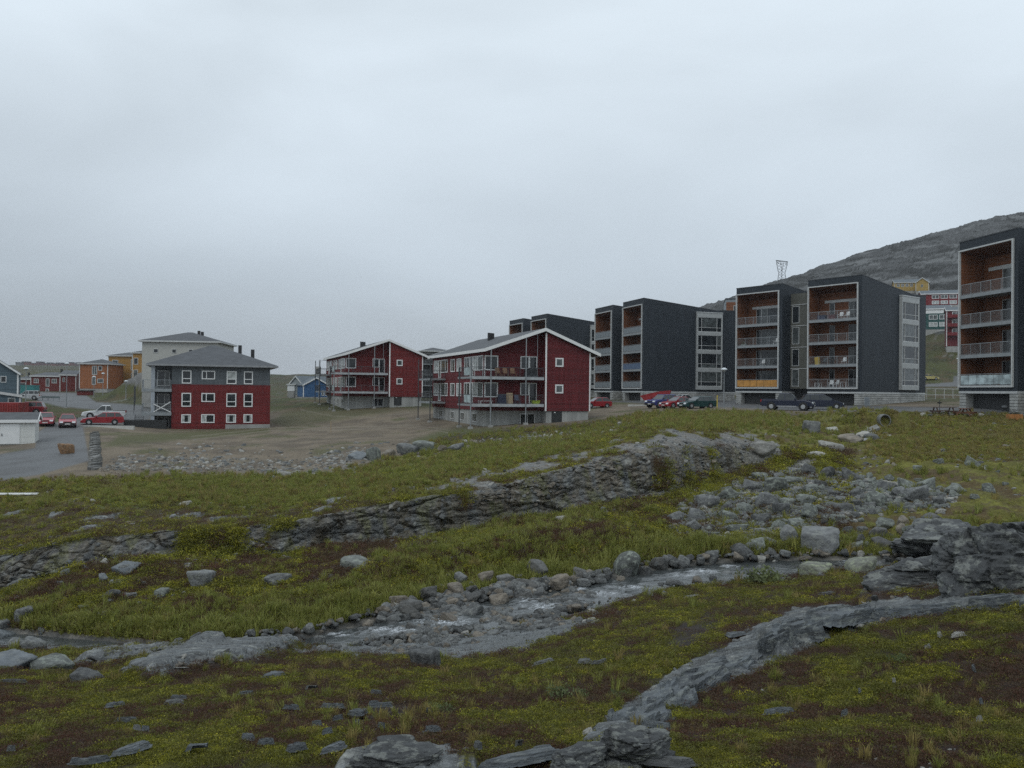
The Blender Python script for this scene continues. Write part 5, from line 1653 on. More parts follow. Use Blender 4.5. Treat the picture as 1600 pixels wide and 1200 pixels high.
    for a in (4.0, 8.5, 12.5, 17.5):
        window(t, (XL + .12, 0, 0), (0, -1, 0), (-1, 0, 0), -a - 1.5, -a, -1.3, -.35, WHITE_DIM, None, (.5,), (), .08, .06, 'window', [GLASS_B, GLASS])
    return t
def ground_local(t, x, y):
    c, s = math.cos(t.rotation_euler.z), math.sin(t.rotation_euler.z)
    return ground(t.location.x + c * x - s * y, t.location.y + s * x + c * y) - t.location.z
RZ = math.atan2(.353, .936)
PB = at(852.4, 642.3, 88.0)
PA = at(608.3, 619.7, 127.0)
red_b = red_house('red gabled house with two white balconies decks, the nearer one in front of the dark blocks', PB, RZ, -2.6)
red_a = red_house('brighter red gabled house with chimneys, farther left behind the gravel yard', PA, RZ, -2.6)
tag(red_b, 'nearer red gabled house with long steel balconies, a wooden board and chairs on them')

# ------------------------------------------------------------------ hip roofed red and grey house at the left
def hip_roof(parent, x0, x1, y0, y1, z, h, mat, ridge=0.0, fascia=None, th=.22, name='roof'):
    cx, cy = (x0 + x1) / 2, (y0 + y1) / 2
    m = MB()
    a = [(x0, y0, z), (x1, y0, z), (x1, y1, z), (x0, y1, z)]
    if ridge <= 0:
        m._add(a + [(cx, cy, z + h)], [(0, 1, 4), (1, 2, 4), (2, 3, 4), (3, 0, 4), (3, 2, 1, 0)])
    else:
        m._add(a + [(cx - ridge, cy, z + h), (cx + ridge, cy, z + h)], [(0, 1, 5, 4), (1, 2, 5), (2, 3, 4, 5), (3, 0, 4), (3, 2, 1, 0)])
    r = m.build(name, mat, parent)
    MB().box(x0, x1, y0, y1, z - th, z - .001).build('fascia', fascia or WHITE, r)
    return r
PC = at(267.5, 670.5, 101.0)
tC = thing('hip_roofed_house', 'hip roofed house of red boarding below and grey boarding on top beside the gravel yard', 'house', PC, RZ)
uC = (math.cos(RZ), math.sin(RZ))
txC = lambda px: plane_t(px, (PC.x, PC.y), uC)
SIDING_GREY = boards('grey boarding', (.105, .118, .128), .16)
MB().box(0, 11.6, 0, 13, 0, 5.5).build('wall', RED_BOARD_BRIGHT, tC)
MB().box(0, 11.55, .03, 12.97, 5.5, 7.75).build('upper_wall', SIDING_GREY, tC)
MB().box(.04, 11.56, .05, 12.9, -1.6, -.001).box(txC(353), 11.62, -.02, .049, -1.6, .55).build('concrete_base', CONC, tC)
rC = hip_roof(tC, -2.9, 12.5, -.8, 13.8, 7.95, 2.75, plain('grey felt roof', (.074, .079, .086), .75, .18, 1.2), .3, plain('grey fascia', (.25, .26, .27), .6))
for x, y in ((8.0, 8.2), (9.6, 7.4)):
    MB().box(x, x + .45, y, y + .45, 9.0, 10.9 - (x - 8) * .35).build('chimney', BLACK, rC)
MB().box(-2.1, -.003, 2.4, 13, -1.6, 7.7).build('recess_wall', SIDING_GREY, tC)
for (pa, pb, kind) in ((284, 299, 't'), (315, 336, 'w'), (354, 369.5, 't'), (381, 395, 't')):
    xa, xb = txC(pa), txC(pb)
    O, ux, n_ = (0, 0, 0), (1, 0, 0), (0, -1, 0)
    O2 = (0, .03, 0)
    if kind == 't':
        window(tC, O2, ux, n_, xa, xb, 5.6, 7.22, WHITE, None, (), (.38,), .12, .08, 'window', [GLASS, GLASS_C if pa == 354 else GLASS])
        window(tC, O, ux, n_, xa, xb, 2.75, 4.45, WHITE, None, (), (.38,), .12, .08, 'window', [GLASS])
        f = window(tC, O, ux, n_, xa, xb, .75, 1.82, WHITE, None, (), (), .12, .08, 'window', [GLASS])
        wd = xb - xa
        MB().box(xa + .13, xa + wd * .34, -.03, -.024, .88, 1.70).box(xb - wd * .3, xb - .13, -.03, -.024, .88, 1.70).build('curtain', GLASS_C, f)
    else:
        window(tC, O2, ux, n_, xa, xb, 6.15, 7.22, WHITE, None, (.36,), (), .12, .08, 'window', [GLASS])
        window(tC, O, ux, n_, xa, xb, 3.35, 4.45, WHITE, None, (.36,), (), .12, .08, 'window', [GLASS])
        window(tC, O, ux, n_, xa, xb, .75, 1.82, WHITE, None, (.36,), (), .12, .08, 'window', [GLASS_C, GLASS])
for i, fl in enumerate((2.05, 4.95)):
    bal = MB().box(-3.35, -.004, -.35, 2.39, fl - .38, fl).build('balcony', SLAB_GREY, tC)
    railing(bal, [(-.1, -.28), (-3.28, -.28), (-3.28, 2.35)], 1.05, fl, STEEL, .14)
    if i == 0:
        m = MB()
        m.bar((-2.0, -.33, fl + .05), (-.1, -.33, fl + 1.3), .09); m.bar((-.1, -.33, fl + .05), (-2.0, -.33, fl + 1.0), .09)
        m.build('cross_brace', WHITE, bal)
for fl in (-.2, 2.1, 5.0):
    window(tC, (0, 2.4, 0), (1, 0, 0), (0, -1, 0), -1.75, -.3, fl + .25, fl + 2.2, WHITE_DIM, None, (.6,), (), .09, .07, 'balcony_door', [GLASS, GLASS_B])
g0 = ground_local(tC, -2.1, -.2)
MB().box(-2.32, -1.9, -.3, .1, g0 - .3, 7.7).build('post', plain('pale post', (.3, .33, .36), .6), tC)
st_ = MB()
for k in range(9):
    st_.box(-4.4, -3.4, 3.0 + .28 * k, 3.25 + .28 * k, .2 * k - .2, .2 * k - .15)
st_.bar((-4.4, 3, -.2), (-4.4, 5.5, 1.6), .06, .2).bar((-3.4, 3, -.2), (-3.4, 5.5, 1.6), .06, .2)
for k in range(4): st_.bar((-4.4, 3 + k * .8, 1.7 + k * .5), (-4.4, 3 + k * .8, 5.2), .05)
st_.build('outer_stair', DARK_STEEL, tC)
MB().box(-5.2, -.5, -1.2, -.2, g0 - .2, g0 + .95).build('planter_wall', plain('dark planter boards', (.028, .03, .03), .8), tC)

# ------------------------------------------------------------------ plainer houses
def house(name, label, px, py, Y, rz, w_, d, h, roof, wallm, roofm=None, trim=None, wins=(), rh=1.6, over=.35, base=.8, cat='house', group=None, anchor='left', corner=True, chim=(), hill=False):
    """px,py: the foot of the left front corner (or right one); wins: (face, x0, x1, z0, z1, pane, cols)"""
    P = at(px, py, Y)
    sc = 1.0
    if hill:
        P = ground_px(px, py, 200)
        P = at(px, py, P.y - 7)
        sc = P.y / Y
        base = 9
    if anchor == 'right':
        P = P - Vector((math.cos(rz), math.sin(rz), 0)) * w_
    t = thing(name, label, cat, P, rz, group)
    t.scale = (sc, sc, sc)
    trim = trim or WHITE
    roofm = roofm or ROOF_DARK
    m = MB()
    if roof == 'gable_front':        # ridge runs front to back
        m.prism([(0, 0), (w_, 0), (w_, h), (w_ / 2, h + rh), (0, h)], lambda x, z: (x, 0, z), lambda x, z: (x, d, z))
    elif roof == 'gable_side':
        m.prism([(0, 0), (d, 0), (d, h), (d / 2, h + rh), (0, h)], lambda y, z: (0, y, z), lambda y, z: (w_, y, z))
    elif roof == 'shed_left':        # higher at the left
        m.prism([(0, 0), (w_, 0), (w_, h), (0, h + rh)], lambda x, z: (x, 0, z), lambda x, z: (x, d, z))
    elif roof == 'shed_back':
        m.prism([(0, 0), (d, 0), (d, h + rh), (0, h)], lambda y, z: (0, y, z), lambda y, z: (w_, y, z))
    else:
        m.box(0, w_, 0, d, 0, h)
    m.build('wall', wallm, t)
    MB().box(.05, w_ - .05, .05, d - .05, -base, -.001).build('foundation', CONC, t)
    o = over
    def slope(pa, pb, along):
        (a, za), (b_, zb) = pa, pb
        if along == 'y':
            mm_ = MB().hexa([(a, -o, za), (b_, -o, zb), (b_, d + o, zb), (a, d + o, za), (a, -o, za + .16), (b_, -o, zb + .16), (b_, d + o, zb + .16), (a, d + o, za + .16)])
        else:
            mm_ = MB().hexa([(-o, a, za), (w_ + o, a, za), (w_ + o, b_, zb), (-o, b_, zb), (-o, a, za + .16), (w_ + o, a, za + .16), (w_ + o, b_, zb + .16), (-o, b_, zb + .16)])
        return mm_
    def merge(*ms):
        q = MB()
        for mm_ in ms: q._add(mm_.v, mm_.f)
        return q
    e = .02
    if roof == 'gable_front':
        k = rh / (w_ / 2)
        rf = merge(slope((-o, h - k * o + e), (w_ / 2, h + rh + e), 'y'), slope((w_ / 2, h + rh + e), (w_ + o, h - k * o + e), 'y')).build('roof', roofm, t)
        fa = MB()
        for (a, za), (b_, zb) in (((-o, h - k * o), (w_ / 2, h + rh)), ((w_ / 2, h + rh), (w_ + o, h - k * o))):
            fa.hexa([(a, -o - .05, za - .08), (b_, -o - .05, zb - .08), (b_, -o - .004, zb - .08), (a, -o - .004, za - .08), (a, -o - .05, za + .2), (b_, -o - .05, zb + .2), (b_, -o - .004, zb + .2), (a, -o - .004, za + .2)])
        fa.build('fascia', trim, rf)
    elif roof == 'gable_side':
        k = rh / (d / 2)
        rf = merge(slope((-o, h - k * o + e), (d / 2, h + rh + e), 'x'), slope((d / 2, h + rh + e), (d + o, h - k * o + e), 'x')).build('roof', roofm, t)
        fa = MB().box(-o - .04, w_ + o + .04, -o - .05, -o - .004, h - k * o - .06, h - k * o + .2)
        for x in (-o - .05, w_ + o + .004):
            for (a, za), (b_, zb) in (((-o, h - k * o), (d / 2, h + rh)), ((d / 2, h + rh), (d + o, h - k * o))):
                fa.hexa([(x, a, za - .08), (x + .046, a, za - .08), (x + .046, b_, zb - .08), (x, b_, zb - .08), (x, a, za + .2), (x + .046, a, za + .2), (x + .046, b_, zb + .2), (x, b_, zb + .2)])
        fa.build('fascia', trim, rf)
    elif roof == 'shed_left':
        k = rh / w_
        rf = slope((-o, h + rh + k * o + e), (w_ + o, h - k * o + e), 'y').build('roof', roofm, t)
        MB().hexa([(-o, -o - .05, h + rh + k * o - .1), (w_ + o, -o - .05, h - k * o - .1), (w_ + o, -o - .004, h - k * o - .1), (-o, -o - .004, h + rh + k * o - .1),
                   (-o, -o - .05, h + rh + k * o + .2), (w_ + o, -o - .05, h - k * o + .2), (w_ + o, -o - .004, h - k * o + .2), (-o, -o - .004, h + rh + k * o + .2)]).build('fascia', trim, rf)
    elif roof == 'shed_back':
        k = rh / d
        rf = slope((-o, h - k * o + e), (d + o, h + rh + k * o + e), 'x').build('roof', roofm, t)
        MB().box(-o, w_ + o, -o - .05, -o - .004, h - k * o - .12, h - k * o + .2).build('fascia', trim, rf)
    elif roof == 'hip':
        rf = hip_roof(t, -o, w_ + o, -o, d + o, h + .22, rh, roofm, max(0, (w_ - d) / 2), trim)
    else:
        rf = MB().box(-o, w_ + o, -o, d + o, h + .001, h + .25).build('roof', roofm, t)
    for (x, y, z0, z1) in chim:
        MB().box(x, x + .4, y, y + .4, z0, z1).build('chimney', BLACK, rf)
    if corner:
        for x in (0, w_):
            MB().box(x - .1, x + .1, -.05, -.001, 0, h if roof != 'shed_left' or x else h + rh).build('corner_board', trim, t)
    for wv in wins:
        face, x0, x1, z0, z1, pm = wv[:6]
        cols = wv[6] if len(wv) > 6 else ()
        rows = wv[7] if len(wv) > 7 else ()
        O, ux, n_ = {'f': ((0, 0, 0), (1, 0, 0), (0, -1, 0)), 'r': ((w_, 0, 0), (0, 1, 0), (1, 0, 0)), 'l': ((0, d, 0), (0, -1, 0), (-1, 0, 0))}[face]
        window(t, O, ux, n_, x0, x1, z0, z1, trim, pm, cols, rows, .13 if x1 - x0 > .9 else .07, .07)
    return t
GB = lambda n, c, p=.16: boards(n, c, p)
# the white hip roofed house behind the red and grey one
ZW = 132.0
tall = house('white_house', 'tall off white house with small square windows under a grey hip roof', 221, 612, ZW, RZ * .3, 11.8, 11, 8.0, 'hip', plain('off white render', (.40, .40, .37), .85, .06), plain('grey felt roof', (.074, .079, .086), .75, .18, 1.2),
             WHITE_DIM, [('f', 1.75, 2.5, 6.25, 6.9, GLASS), ('f', 4.6, 5.3, 6.25, 6.9, GLASS), ('f', 7.2, 7.85, 6.25, 6.9, GLASS)], 1.75, .5, 2.5, corner=False, chim=((7.0, 5.8, 8.6, 10.3), (7.7, 5.2, 8.6, 10.1)))
# yellow terrace (two stepped volumes) and the orange house
YEL_B = GB('yellow ochre boarding', (.36, .20, .055))
ORA_B = GB('orange boarding', (.29, .110, .045))
wy = [('f', 1.0, 2.6, 5.6, 7.1, GLASS_B), ('f', 6.0, 7.6, 4.3, 7.3, GLASS_B, (), (.5,)), ('f', 9.0, 10.4, 5.8, 7.2, GLASS, (.5,)), ('f', 1.0, 2.8, 2.1, 3.6, GLASS_B), ('f', 6.0, 7.4, 1.2, 3.6, GLASS_B)]
house('terrace_house', 'yellow ochre terraced house with low grey roof above the rocky knoll', 169, 603, 225, .05, 12.2, 9, 8.1, 'hip', YEL_B, None, WHITE_DIM, wy, 1.2, .5, 3, chim=((11.6, 4, 8.5, 10.6),))
house('terrace_house', 'yellow ochre house end beside the white house, its balcony in a recess', 206.5, 602, 222, .05, 8.0, 9, 8.6, 'hip', YEL_B, None, WHITE_DIM, [('f', .3, 1.5, 5.6, 7.4, GLASS), ('f', .3, 1.5, 1.6, 4.2, GLASS_B)], 1.3, .5, 3)
house('terrace_house', 'orange house with tall pale windows left of the yellow terrace', 124, 607, 214, .02, 7.2, 9, 6.3, 'hip', ORA_B, None, WHITE_DIM,
      [('f', 3.2, 4.5, 3.6, 5.9, GLASS_B, (.5,)), ('f', 4.8, 5.8, 4.7, 5.9, GLASS), ('f', 3.2, 4.2, 1.0, 3.0, GLASS_B), ('f', 4.6, 6.2, 1.5, 2.6, GLASS_B)], 1.3, .5, 3)
house('shed', 'small dark red shed with flat dark roof at the road bend', 120, 621.5, 190, .1, 2.9, 2.2, 1.6, 'flat', GB('dark red boarding', (.12, .018, .016)), plain('tin roof', (.09, .095, .09), .6), BLACK, (), 0, .25, .4, 'shed', corner=False)
# dark red house and neighbours at the left
DRED = GB('maroon boarding', (.135, .026, .022))
house('red_house', 'long dark red house with white trim beyond the road at the left', 48, 614.5, 225, .03, 7.9, 8, 4.7, 'shed_back', DRED, plain('grey felt roof', (.074, .079, .086), .75, .18, 1.2), WHITE_DIM,
      [('f', .8, 2.1, 2.8, 4.0, GLASS_B, (.5,)), ('f', 4.0, 5.0, 1.9, 4.1, GLASS_B), ('f', 5.6, 7.0, 2.8, 4.0, GLASS_B, (.5,)), ('f', 1.2, 2.4, .2, 1.3, GLASS), ('f', 4.0, 4.9, 0.1, 1.3, GLASS_B)], 1.0, .35, 1.5, chim=((5.6, 4.5, 5.3, 6.8),))
house('red_house', 'gable end wing of the long dark red house with a white corner', 93.5, 613, 223, .35, 3.8, 8, 4.7, 'shed_back', DRED, plain('grey felt roof', (.074, .079, .086), .75, .18, 1.2), WHITE_DIM, [('f', .6, 1.2, 2.8, 4.0, GLASS_B)], 1.2, .3, 1.5)
house('red_house', 'low dark red house with white eaves behind the turquoise container', 27, 612, 236, .03, 4.4, 7, 3.6, 'shed_back', DRED, None, WHITE_DIM, [('f', .6, 2.4, 1.4, 2.6, GLASS)], 1.0, .4, 1.5, chim=((1.0, 3.5, 4.0, 5.6),))
BLUEG = GB('blue grey boarding', (.090, .130, .155))
house('blue_house', 'blue grey gabled house cut by the left picture edge', 27.5, 617, 118, .5, 8.4, 9, 3.1, 'gable_front', BLUEG, None, WHITE, [('f', 6.3, 7.0, 1.75, 2.65, GLASS)], 2.95, .35, 2.0, anchor='right')
house('annex', 'low blue grey annex with dark roof and white end by the red container', 31, 636, 104, .48, 4.6, 4, 1.35, 'shed_left', BLUEG, ROOF_DARK, WHITE_DIM, [('f', 3.3, 4.1, .2, 1.15, GLASS_B)], .75, .25, 1.2, anchor='right', cat='shed')
wsh = house('garden_shed', 'white boarded shed with a dark roof and white door at the left edge', 54.5, 694, 72, .45, 7.5, 4.2, 2.0, 'gable_side', boards('white boarding', (.62, .63, .60), .14, 'Z', .6, .04, .4, .8, .06), ROOF_DARK, WHITE,
            (), .55, .22, .25, 'shed', anchor='right', corner=False)
d = MB().box(4.9, 6.35, -.05, -.002, .06, 1.78).build('door', WHITE, wsh)
MB().box(5.0, 5.06, -.10, -.051, .75, .95).build('handle', DARK_STEEL, d)
MB().box(4.35, 4.75, -.12, -.002, 1.62, 1.72).build('lamp', WHITE_DIM, wsh)
MB().box(.5, 5.6, -1.3, -.3, -.42, -.28).build('doorstep', CONC, wsh)
# blue pair beyond the yard
house('blue_house', 'bright blue gabled house with white verges beyond the yard', 474, 620, 182, .45, 5.6, 8, 2.6, 'gable_front', GB('bright blue boarding', (.045, .115, .24)), plain('blue grey felt', (.10, .12, .135), .7), WHITE,
      [('f', 4.0, 4.5, .3, 1.4, GLASS_B), ('f', 4.7, 5.1, .3, 1.4, GLASS_B)], 1.55, .3, 2.5)
house('grey_house', 'pale grey gabled house joined to the bright blue one', 453, 616, 190, -.75, 5.2, 10, 2.3, 'gable_front', GB('pale grey boarding', (.22, .245, .25)), plain('blue grey felt', (.10, .12, .135), .7), WHITE_DIM,
      [('f', 1.2, 1.6, .6, 1.4, GLASS), ('f', 3.6, 4.1, .5, 1.5, GLASS)], 1.75, .25, 2.5)
MB_sh = house('porch', 'little white porch at the left end of the pale grey house', 449, 611, 188, .2, 1.6, 1.6, 1.4, 'flat', WHITE, WHITE_DIM, WHITE, (), 0, .25, 1.5, 'porch', corner=False)
house('silo', 'plain grey block standing on the low hill behind the blue house', 493.5, 583, 330, 0, 1.6, 2, 2.4, 'flat', CONC, CONC, CONC, (), 0, .02, 3, 'block', corner=False)
# balcony tower between the red houses
tw = house('tower_block', 'grey apartment tower with dark balconies between the two red houses', 659, 626, 178, .3, 6.2, 8, 10.6, 'hip', plain('grey render', (.20, .20, .195), .8, .08), ROOF_DARK, WHITE_DIM,
           [('f', 4.1, 4.8, 9.0, 9.9, GLASS)], .9, .5, 2.5, 'tower block', corner=False)
for z in (1.0, 3.3, 5.6, 7.9):
    q = MB().box(.15, 2.3, -.03, -.002, z, z + 2.1).build('balcony_shade_panel', RECESS_SHADE, tw)  # flat dark panel on the wall, painted as a shaded recess
    bal = MB().box(-1.1, 2.3, -1.1, -.031, z - .16, z).build('balcony', SLAB_GREY, tw)
    railing(bal, [(2.2, -1.05), (-1.05, -1.05)], 1.0, z, STEEL, .2)
# houses up the hill at the right
HY = GB('yellow boarding', (.36, .25, .075)); HR = GB('crimson boarding', (.17, .022, .026)); HT = GB('dark teal boarding', (.030, .085, .080)); HM = GB('maroon red boarding', (.12, .018, .022))
tc4 = lambda a, b_, n, z0, z1, pm: [('f', a + (b_ - a) * i / n + .25, a + (b_ - a) * (i + 1) / n - .25, z0, z1, pm, (.5,)) for i in range(n)]
P_ = lambda px, py, Y: (px, py, Y)
house('hill_house', 'yellow house with grey roof highest on the rocky hillside', 1398, 455, 335, -.3, 12.5, 8, 3.4, 'gable_side', HY, plain('blue grey felt', (.10, .12, .135), .7), WHITE_DIM, tc4(.5, 7, 4, 1.7, 2.9, GLASS_B) + [('f', 9, 11, 1.7, 2.9, GLASS_B, (.5,))], 1.6, .3, 4, group='houses up the hillside', hill=True)
house('hill_house', 'yellow gable end facing the valley at the right of the yellow house', 1431, 455, 330, -.5, 4.6, 9, 3.4, 'gable_front', HY, plain('blue grey felt', (.10, .12, .135), .7), WHITE_DIM, [('f', 1.8, 2.6, 1.5, 2.6, GLASS_B)], 1.8, .3, 4, group='houses up the hillside', hill=True)
house('hill_house', 'crimson two storey house with white windows below the yellow one', 1440, 477, 290, -.32, 11.8, 8, 3.9, 'gable_side', HR, plain('blue grey felt', (.10, .12, .135), .7), WHITE, tc4(3, 11.3, 3, .3, 1.5, GLASS_C) + tc4(3, 11.3, 3, 2.2, 3.5, GLASS_B), 1.5, .3, 4, group='houses up the hillside', hill=True)
tt_ = house('hill_house', 'dark teal house with white windows below the crimson one', 1436, 515, 268, -.38, 9.2, 8, 6.6, 'gable_side', HT, plain('blue grey felt', (.10, .12, .135), .7), WHITE,
      tc4(2.6, 8.6, 2, .9, 2.3, GLASS_C) + tc4(2.6, 8.6, 2, 3.2, 4.7, GLASS_B) + tc4(2.6, 8.6, 2, 5.3, 6.3, GLASS_B), 1.4, .3, 4, group='houses up the hillside', hill=True)
MB().box(0, 9.2, -.028, -.001, 5.15, 6.6).build('white_band', WHITE, tt_)
mr_ = house('hill_house', 'maroon house with three rows of red balconies beside the teal one', 1479, 541, 250, -.42, 9.5, 8, 10.8, 'gable_side', HM, plain('blue grey felt', (.10, .12, .135), .7), WHITE, tc4(1.2, 9, 3, 3.8, 5.3, GLASS_B) + tc4(1.2, 9, 3, 6.6, 8.1, GLASS_B) + tc4(1.2, 9, 3, 9.2, 10.4, GLASS_B), 1.3, .3, 4, group='houses up the hillside', hill=True)
for z in (3.2, 5.9, 8.6):
    bal = MB().box(.2, 9.3, -1.3, -.08, z - .15, z).build('balcony', HM, mr_)
    MB().box(.2, 9.3, -1.36, -1.30, z, z + .9).build('parapet', HR, bal)
bk = house('stepped_block', 'pale grey block with timber balcony seen between the two middle dark blocks', 1133, 612, 168, -.2, 3.4, 8, 18.8, 'flat', plain('pale blue grey panels', (.20, .23, .25), .6, .1), ROOF_DARK, WHITE_DIM,
           [('f', 1.0, 2.9, z, z + 1.9, GLASS_B, (.5,), (.5,)) for z in (3.4, 6.3, 9.2, 12.1)], 0, .1, 2.5, 'apartment block', corner=False)
MB().box(.1, 3.2, -.3, -.002, 15.2, 18.2).build('timber_loggia', WOOD, bk)
window(bk, (0, -.3, 0), (1, 0, 0), (0, -1, 0), 1.5, 3.0, 15.6, 17.5, WHITE_DIM, GLASS, (.5,), (), .08)
# far town on the skyline ridge
FAR_COL = [plain('far brick red', (.16, .06, .05), .8), plain('far ochre', (.22, .14, .09), .8), plain('far grey', (.16, .16, .16), .8), plain('far maroon', (.10, .035, .035), .8)]
for i, (px, wpx, hpx, c) in enumerate([(24, 6, 5, 2), (34, 8, 6, 0), (45, 10, 7, 0), (56, 7, 6, 3), (64, 8, 8, 0), (73, 5, 6, 1), (79, 7, 7, 0), (87, 7, 8, 3), (95, 6, 7, 0), (102, 8, 6, 0), (111, 6, 6, 3), (118, 5, 5, 2)]):
    Y = 1320 + (i % 3) * 30
    P = at(px, 585, Y)
    W_, H_ = wpx * Y / F, hpx * Y / F
    z0 = ground(P.x, Y) - 2
    zt = at(px, 578, Y).z
    t = thing('far_building', ['reddish', 'ochre', 'grey'][0 if c in (0, 3) else c] + ' apartment building far off on the skyline ridge', 'building', (P.x, Y, z0), 0, ['reddish', 'ochre', 'grey'][0 if c in (0, 3) else c] + ' buildings on the far ridge')
    Hh = max(zt - z0, 6) + (i % 2) * 2
    MB().box(0, W_, 0, 12, 0, Hh).build('wall', FAR_COL[c], t)
    MB().box(-.3, W_ + .3, -.3, 12.3, Hh + .01, Hh + 1.2).build('roof', ROOF_DARK, t)
# ------------------------------------------------------------------ vehicles (local axes: x forward, y left, z up)
def paint(name, c, rough=.28):
    if name in _M: return _M[name]
    b = NB(name)
    f = b.noise(2.0, 3)
    b.set(b.scale_col(c, b.rng(f, .3, .7, .9, 1.1)), rough, .1, .35)
    b.p.inputs['Coat Weight'].default_value = .12
    b.p.inputs['Coat Roughness'].default_value = .08
    _M[name] = b.m
    return b.m
CAR_GLASS = glass('car glass', (.03, .036, .038), .05)
TYRE = plain('tyre rubber', (.018, .018, .018), .85)
RIM = plain('alloy rim', (.42, .43, .44), .35, .1, 3, .6)
LAMP_CLEAR = plain('headlamp glass', (.62, .66, .68), .15, .05)
LAMP_RED = plain('tail lamp glass', (.30, .012, .010), .2, .05)
TRIMB = plain('black bumper trim', (.022, .022, .023), .6)
PLATE = plain('number plate', (.6, .6, .58), .5, .03)
CARS = {
 # L, W, lower outline (x, z) over the top from tail to nose, cabin belt/roof stations (rear belt, rear roof, front roof, front belt), roof height, wheel x, wheel radius
 'hatch':  dict(L=3.9, W=1.66, low=[(-1.95, .36), (-1.95, .70), (-1.90, .92), (.62, .90), (1.35, .80), (1.86, .66), (1.95, .48), (1.95, .30)], cab=(-1.86, -1.42, .05, .85), belt=.90, roof=1.42, wx=(1.22, -1.22), wr=.29, split=(-.55,)),
 'sedan':  dict(L=4.3, W=1.70, low=[(-2.15, .36), (-2.15, .72), (-2.05, .93), (.60, .90), (1.45, .80), (2.05, .66), (2.15, .48), (2.15, .30)], cab=(-1.70, -1.05, .02, .86), belt=.90, roof=1.40, wx=(1.32, -1.28), wr=.30, split=(-.45,)),
 'wagon':  dict(L=4.5, W=1.72, low=[(-2.25, .36), (-2.25, .72), (-2.20, .94), (.62, .91), (1.55, .81), (2.13, .67), (2.25, .48), (2.25, .30)], cab=(-2.17, -1.80, .00, .88), belt=.91, roof=1.43, wx=(1.40, -1.30), wr=.30, split=(-.40, -1.30)),
 'suv':    dict(L=4.3, W=1.80, low=[(-2.15, .45), (-2.15, .85), (-2.10, 1.08), (.70, 1.05), (1.55, 1.00), (2.05, .88), (2.15, .62), (2.15, .40)], cab=(-2.06, -1.80, .15, .88), belt=1.05, roof=1.68, wx=(1.35, -1.30), wr=.36, split=(-.35, -1.25)),
 'mpv':    dict(L=4.3, W=1.74, low=[(-2.15, .40), (-2.15, .80), (-2.10, 1.00), (.95, .97), (1.60, .88), (2.05, .70), (2.15, .50), (2.15, .32)], cab=(-2.06, -1.72, .25, 1.25), belt=.98, roof=1.60, wx=(1.38, -1.28), wr=.31, split=(-.30, -1.30)),
 'pickup': dict(L=5.1, W=1.80, low=[(-2.55, .55), (-2.55, .95), (-2.52, 1.05), (.85, 1.06), (1.75, 1.02), (2.42, .88), (2.55, .62), (2.55, .45)], cab=(-.98, -.72, .30, 1.05), belt=1.06, roof=1.74, wx=(1.58, -1.50), wr=.38, split=(-.20,)),
}
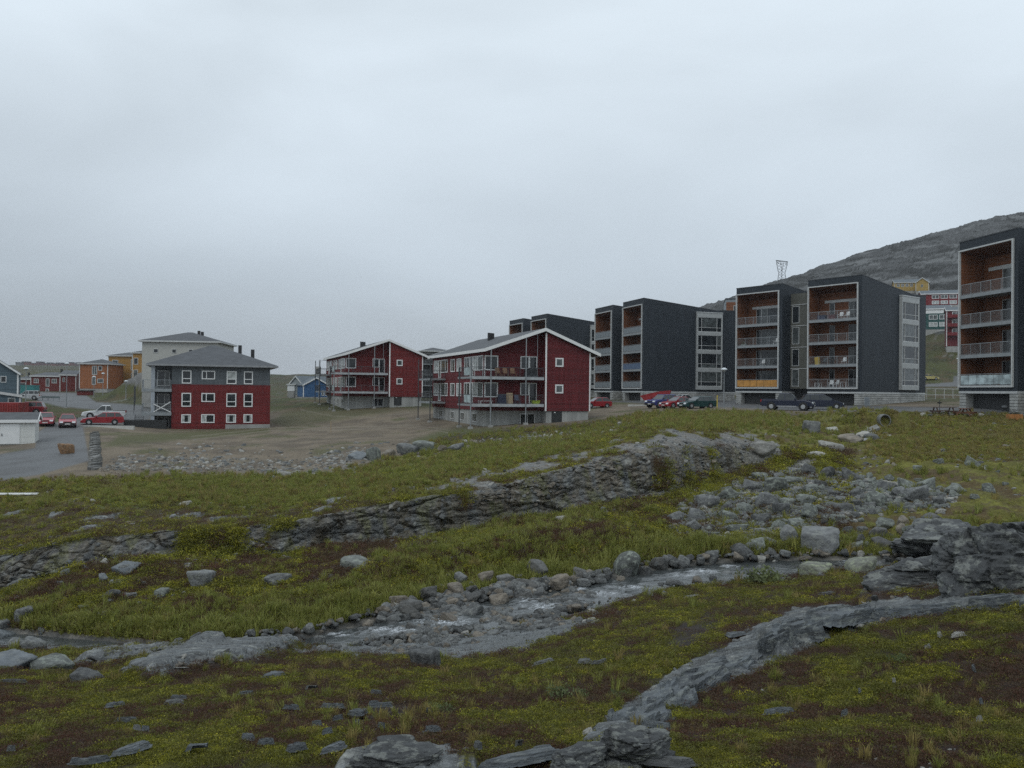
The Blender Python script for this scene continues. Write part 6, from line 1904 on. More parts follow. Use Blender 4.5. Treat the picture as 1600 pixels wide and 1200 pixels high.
def car(kind, label, px, py, Y, heading, col, group=None, cat='car', dark_low=False, bed=None):
    s = CARS[kind]
    L, W = s['L'], s['W']
    P = at(px, py, Y)
    P.z = ground(P.x, P.y) + .01
    t = thing('parked_car' if kind != 'pickup' else 'pickup_truck', label, cat, P, math.radians(heading), group)
    hw = W / 2
    low = s['low']
    # body: the outline swept across, drawn in at the shoulders and sills
    m = MB()
    secs = [(-hw, .93, .05), (-hw + .04, .985, .0), (-hw + .22, 1.0, 0), (hw - .22, 1.0, 0), (hw - .04, .985, 0), (hw, .93, .05)]
    zb = low[0][1] - .14
    pts = low + [(low[-1][0] - .1, zb), (low[0][0] + .1, zb)]
    n = len(pts)
    zmid = .62
    vs, fs = [], []
    for y, k, up in secs:
        for x, z in pts:
            vs.append((x * k if abs(x) > L * .40 else x, y, zmid + (z - zmid) * (k if z > zmid else 1) ))
    for j in range(len(secs) - 1):
        for i in range(n):
            k = (i + 1) % n
            fs.append((j * n + i, j * n + k, (j + 1) * n + k, (j + 1) * n + i))
    fs.append(tuple(range(n - 1, -1, -1))); fs.append(tuple(range((len(secs) - 1) * n, len(secs) * n)))
    m._add(vs, fs)
    body = m.build('body', col, t, bevel=.02)
    # cabin
    rb, rr, fr, fb = s['cab']
    zb_, zr_ = s['belt'] - .02, s['roof']
    ib, ir = hw - .06, hw - .24
    A = [(rb, -ib, zb_), (fb, -ib, zb_), (fb, ib, zb_), (rb, ib, zb_), (rr, -ir, zr_ - .05), (fr, -ir, zr_ - .05), (fr, ir, zr_ - .05), (rr, ir, zr_ - .05)]
    cb = MB().hexa(A)
    cb.hexa([(rr - .03, -ir - .03, zr_ - .05), (fr + .05, -ir - .03, zr_ - .05), (fr + .05, ir + .03, zr_ - .05), (rr - .03, ir + .03, zr_ - .05),
             (rr + .12, -ir + .1, zr_), (fr - .12, -ir + .1, zr_), (fr - .12, ir - .1, zr_), (rr + .12, ir - .1, zr_)])
    cab = cb.build('cabin', col, t, bevel=.02)
    def pane(a, b_, c, d, inset=.06, lift=.008, nm='window'):
        a, b_, c, d = map(Vector, (a, b_, c, d))
        cen = (a + b_ + c + d) / 4
        nrm = (b_ - a).cross(d - a).normalized()
        if nrm.dot(cen - Vector(((rb + fb) / 2, 0, zb_))) < 0: nrm = -nrm
        q = [p + (cen - p).normalized() * inset + nrm * lift for p in (a, b_, c, d)]
        q2 = [p - nrm * .02 for p in q]
        MB().hexa(q2 + q if (q[1] - q[0]).cross(q[3] - q[0]).dot(nrm) > 0 else q + q2).build(nm, CAR_GLASS, cab)
    pane(A[1], A[2], A[6], A[5], .07, .008, 'windscreen')
    pane(A[0], A[3], A[7], A[4], .08, .008, 'rear_window')
    for sgn in (0, 1):
        b0, b1, t1, t0 = (A[0], A[1], A[5], A[4]) if sgn == 0 else (A[3], A[2], A[6], A[7])
        cuts = [fb] + [c for c in s['split']] + [rb]
        for c0, c1 in zip(cuts[:-1], cuts[1:]):
            def on(x, bot):
                if bot:
                    f = (x - rb) / (fb - rb); p, q = Vector(b0), Vector(b1)
                    return p + (q - p) * f
                f = min(1, max(0, (x - rr) / (fr - rr))); p, q = Vector(t0), Vector(t1)
                return p + (q - p) * f
            pane(on(c1, 1), on(c0, 1), on(c0, 0), on(c1, 0), .05)
    # wheels
    for x in s['wx']:
        for y in (-1, 1):
            ys = y * (hw - .10)
            MB().tube((x, y * (hw - .25), s['wr'] + .02), (x, y * (hw + .006), s['wr'] + .02), s['wr'] + .065, 18).build('wheel_arch', BLACK, body)
            wh = MB().tube((x, ys - y * .1, s['wr']), (x, ys + y * .118, s['wr']), s['wr'], 18).build('wheel', TYRE, t, bevel=.02)
            MB().tube((x, ys + y * .10, s['wr']), (x, ys + y * .128, s['wr']), s['wr'] * .64, 14, s['wr'] * .55).build('rim', RIM, wh)
    # bumpers, lamps, plate, mirrors
    nose, tail = low[-2][0], low[0][0]
    zh = low[-3][1]
    bp = TRIMB if dark_low else col
    MB().box(nose - .12, nose + .05, -hw + .06, hw - .06, low[-1][1] - .06, low[-1][1] + .18).build('bumper', bp, t, bevel=.03)
    MB().box(tail - .05, tail + .12, -hw + .06, hw - .06, low[0][1] - .06, low[0][1] + .16).build('bumper', bp, t, bevel=.03)
    for y in (-1, 1):
        ya, yb = sorted((y * (hw - .42), y * (hw - .08)))
        MB().hexa([(nose - .14, ya, zh - .16), (nose + .015, ya, zh - .16), (nose + .005, yb, zh - .16), (nose - .22, yb, zh - .16),
                   (nose - .2, ya, zh + .0), (nose - .05, ya, zh + .0), (nose - .09, yb, zh + .0), (nose - .3, yb, zh + .0)]).build('headlight', LAMP_CLEAR, t)
        ya, yb = sorted((y * (hw - .26), y * (hw - .03)))
        MB().box(tail - .015, tail + .12, ya, yb, low[1][1] - .12, low[1][1] + .12).build('tail_light', LAMP_RED, t)
        MB().box(fb - .30, fb - .14, min(y * hw * .98, y * (hw + .16)), max(y * hw * .98, y * (hw + .16)), zb_ + .03, zb_ + .16).build('mirror', col if not dark_low else TRIMB, t)
    MB().box(nose - .02, nose + .012, -.38, .38, zh - .17, zh - .05).build('grille', TRIMB, t)
    MB().box(nose + .045, nose + .06, -.26, .26, low[-1][1] + .02, low[-1][1] + .13).build('number_plate', PLATE, t)
    if kind == 'pickup':
        if bed:
            MB().box(-2.50, rb - .06, -hw + .07, hw - .07, 1.04, 1.12).build('bed_cover', bed, t)
        else:
            q = MB()
            q.box(-2.50, rb - .04, -hw + .1, hw - .1, 1.03, 1.045)
            q.build('load_bed', TRIMB, t)
            for y in (-1, 1):
                MB().box(-2.52, rb - .02, min(y * hw * .96, y * (hw - .09)), max(y * hw * .96, y * (hw - .09)), 1.03, 1.13).build('bed_rail', col, t)
        q = MB().bar((.95, -hw + .02, .42), (-.95, -hw + .02, .42), .10, .07).bar((.95, hw - .02, .42), (-.95, hw - .02, .42), .10, .07)
        MB().box(-.95, .95, -hw - .05, -hw + .04, .38, .46).build('side_step', RIM, t)
        MB().box(-.95, .95, hw - .04, hw + .05, .38, .46).build('side_step', RIM, t)
    return t
RED1 = paint('faded red paint', (.30, .040, .055), .35)
RED2 = paint('bright red paint', (.27, .020, .026))
RED3 = paint('dark red paint', (.20, .018, .024))
NAVY = paint('navy paint', (.013, .018, .038), .2)
BLUE = paint('blue paint', (.028, .038, .17))
GREEN = paint('dark green paint', (.014, .048, .046))
SILVER = paint('silver paint', (.42, .43, .44), .25)
WHITEP = paint('white car paint', (.62, .64, .64))
YELP = paint('pale yellow paint', (.42, .36, .14))
GL, GR_ = 'cars on the road at the left', 'cars in the parking area'
car('wagon', 'faded red car facing the viewer next to the white shed', 71.5, 672, 93, -63, RED1, GL, dark_low=False)
car('sedan', 'faded red car with black bumper facing the viewer, right of two', 105.5, 673, 92, -62, RED1, GL, dark_low=True)
car('wagon', 'red estate car parked side on in front of the white pickup', 160, 662, 97, 206, RED2, GL)
car('pickup', 'white pickup with a black bed cover behind the red estate car', 163, 655, 106, 203, WHITEP, GL, 'pickup', bed=TRIMB)
car('suv', 'silver off road car beside the turquoise container', 42, 621, 150, 200, SILVER, GL)
car('suv', 'dark red car behind the white shed and the red container', 42, 645, 108, 196, RED3, GL, dark_low=True)
car('hatch', 'small red car half hidden by the corner of the nearer gabled house', 932, 633, 112, 200, RED2, GR_)
car('suv', 'blue off road car, leftmost of the three parked together', 1034, 638, 103, 216, BLUE, GR_, dark_low=True)
car('sedan', 'red car between the blue and the dark green car', 1058, 640, 99, 210, RED2, GR_)
car('wagon', 'dark green estate car, nearest of the three parked together', 1089, 642, 96, 205, GREEN, GR_)
car('sedan', 'silver car mostly hidden behind the blue off road car', 1062, 634, 112, 214, SILVER, GR_)
car('pickup', 'dark navy pickup parked side on below the block with orange panels', 1231, 643, 84, -27, NAVY, GR_, 'pickup')
car('mpv', 'dark navy people carrier parked beside the navy pickup', 1283, 640, 89, -8, NAVY, GR_)
car('wagon', 'pale yellow car on the upper road behind the dark blocks', 1451, 597, 205, 2, YELP)

# ------------------------------------------------------------------ street furniture
LAMP_W = plain('white lamp hood', (.62, .66, .68), .35, .05)
def street_lamp(label, px, py, Y, ptop, arm=0.0):
    P = at(px, py, Y); P.z = ground(P.x, P.y)
    h = at(px, ptop, Y).z - P.z
    t = thing('street_lamp', label, 'street lamp', P, 0, 'street lamps')
    MB().tube((0, 0, -.3), (0, 0, h * .45), .075, 8, .065).tube((0, 0, h * .45), (0, 0, h - .15), .055, 8, .04).build('pole', STEEL, t)
    MB().box(-.25, .25, -.25, .25, -.3, .06).build('base', CONC, t)
    if arm:
        MB().tube((0, 0, h - .15), (arm, 0, h - .02), .035, 6).box(min(arm, arm * 2), max(arm, arm * 2), -.14, .14, h - .06, h + .06).build('lamp_head', STEEL, t)
    else:
        hd = MB().dome((0, 0, h - .15), .36, .26, 12, 4).build('lamp_hood', LAMP_W, t, True)
        MB().tube((0, 0, h - .33), (0, 0, h - .151), .13, 8, .2).build('lens', glass('lamp lens', (.3, .31, .3), .2), hd)
    return t
street_lamp('tall white hooded street lamp beside the three parked cars', 1131, 637, 93, 576)
street_lamp('tall slim street lamp on the grass strip behind the two faded red cars', 103.5, 647, 128, 567)
street_lamp('street lamp behind the dark red car at the far left', 40, 642, 118, 575)
street_lamp('street lamp in front of the rocky knoll', 196.5, 632, 160, 595)
street_lamp('street lamp before the orange house, left of two', 146.5, 625, 175, 588)
street_lamp('street lamp before the orange house, right of two', 160.5, 622, 178, 583)
street_lamp('street lamp on the grassy hillside below the maroon house', 1483, 553, 240, 512)
street_lamp('street lamp behind the dark block at the right, by the upper road', 1497, 596, 175, 560)
street_lamp('bracket street lamp beyond the yard left of the farther gabled house', 498, 622, 165, 563, .9)
def simple(name, label, cat, px, py, Y, rz=0, group=None):
    P = at(px, py, Y); P.z = ground(P.x, P.y)
    return thing(name, label, cat, P, rz, group)
# snow marker posts
YPOST = plain('yellow marker paint', (.55, .42, .03), .5)
t = simple('marker_post', 'yellow marker post left of the lamp by the parked cars', 'post', 1120.5, 637, 94)
MB().tube((0, 0, -.2), (0, 0, 1.5), .05, 8).build('pole', YPOST, t)
MB().dome((0, 0, 1.501), .055, .05, 8, 3).build('cap', BLACK, t)
t = simple('marker_stake', 'thin pale survey stake standing in the gravel yard', 'stake', 517, 668, 92)
MB().box(-.03, .03, -.03, .03, -.2, 1.2).build('stake', plain('raw timber', (.33, .25, .15), .8), t)
# red skip
t = simple('skip', 'red open waste skip standing behind the blue off road car', 'skip', 1025, 634, 116, math.radians(-14))
SK = plain('scuffed red skip paint', (.24, .016, .020), .5, .3, 1.5)
m = MB()
pr = [(-1.2, .15), (1.4, .15), (2.1, 1.95), (1.9, 1.95), (1.3, .28), (-1.1, .28), (-1.9, 1.15), (-2.1, 1.15)]
m.hexa([(-1.2, -.85, .15), (1.4, -.85, .15), (1.4, .85, .15), (-1.2, .85, .15), (-1.2, -.85, .28), (1.4, -.85, .28), (1.4, .85, .28), (-1.2, .85, .28)])
for y in (-.92, .86):
    m.prism([(-1.25, .2), (1.45, .2), (2.1, 1.95), (.2, 1.75), (-2.2, 1.15)], lambda x, z, y=y: (x, y, z), lambda x, z, y=y: (x, y + .06, z))
m.hexa([(1.38, -.86, .25), (1.45, -.86, .25), (1.45, .86, .25), (1.38, .86, .25), (2.02, -.86, 1.93), (2.1, -.86, 1.95), (2.1, .86, 1.95), (2.02, .86, 1.93)])
m.hexa([(-1.25, -.86, .25), (-1.18, -.86, .25), (-1.18, .86, .25), (-1.25, .86, .25), (-2.2, -.86, 1.15), (-2.12, -.86, 1.15), (-2.12, .86, 1.15), (-2.2, .86, 1.15)])
m.build('skip_body', SK, t)
for x in (-.6, .3, 1.2): MB().box(x - .05, x + .05, -.99, -.921, .25, 1.25 + x * .2).build('rib', SK, t)
# containers at the left
t = simple('container', 'red steel container beside the dark red car, cut by the picture edge', 'container', 6, 648, 96, .06)
SKC = plain('red container paint', (.20, .020, .018), .5, .25, 1.2)
MB().box(-3.2, 1.6, 0, 2.4, .0, 2.2).build('container_body', SKC, t)
for k in range(16): MB().box(-3.1 + k * .29, -2.95 + k * .29, -.05, -.001, .12, 2.05).build('corrugation', SKC, t)
t = simple('container', 'turquoise container behind the silver off road car', 'container', 30, 614, 185, .05)
TQ = plain('turquoise paint', (.03, .17, .17), .55, .2)
MB().box(-2, 3.2, 0, 2.4, 0, 2.0).build('container_body', TQ, t)
MB().box(-2.05, 3.25, -.06, 2.46, 2.001, 2.12).build('lid', plain('turquoise lid', (.05, .22, .22), .5), t)
# walls and kerbs
t = simple('concrete_kerb', 'white concrete kerb along the parking edge below the red estate car', 'kerb', 168, 668.5, 93)
MB().box(-3.2, 3.0, -.15, .15, -.3, .22).build('kerb_stone', plain('pale concrete', (.46, .46, .43), .8, .1), t)
t = simple('concrete_kerb', 'white kerb beam on the ground left of the red skip', 'kerb', 996, 634.5, 112)
MB().box(-1.3, 1.7, -.12, .12, -.2, .2).build('kerb_stone', plain('pale concrete', (.46, .46, .43), .8, .1), t)
a, b_ = ground_px(151, 735), ground_px(149, 677)
def gutter():
    t = thing('stone_wall', 'low stone and mortar wall running down beside the gravel road', 'wall', a)
    m = MB()
    n = 34
    r = random.Random(3)
    for i in range(n):
        f = (i + .5) / n
        p = a.lerp(b_, f)
        g = ground(p.x, p.y)
        for j in range(2):
            L = (b_ - a).length / n
            x = p.x - a.x - .11 + .22 * j + r.uniform(-.06, .06)
            y = p.y - a.y
            h = r.uniform(.10, .26)
            w0 = r.uniform(.09, .125)
            q = MB().hexa([(x - w0, y - L * .46, g - a.z - .3), (x + w0, y - L * .46, g - a.z - .3), (x + w0, y + L * .46, g - a.z - .3), (x - w0, y + L * .46, g - a.z - .3),
                           (x - w0 * r.uniform(.75, 1), y - L * .42, g - a.z + h), (x + w0 * r.uniform(.75, 1), y - L * .42, g - a.z + h * r.uniform(.8, 1.1)), (x + w0 * .9, y + L * .42, g - a.z + h), (x - w0 * .9, y + L * .42, g - a.z + h * r.uniform(.8, 1.1))])
            q.build('stone', r.choice((plain('pale wall stone', (.20, .20, .19), .9, .25), plain('wall stone', (.15, .15, .14), .9, .25), plain('wall stone', (.15, .15, .14), .9, .25), plain('dark wall stone', (.09, .09, .085), .9, .2))), t)
gutter()
# crash barrier on the left road
t = simple('guard_rail', 'low dark guard rail along the road bend at the left', 'guard rail', 75, 628, 152)
MB().hexa([(-3.0, 1.4, .45), (3.0, -1.6, .45), (3.0, -1.5, .45), (-3.0, 1.5, .45), (-3.0, 1.4, .78), (3.0, -1.6, .78), (3.0, -1.5, .78), (-3.0, 1.5, .78)]).build('rail', plain('weathered rail', (.10, .13, .13), .6), t)
for k in range(5):
    x = -2.8 + 1.4 * k
    MB().box(x - .05, x + .05, 1.4 - (x + 2.9) * .5 - .0, 1.5 - (x + 2.9) * .5, -.3, .449).build('post', STEEL, t)
# white boards on the grass at the left edge
P = ground_px(18, 777)
t = thing('board_stack', 'pair of white painted boards lying on the grass at the left edge', 'boards', (P.x, P.y, P.z + .12), .06)
MB().box(-1.6, .95, -.08, .08, .0, .06).build('board', WHITE, t)
MB(Matrix.Rotation(.05, 4, 'Z')).box(-1.2, 1.15, .12, .26, -.02, .05).build('board', WHITE, t)
# culvert pipe and the slab before it
P = at(1381, 657, 61)
g = ground(P.x, P.y)
t = thing('culvert_pipe', 'open end of a corrugated steel culvert pipe above the stream gully', 'pipe', (P.x, P.y - .25, P.z), math.radians(8))
n, R1, R2 = 28, .46, .42
m = MB()
vs, fs = [], []
rings = []
for k in range(26):
    y = k * .18
    r_ = R1 + (.025 if k % 2 else 0)
    rings.append((y, r_))
prof = [(y, r_) for y, r_ in rings] + [(y, r_ - .06) for y, r_ in reversed(rings)]
for (y, r_) in prof:
    for i in range(n):
        a_ = 2 * math.pi * i / n
        vs.append((r_ * math.cos(a_), y, r_ * math.sin(a_)))
for j in range(len(prof)):
    j2 = (j + 1) % len(prof)
    for i in range(n):
        k = (i + 1) % n
        fs.append((j * n + i, j * n + k, j2 * n + k, j2 * n + i))
m._add(vs, fs)
m.build('pipe_shell', plain('dull zinc', (.20, .205, .20), .55, .25, 3, .4), t)
P2 = at(1362, 673, 58)
t = thing('concrete_plate', 'tilted concrete slab lying in the gully before the culvert', 'slab', (P2.x, P2.y, ground(P2.x, P2.y) + .15), math.radians(-12))
MB(Matrix.Rotation(math.radians(-24), 4, 'Y') @ Matrix.Rotation(math.radians(18), 4, 'X')).box(-.6, .5, -.3, .35, -.08, .08).build('plate_body', plain('old concrete', (.19, .19, .175), .9, .25, 2), t)
# a little water falling below the pipe
wf = [ground_px(x, y) for x, y in ((1372, 668), (1362, 682), (1350, 690), (1322, 700), (1296, 712), (1270, 722), (1255, 735))]
m = MB()
for p, q in zip(wf[:2], wf[1:3]):
    d = (q - p); s_ = Vector((-d.y, d.x, 0)).normalized() * .16
    m.quad(p - s_ + Vector((0, 0, .06)), p + s_ + Vector((0, 0, .06)), q + s_ + Vector((0, 0, .06)), q - s_ + Vector((0, 0, .06)))
o = m.build('gully_water', WATER)
a_ = o.data.attributes.new('foam', 'FLOAT', 'POINT')
a_.data.foreach_set('value', [.8 for i in range(len(o.data.vertices))])
tag(o, 'thin trickle of water running down the gully from the culvert', 'water', kind='structure')
# picnic tables
BRN = plain('weathered picnic timber', (.085, .050, .034), .8, .3, 4)
BRN2 = plain('reddish picnic timber', (.15, .065, .038), .8, .3, 4)
def picnic(label, px, Y, rz, mat):
    P = at(px, 645, Y); P.z = ground(P.x, P.y)
    t = thing('picnic_table', label, 'picnic table', P, rz, 'picnic tables')
    for k in range(5): MB().box(-1.0, 1.0, -.38 + .155 * k, -.24 + .155 * k, .72, .765).build('table_plank', mat, t)
    for y in (-.80, .62):
        for k in range(2): MB().box(-1.0, 1.0, y + .1 * k - .0, y + .085 + .1 * k, .42, .46).build('seat_plank', mat, t)
    for x in (-.75, .75):
        MB().bar((x, -.62, 0), (x, -.2, .72), .06, .11).build('leg', mat, t)
        MB().bar((x, .62, 0), (x, .2, .72), .06, .11).build('leg', mat, t)
        MB().box(x - .025, x + .025, -.85, .85, .33, .42).build('cross_bar', mat, t)
picnic('dark weathered picnic table, left of two before the block at the right', 1474, 74.5, .08, BRN)
picnic('reddish picnic table standing end on, right of two before the block at the right', 1508, 73.8, .9, BRN2)
t = simple('grill', 'small dark iron brazier behind the picnic tables', 'brazier', 1468, 642, 76)
MB().tube((0, 0, 0), (0, 0, 1.25), .03, 6).tube((0, 0, .9), (0, 0, 1.02), .12, 10, .22).build('bowl', DARK_STEEL, t)
t = simple('planter_crate', 'orange wooden crate with dark plants by the corner of the right block', 'crate', 1585, 648, 71.5, -.1)
OR = plain('orange crate timber', (.38, .17, .055), .75, .2, 2)
MB().box(-.47, .47, -.4, .4, 0, .06).build('crate_base', OR, t)
for k in range(7):
    x = -.47 + k * .136
    MB().box(x, x + .122, -.43, -.40, .02, .52).build('slat', OR, t)
for y0_, y1_ in ((.40, .43),): MB().box(-.47, .47, y0_, y1_, .02, .5).build('back_panel', OR, t)
for x in (-.50, .47): MB().box(x, x + .03, -.43, .43, .02, .5).build('side_panel', OR, t)
v, f = leaf_clump(801, 90, None, .3, .14, .9, .9)
me = bpy.data.meshes.new('plant')
me.from_pydata([(x * .42, y * .36, z * .5 + .42) for x, y, z in v], [], f)
me.materials.append(plain('dark plant leaves', (.03, .035, .03), .6))
tag(link(bpy.data.objects.new('potted_plant', me)), 'dark leafy plants standing in the orange crate', 'plant')
bpy.data.objects['potted_plant'].location = t.location
t = simple('kettle_barbecue', 'round dark barbecue left of the orange crate', 'barbecue', 1570, 642, 75.5)
MB().dome((0, 0, .55), .28, .22, 12, 4).tube((0, 0, .32), (0, 0, .549), .14, 12, .28).build('bowl', DARK_STEEL, t)
for a_ in (0, 2.1, 4.2): MB().tube((math.cos(a_) * .12, math.sin(a_) * .12, .34), (math.cos(a_) * .3, math.sin(a_) * .3, 0), .015, 5).build('leg', DARK_STEEL, t)
# row of stones edging the picnic place
for i, (px, wpx, mt) in enumerate([(1441, 12, RK_PALE), (1452, 9, RK_GREY), (1463, 7, RK_PALE), (1475, 10, RK_PALE), (1489, 9, RK_PALE), (1501, 7, RK_GREY), (1509, 9, RK_PALE), (1518, 7, RK_PALE), (1532, 12, RK_PALE), (1548, 9, RK_DARK), (1558, 8, RK_PALE)]):
    rock_px(px, 650 + (i % 3) * .5, wpx, wpx * .45, mt, 'pale stone in the row edging the picnic place' if mt is not RK_DARK else 'dark stone in the row edging the picnic place', group='stones edging the picnic place' if mt is not RK_DARK else None, name='edging_stone', cat='stone')
# white rail fence by the upper road
t = simple('rail_fence', 'thin white rail fence between the two right dark blocks', 'fence', 1470, 618, 118)
for k in range(7):
    MB().box(-3.3 + k * 1.25, -3.24 + k * 1.25, -.03, .03, -.4, 1.5).build('post', WHITE_DIM, t)
for z in (.55, 1.42): MB().box(-3.3, 4.26, -.05, -.031, z, z + .07).build('rail', WHITE_DIM, t)
# pylon on the hill
P = at(1221.5, 445, 400)
hz = ground(P.x, P.y)
top = at(1221.5, 409, 400).z
t = thing('power_pylon', 'grey lattice power pylon on the hill above the dark blocks', 'pylon', (P.x, P.y, 0), .5)
zb, zt = hz - 2, top
PY_ = plain('pylon steel', (.13, .14, .145), .6, .1)
m = MB()
H = zt - zb
wd = lambda f: 1.7 * (1 - f) ** 1.3 + .6 if f < .62 else .95 + (f - .62) * 4.0
n = 11
for i in range(n):
    f0, f1 = i / n, (i + 1) / n
    for k in range(4):
        sx, sy = ((-1, -1), (1, -1), (1, 1), (-1, 1))[k]
        tx_, ty_ = ((1, -1), (1, 1), (-1, 1), (-1, -1))[k]
        a0 = (sx * wd(f0), sy * min(wd(f0), 1.2), zb + H * f0); a1 = (sx * wd(f1), sy * min(wd(f1), 1.2), zb + H * f1)
        b1 = (tx_ * wd(f1), ty_ * min(wd(f1), 1.2), zb + H * f1)
        m.bar(a0, a1, .17); m.bar(a0, b1, .09)
m.build('lattice', PY_, t)
m = MB().bar((-3.9, 0, zt + .3), (3.9, 0, zt + .3), .35).bar((-3.9, 0, zt + .3), (-2.2, 0, zt - 1.2), .2).bar((3.9, 0, zt + .3), (2.2, 0, zt - 1.2), .2)
m.bar((-2.5, 0, zt), (0, 0, zt + .3), .2)
m.build('cross_arm', PY_, t)
for x in (-3.6, 0, 3.6): MB().tube((x, 0, zt - 1.6), (x, 0, zt + .2), .14, 6).build('insulator', plain('insulator', (.25, .27, .27), .4), t)
# ------------------------------------------------------------------ things people left on their balconies
PLW = plain('white garden plastic', (.68, .70, .70), .45, .04)
def in_block(t, x, y, z):
    c, s = math.cos(t.rotation_euler.z), math.sin(t.rotation_euler.z)
    return (t.location.x + c * x - s * y, t.location.y + s * x + c * y, t.location.z + z)
def chair(label, P, rz, mat, group=None):
    t = thing('garden_chair', label, 'chair', P, rz, group)
    MB().box(-.26, .26, -.25, .25, .40, .45).build('seat', mat, t)
    MB().hexa([(-.25, .20, .46), (.25, .20, .46), (.25, .25, .46), (-.25, .25, .46), (-.23, .32, .98), (.23, .32, .98), (.23, .37, .98), (-.23, .37, .98)]).build('backrest', mat, t)
    for sx in (-1, 1):
        for sy in (-1, 1): MB().tube((sx * .22, sy * .2, .399), (sx * .27, sy * .26, 0), .025, 6).build('leg', mat, t)
        MB().box(min(sx * .25, sx * .30), max(sx * .25, sx * .30), -.22, .26, .62, .66).build('armrest', mat, t)
def table(label, P, rz, mat, w_=.9, h=.72):
    t = thing('garden_table', label, 'table', P, rz)
    MB().box(-w_ / 2, w_ / 2, -.38, .38, h - .04, h).build('table_top', mat, t)
    for sx in (-1, 1):
        for sy in (-1, 1): MB().box(sx * w_ * .42 - .03, sx * w_ * .42 + .03, sy * .3 - .03, sy * .3 + .03, 0, h - .041).build('leg', mat, t)
rot3 = b3.rotation_euler.z
FZ = .06
table('low white plastic table at the left of the lowest balcony of the middle block', in_block(b3, 12.6, .8, FLO[0] + FZ), rot3, PLW, .7, .6)
chair('white plastic chair, left of the pair on the lowest right balcony', in_block(b3, 14.4, .9, FLO[0] + FZ), rot3 + .3, PLW)
chair('white plastic chair, right of the pair on the lowest right balcony', in_block(b3, 15.1, .9, FLO[0] + FZ), rot3 - .2, PLW)
table('white plastic table right of the two chairs on the lowest balcony', in_block(b3, 16.3, .8, FLO[0] + FZ), rot3, PLW)
YT = plain('yellow oilcloth', (.52, .36, .03), .5, .1)
t = thing('folded_parasol', 'yellow folded sunshade leaning in the corner of the second right balcony', 'parasol', in_block(b3, 12.5, .7, FLO[2] - 2.95 + FZ + 0), rot3)
MB().hexa([(-.28, -.12, .05), (.34, -.12, .05), (.34, .12, .05), (-.28, .12, .05), (-.42, -.05, 1.05), (.30, -.05, 1.15), (.30, .05, 1.15), (-.42, .05, 1.05)]).build('cloth', YT, t)
MB().tube((0, .16, 0), (-.05, .16, 1.3), .03, 6).build('pole', STEEL, t)
for x, c, lab in ((13.2, plain('dark blue cloth', (.03, .04, .09), .8), 'dark blue cushion box'), (14.6, plain('maroon cloth', (.11, .03, .035), .8), 'maroon cushion box')):
    t = thing('storage_box', lab + ' behind the railing of the top right balcony', 'box', in_block(b3, x, .7, FLO[3] + FZ), rot3)
    MB().box(-.55, .55, -.3, .3, 0, .62).build('box_body', c, t)
    MB().box(-.57, .57, -.32, .32, .621, .68).build('lid', c, t)
chair('white chair at the right end of the top right balcony', in_block(b3, 16.6, .8, FLO[3] + FZ), rot3, PLW)
chair('white chair left of the end one on the top right balcony', in_block(b3, 15.7, .8, FLO[3] + FZ), rot3, PLW)
chair('dark chair among others on the third right balcony from the top', in_block(b3, 13.4, .8, FLO[1] + FZ), rot3, DARK_STEEL)
table('dark table on the third right balcony from the top', in_block(b3, 14.6, .9, FLO[1] + FZ), rot3, BRN)
chair('pale folding chair at the right of the third right balcony from the top', in_block(b3, 16.2, .8, FLO[1] + FZ), rot3, PLW)
chair('white chair on the third left balcony from the top', in_block(b3, 3.9, .8, FLO[1] + FZ), rot3, PLW)
chair('white chair at the right end of the second left balcony from the top', in_block(b3, 6.1, .8, FLO[2] + FZ), rot3, PLW)
t = thing('flower_box', 'green planter at the left of the second left balcony from the top', 'planter', in_block(b3, .9, .6, FLO[2] + FZ), rot3)
MB().box(-.4, .4, -.15, .15, 0, .3).build('trough', plain('planter plastic', (.2, .22, .2), .6), t)
v, f = leaf_clump(810, 60, None, .3, .14, .9, .9)
me = bpy.data.meshes.new('leaves'); me.from_pydata([(x * .4, y * .16, z * .5 + .3) for x, y, z in v], [], f); me.materials.append(L_WILLOW)
link(bpy.data.objects.new('leaves', me), t)
# on the nearer red house
rb_ = red_b.rotation_euler.z
q = lambda x, y, z: in_block(red_b, x, y, z)
t = thing('wooden_board', 'tan wooden board leaning upright on the lower balcony of the nearer gabled house', 'board', q(-3.9, .5, .7), rb_)
MB(Matrix.Rotation(-.08, 4, 'X')).box(-.35, .35, -.02, .02, 0, 1.2).build('board', plain('tan board', (.36, .27, .17), .7), t)
t = thing('covered_grill', 'dark covered barbecue left of the tan board on the lower balcony', 'barbecue', q(-4.75, .6, .7), rb_)
MB().hexa([(-.45, -.3, 0), (.45, -.3, 0), (.45, .3, 0), (-.45, .3, 0), (-.35, -.22, 1.05), (.35, -.22, 1.05), (.35, .22, 1.05), (-.35, .22, 1.05)]).build('cover', plain('dark blue cover', (.025, .032, .06), .7), t)
MB().box(-.36, .36, -.24, .24, 1.051, 1.09).build('lid', DARK_STEEL, t)
chair('dark blue garden chair right of the tan board on the lower balcony', q(-3.0, .6, .7), rb_, plain('grey blue cloth', (.10, .11, .16), .7))
t = thing('plastic_tub', 'lime green plastic tub on the floor of the lower balcony', 'tub', q(-1.0, .45, .7), rb_)
LIME = plain('lime plastic', (.36, .46, .05), .45)
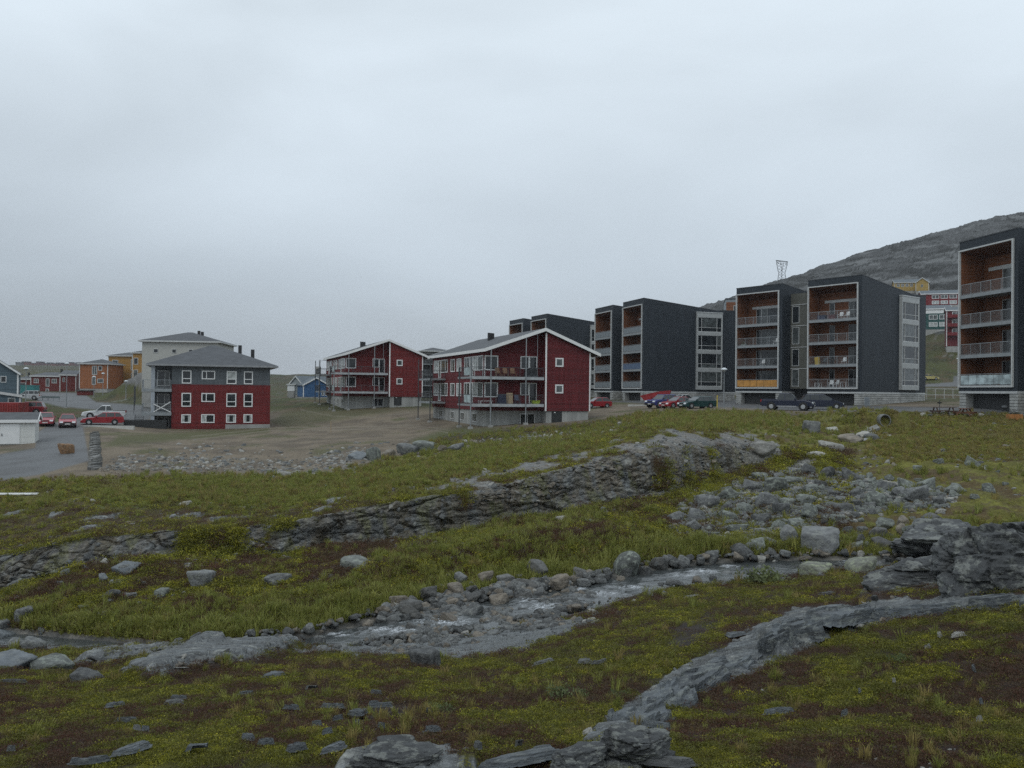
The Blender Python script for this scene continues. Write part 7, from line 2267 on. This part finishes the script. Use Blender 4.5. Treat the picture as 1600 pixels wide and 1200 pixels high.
MB().hexa([(-.35, -.2, 0), (.35, -.2, 0), (.35, .2, 0), (-.35, .2, 0), (-.45, -.27, .36), (.45, -.27, .36), (.45, .27, .36), (-.45, .27, .36)]).build('tub_body', LIME, t)
MB().box(-.47, .47, -.29, .29, .361, .41).build('rim', LIME, t)
table('white round edged table low on the lower balcony of the nearer gabled house', q(-6.6, .6, .7), rb_, PLW, 1.4, .35)
table('white table behind the glass at the corner of the upper balcony', q(-7.3, .7, 3.55), rb_, PLW, 1.3, .75)
TAN = plain('tan wicker', (.25, .15, .09), .8)
for k, lb in enumerate(('leftmost', 'middle', 'rightmost')):
    chair('tan wicker chair, ' + lb + ' of three on the upper balcony of the nearer house', q(-5.2 + .85 * k, .6, 3.55), rb_, TAN, None)
t = thing('covered_furniture', 'dark covered stack of furniture at the right of the upper balcony', 'furniture', q(-1.5, .6, 3.55), rb_)
MB().hexa([(-.7, -.35, 0), (.7, -.35, 0), (.7, .35, 0), (-.7, .35, 0), (-.6, -.3, .95), (.62, -.28, 1.05), (.62, .28, 1.05), (-.6, .3, .95)]).build('cover', plain('charcoal cover', (.03, .033, .036), .8), t)
MB().box(-.5, .5, -.45, -.36, .1, .16).build('strap', STEEL, t)
t = thing('cable_box', 'pale electric cabinet beside the corner of the middle dark block', 'cabinet', at(1355, 634, 103), rot3)
t.location.z = ground(t.location.x, t.location.y)
MB().box(-.3, .3, -.15, .15, -.2, 1.1).build('cabinet_body', SLAB_GREY, t)
MB().box(-.25, .25, -.17, -.151, .05, 1.0).build('door', MESH_PANEL, t)
# ------------------------------------------------------------------ the damp air
hz_ = MB().box(-3800, 3800, -60, 4300, -24, 190)
b = NB('haze air')
b.t.nodes.remove(b.p)
v = b.n('ShaderNodeVolumePrincipled')
v.inputs['Color'].default_value = (.86, .90, .95, 1)
v.inputs['Density'].default_value = .00014
b.l(v.outputs[0], b.out.inputs['Volume'])
o = hz_.build('haze', b.m)
tag(o, 'thin grey haze of damp air that fades the far ridge and hills', 'haze', kind='stuff')
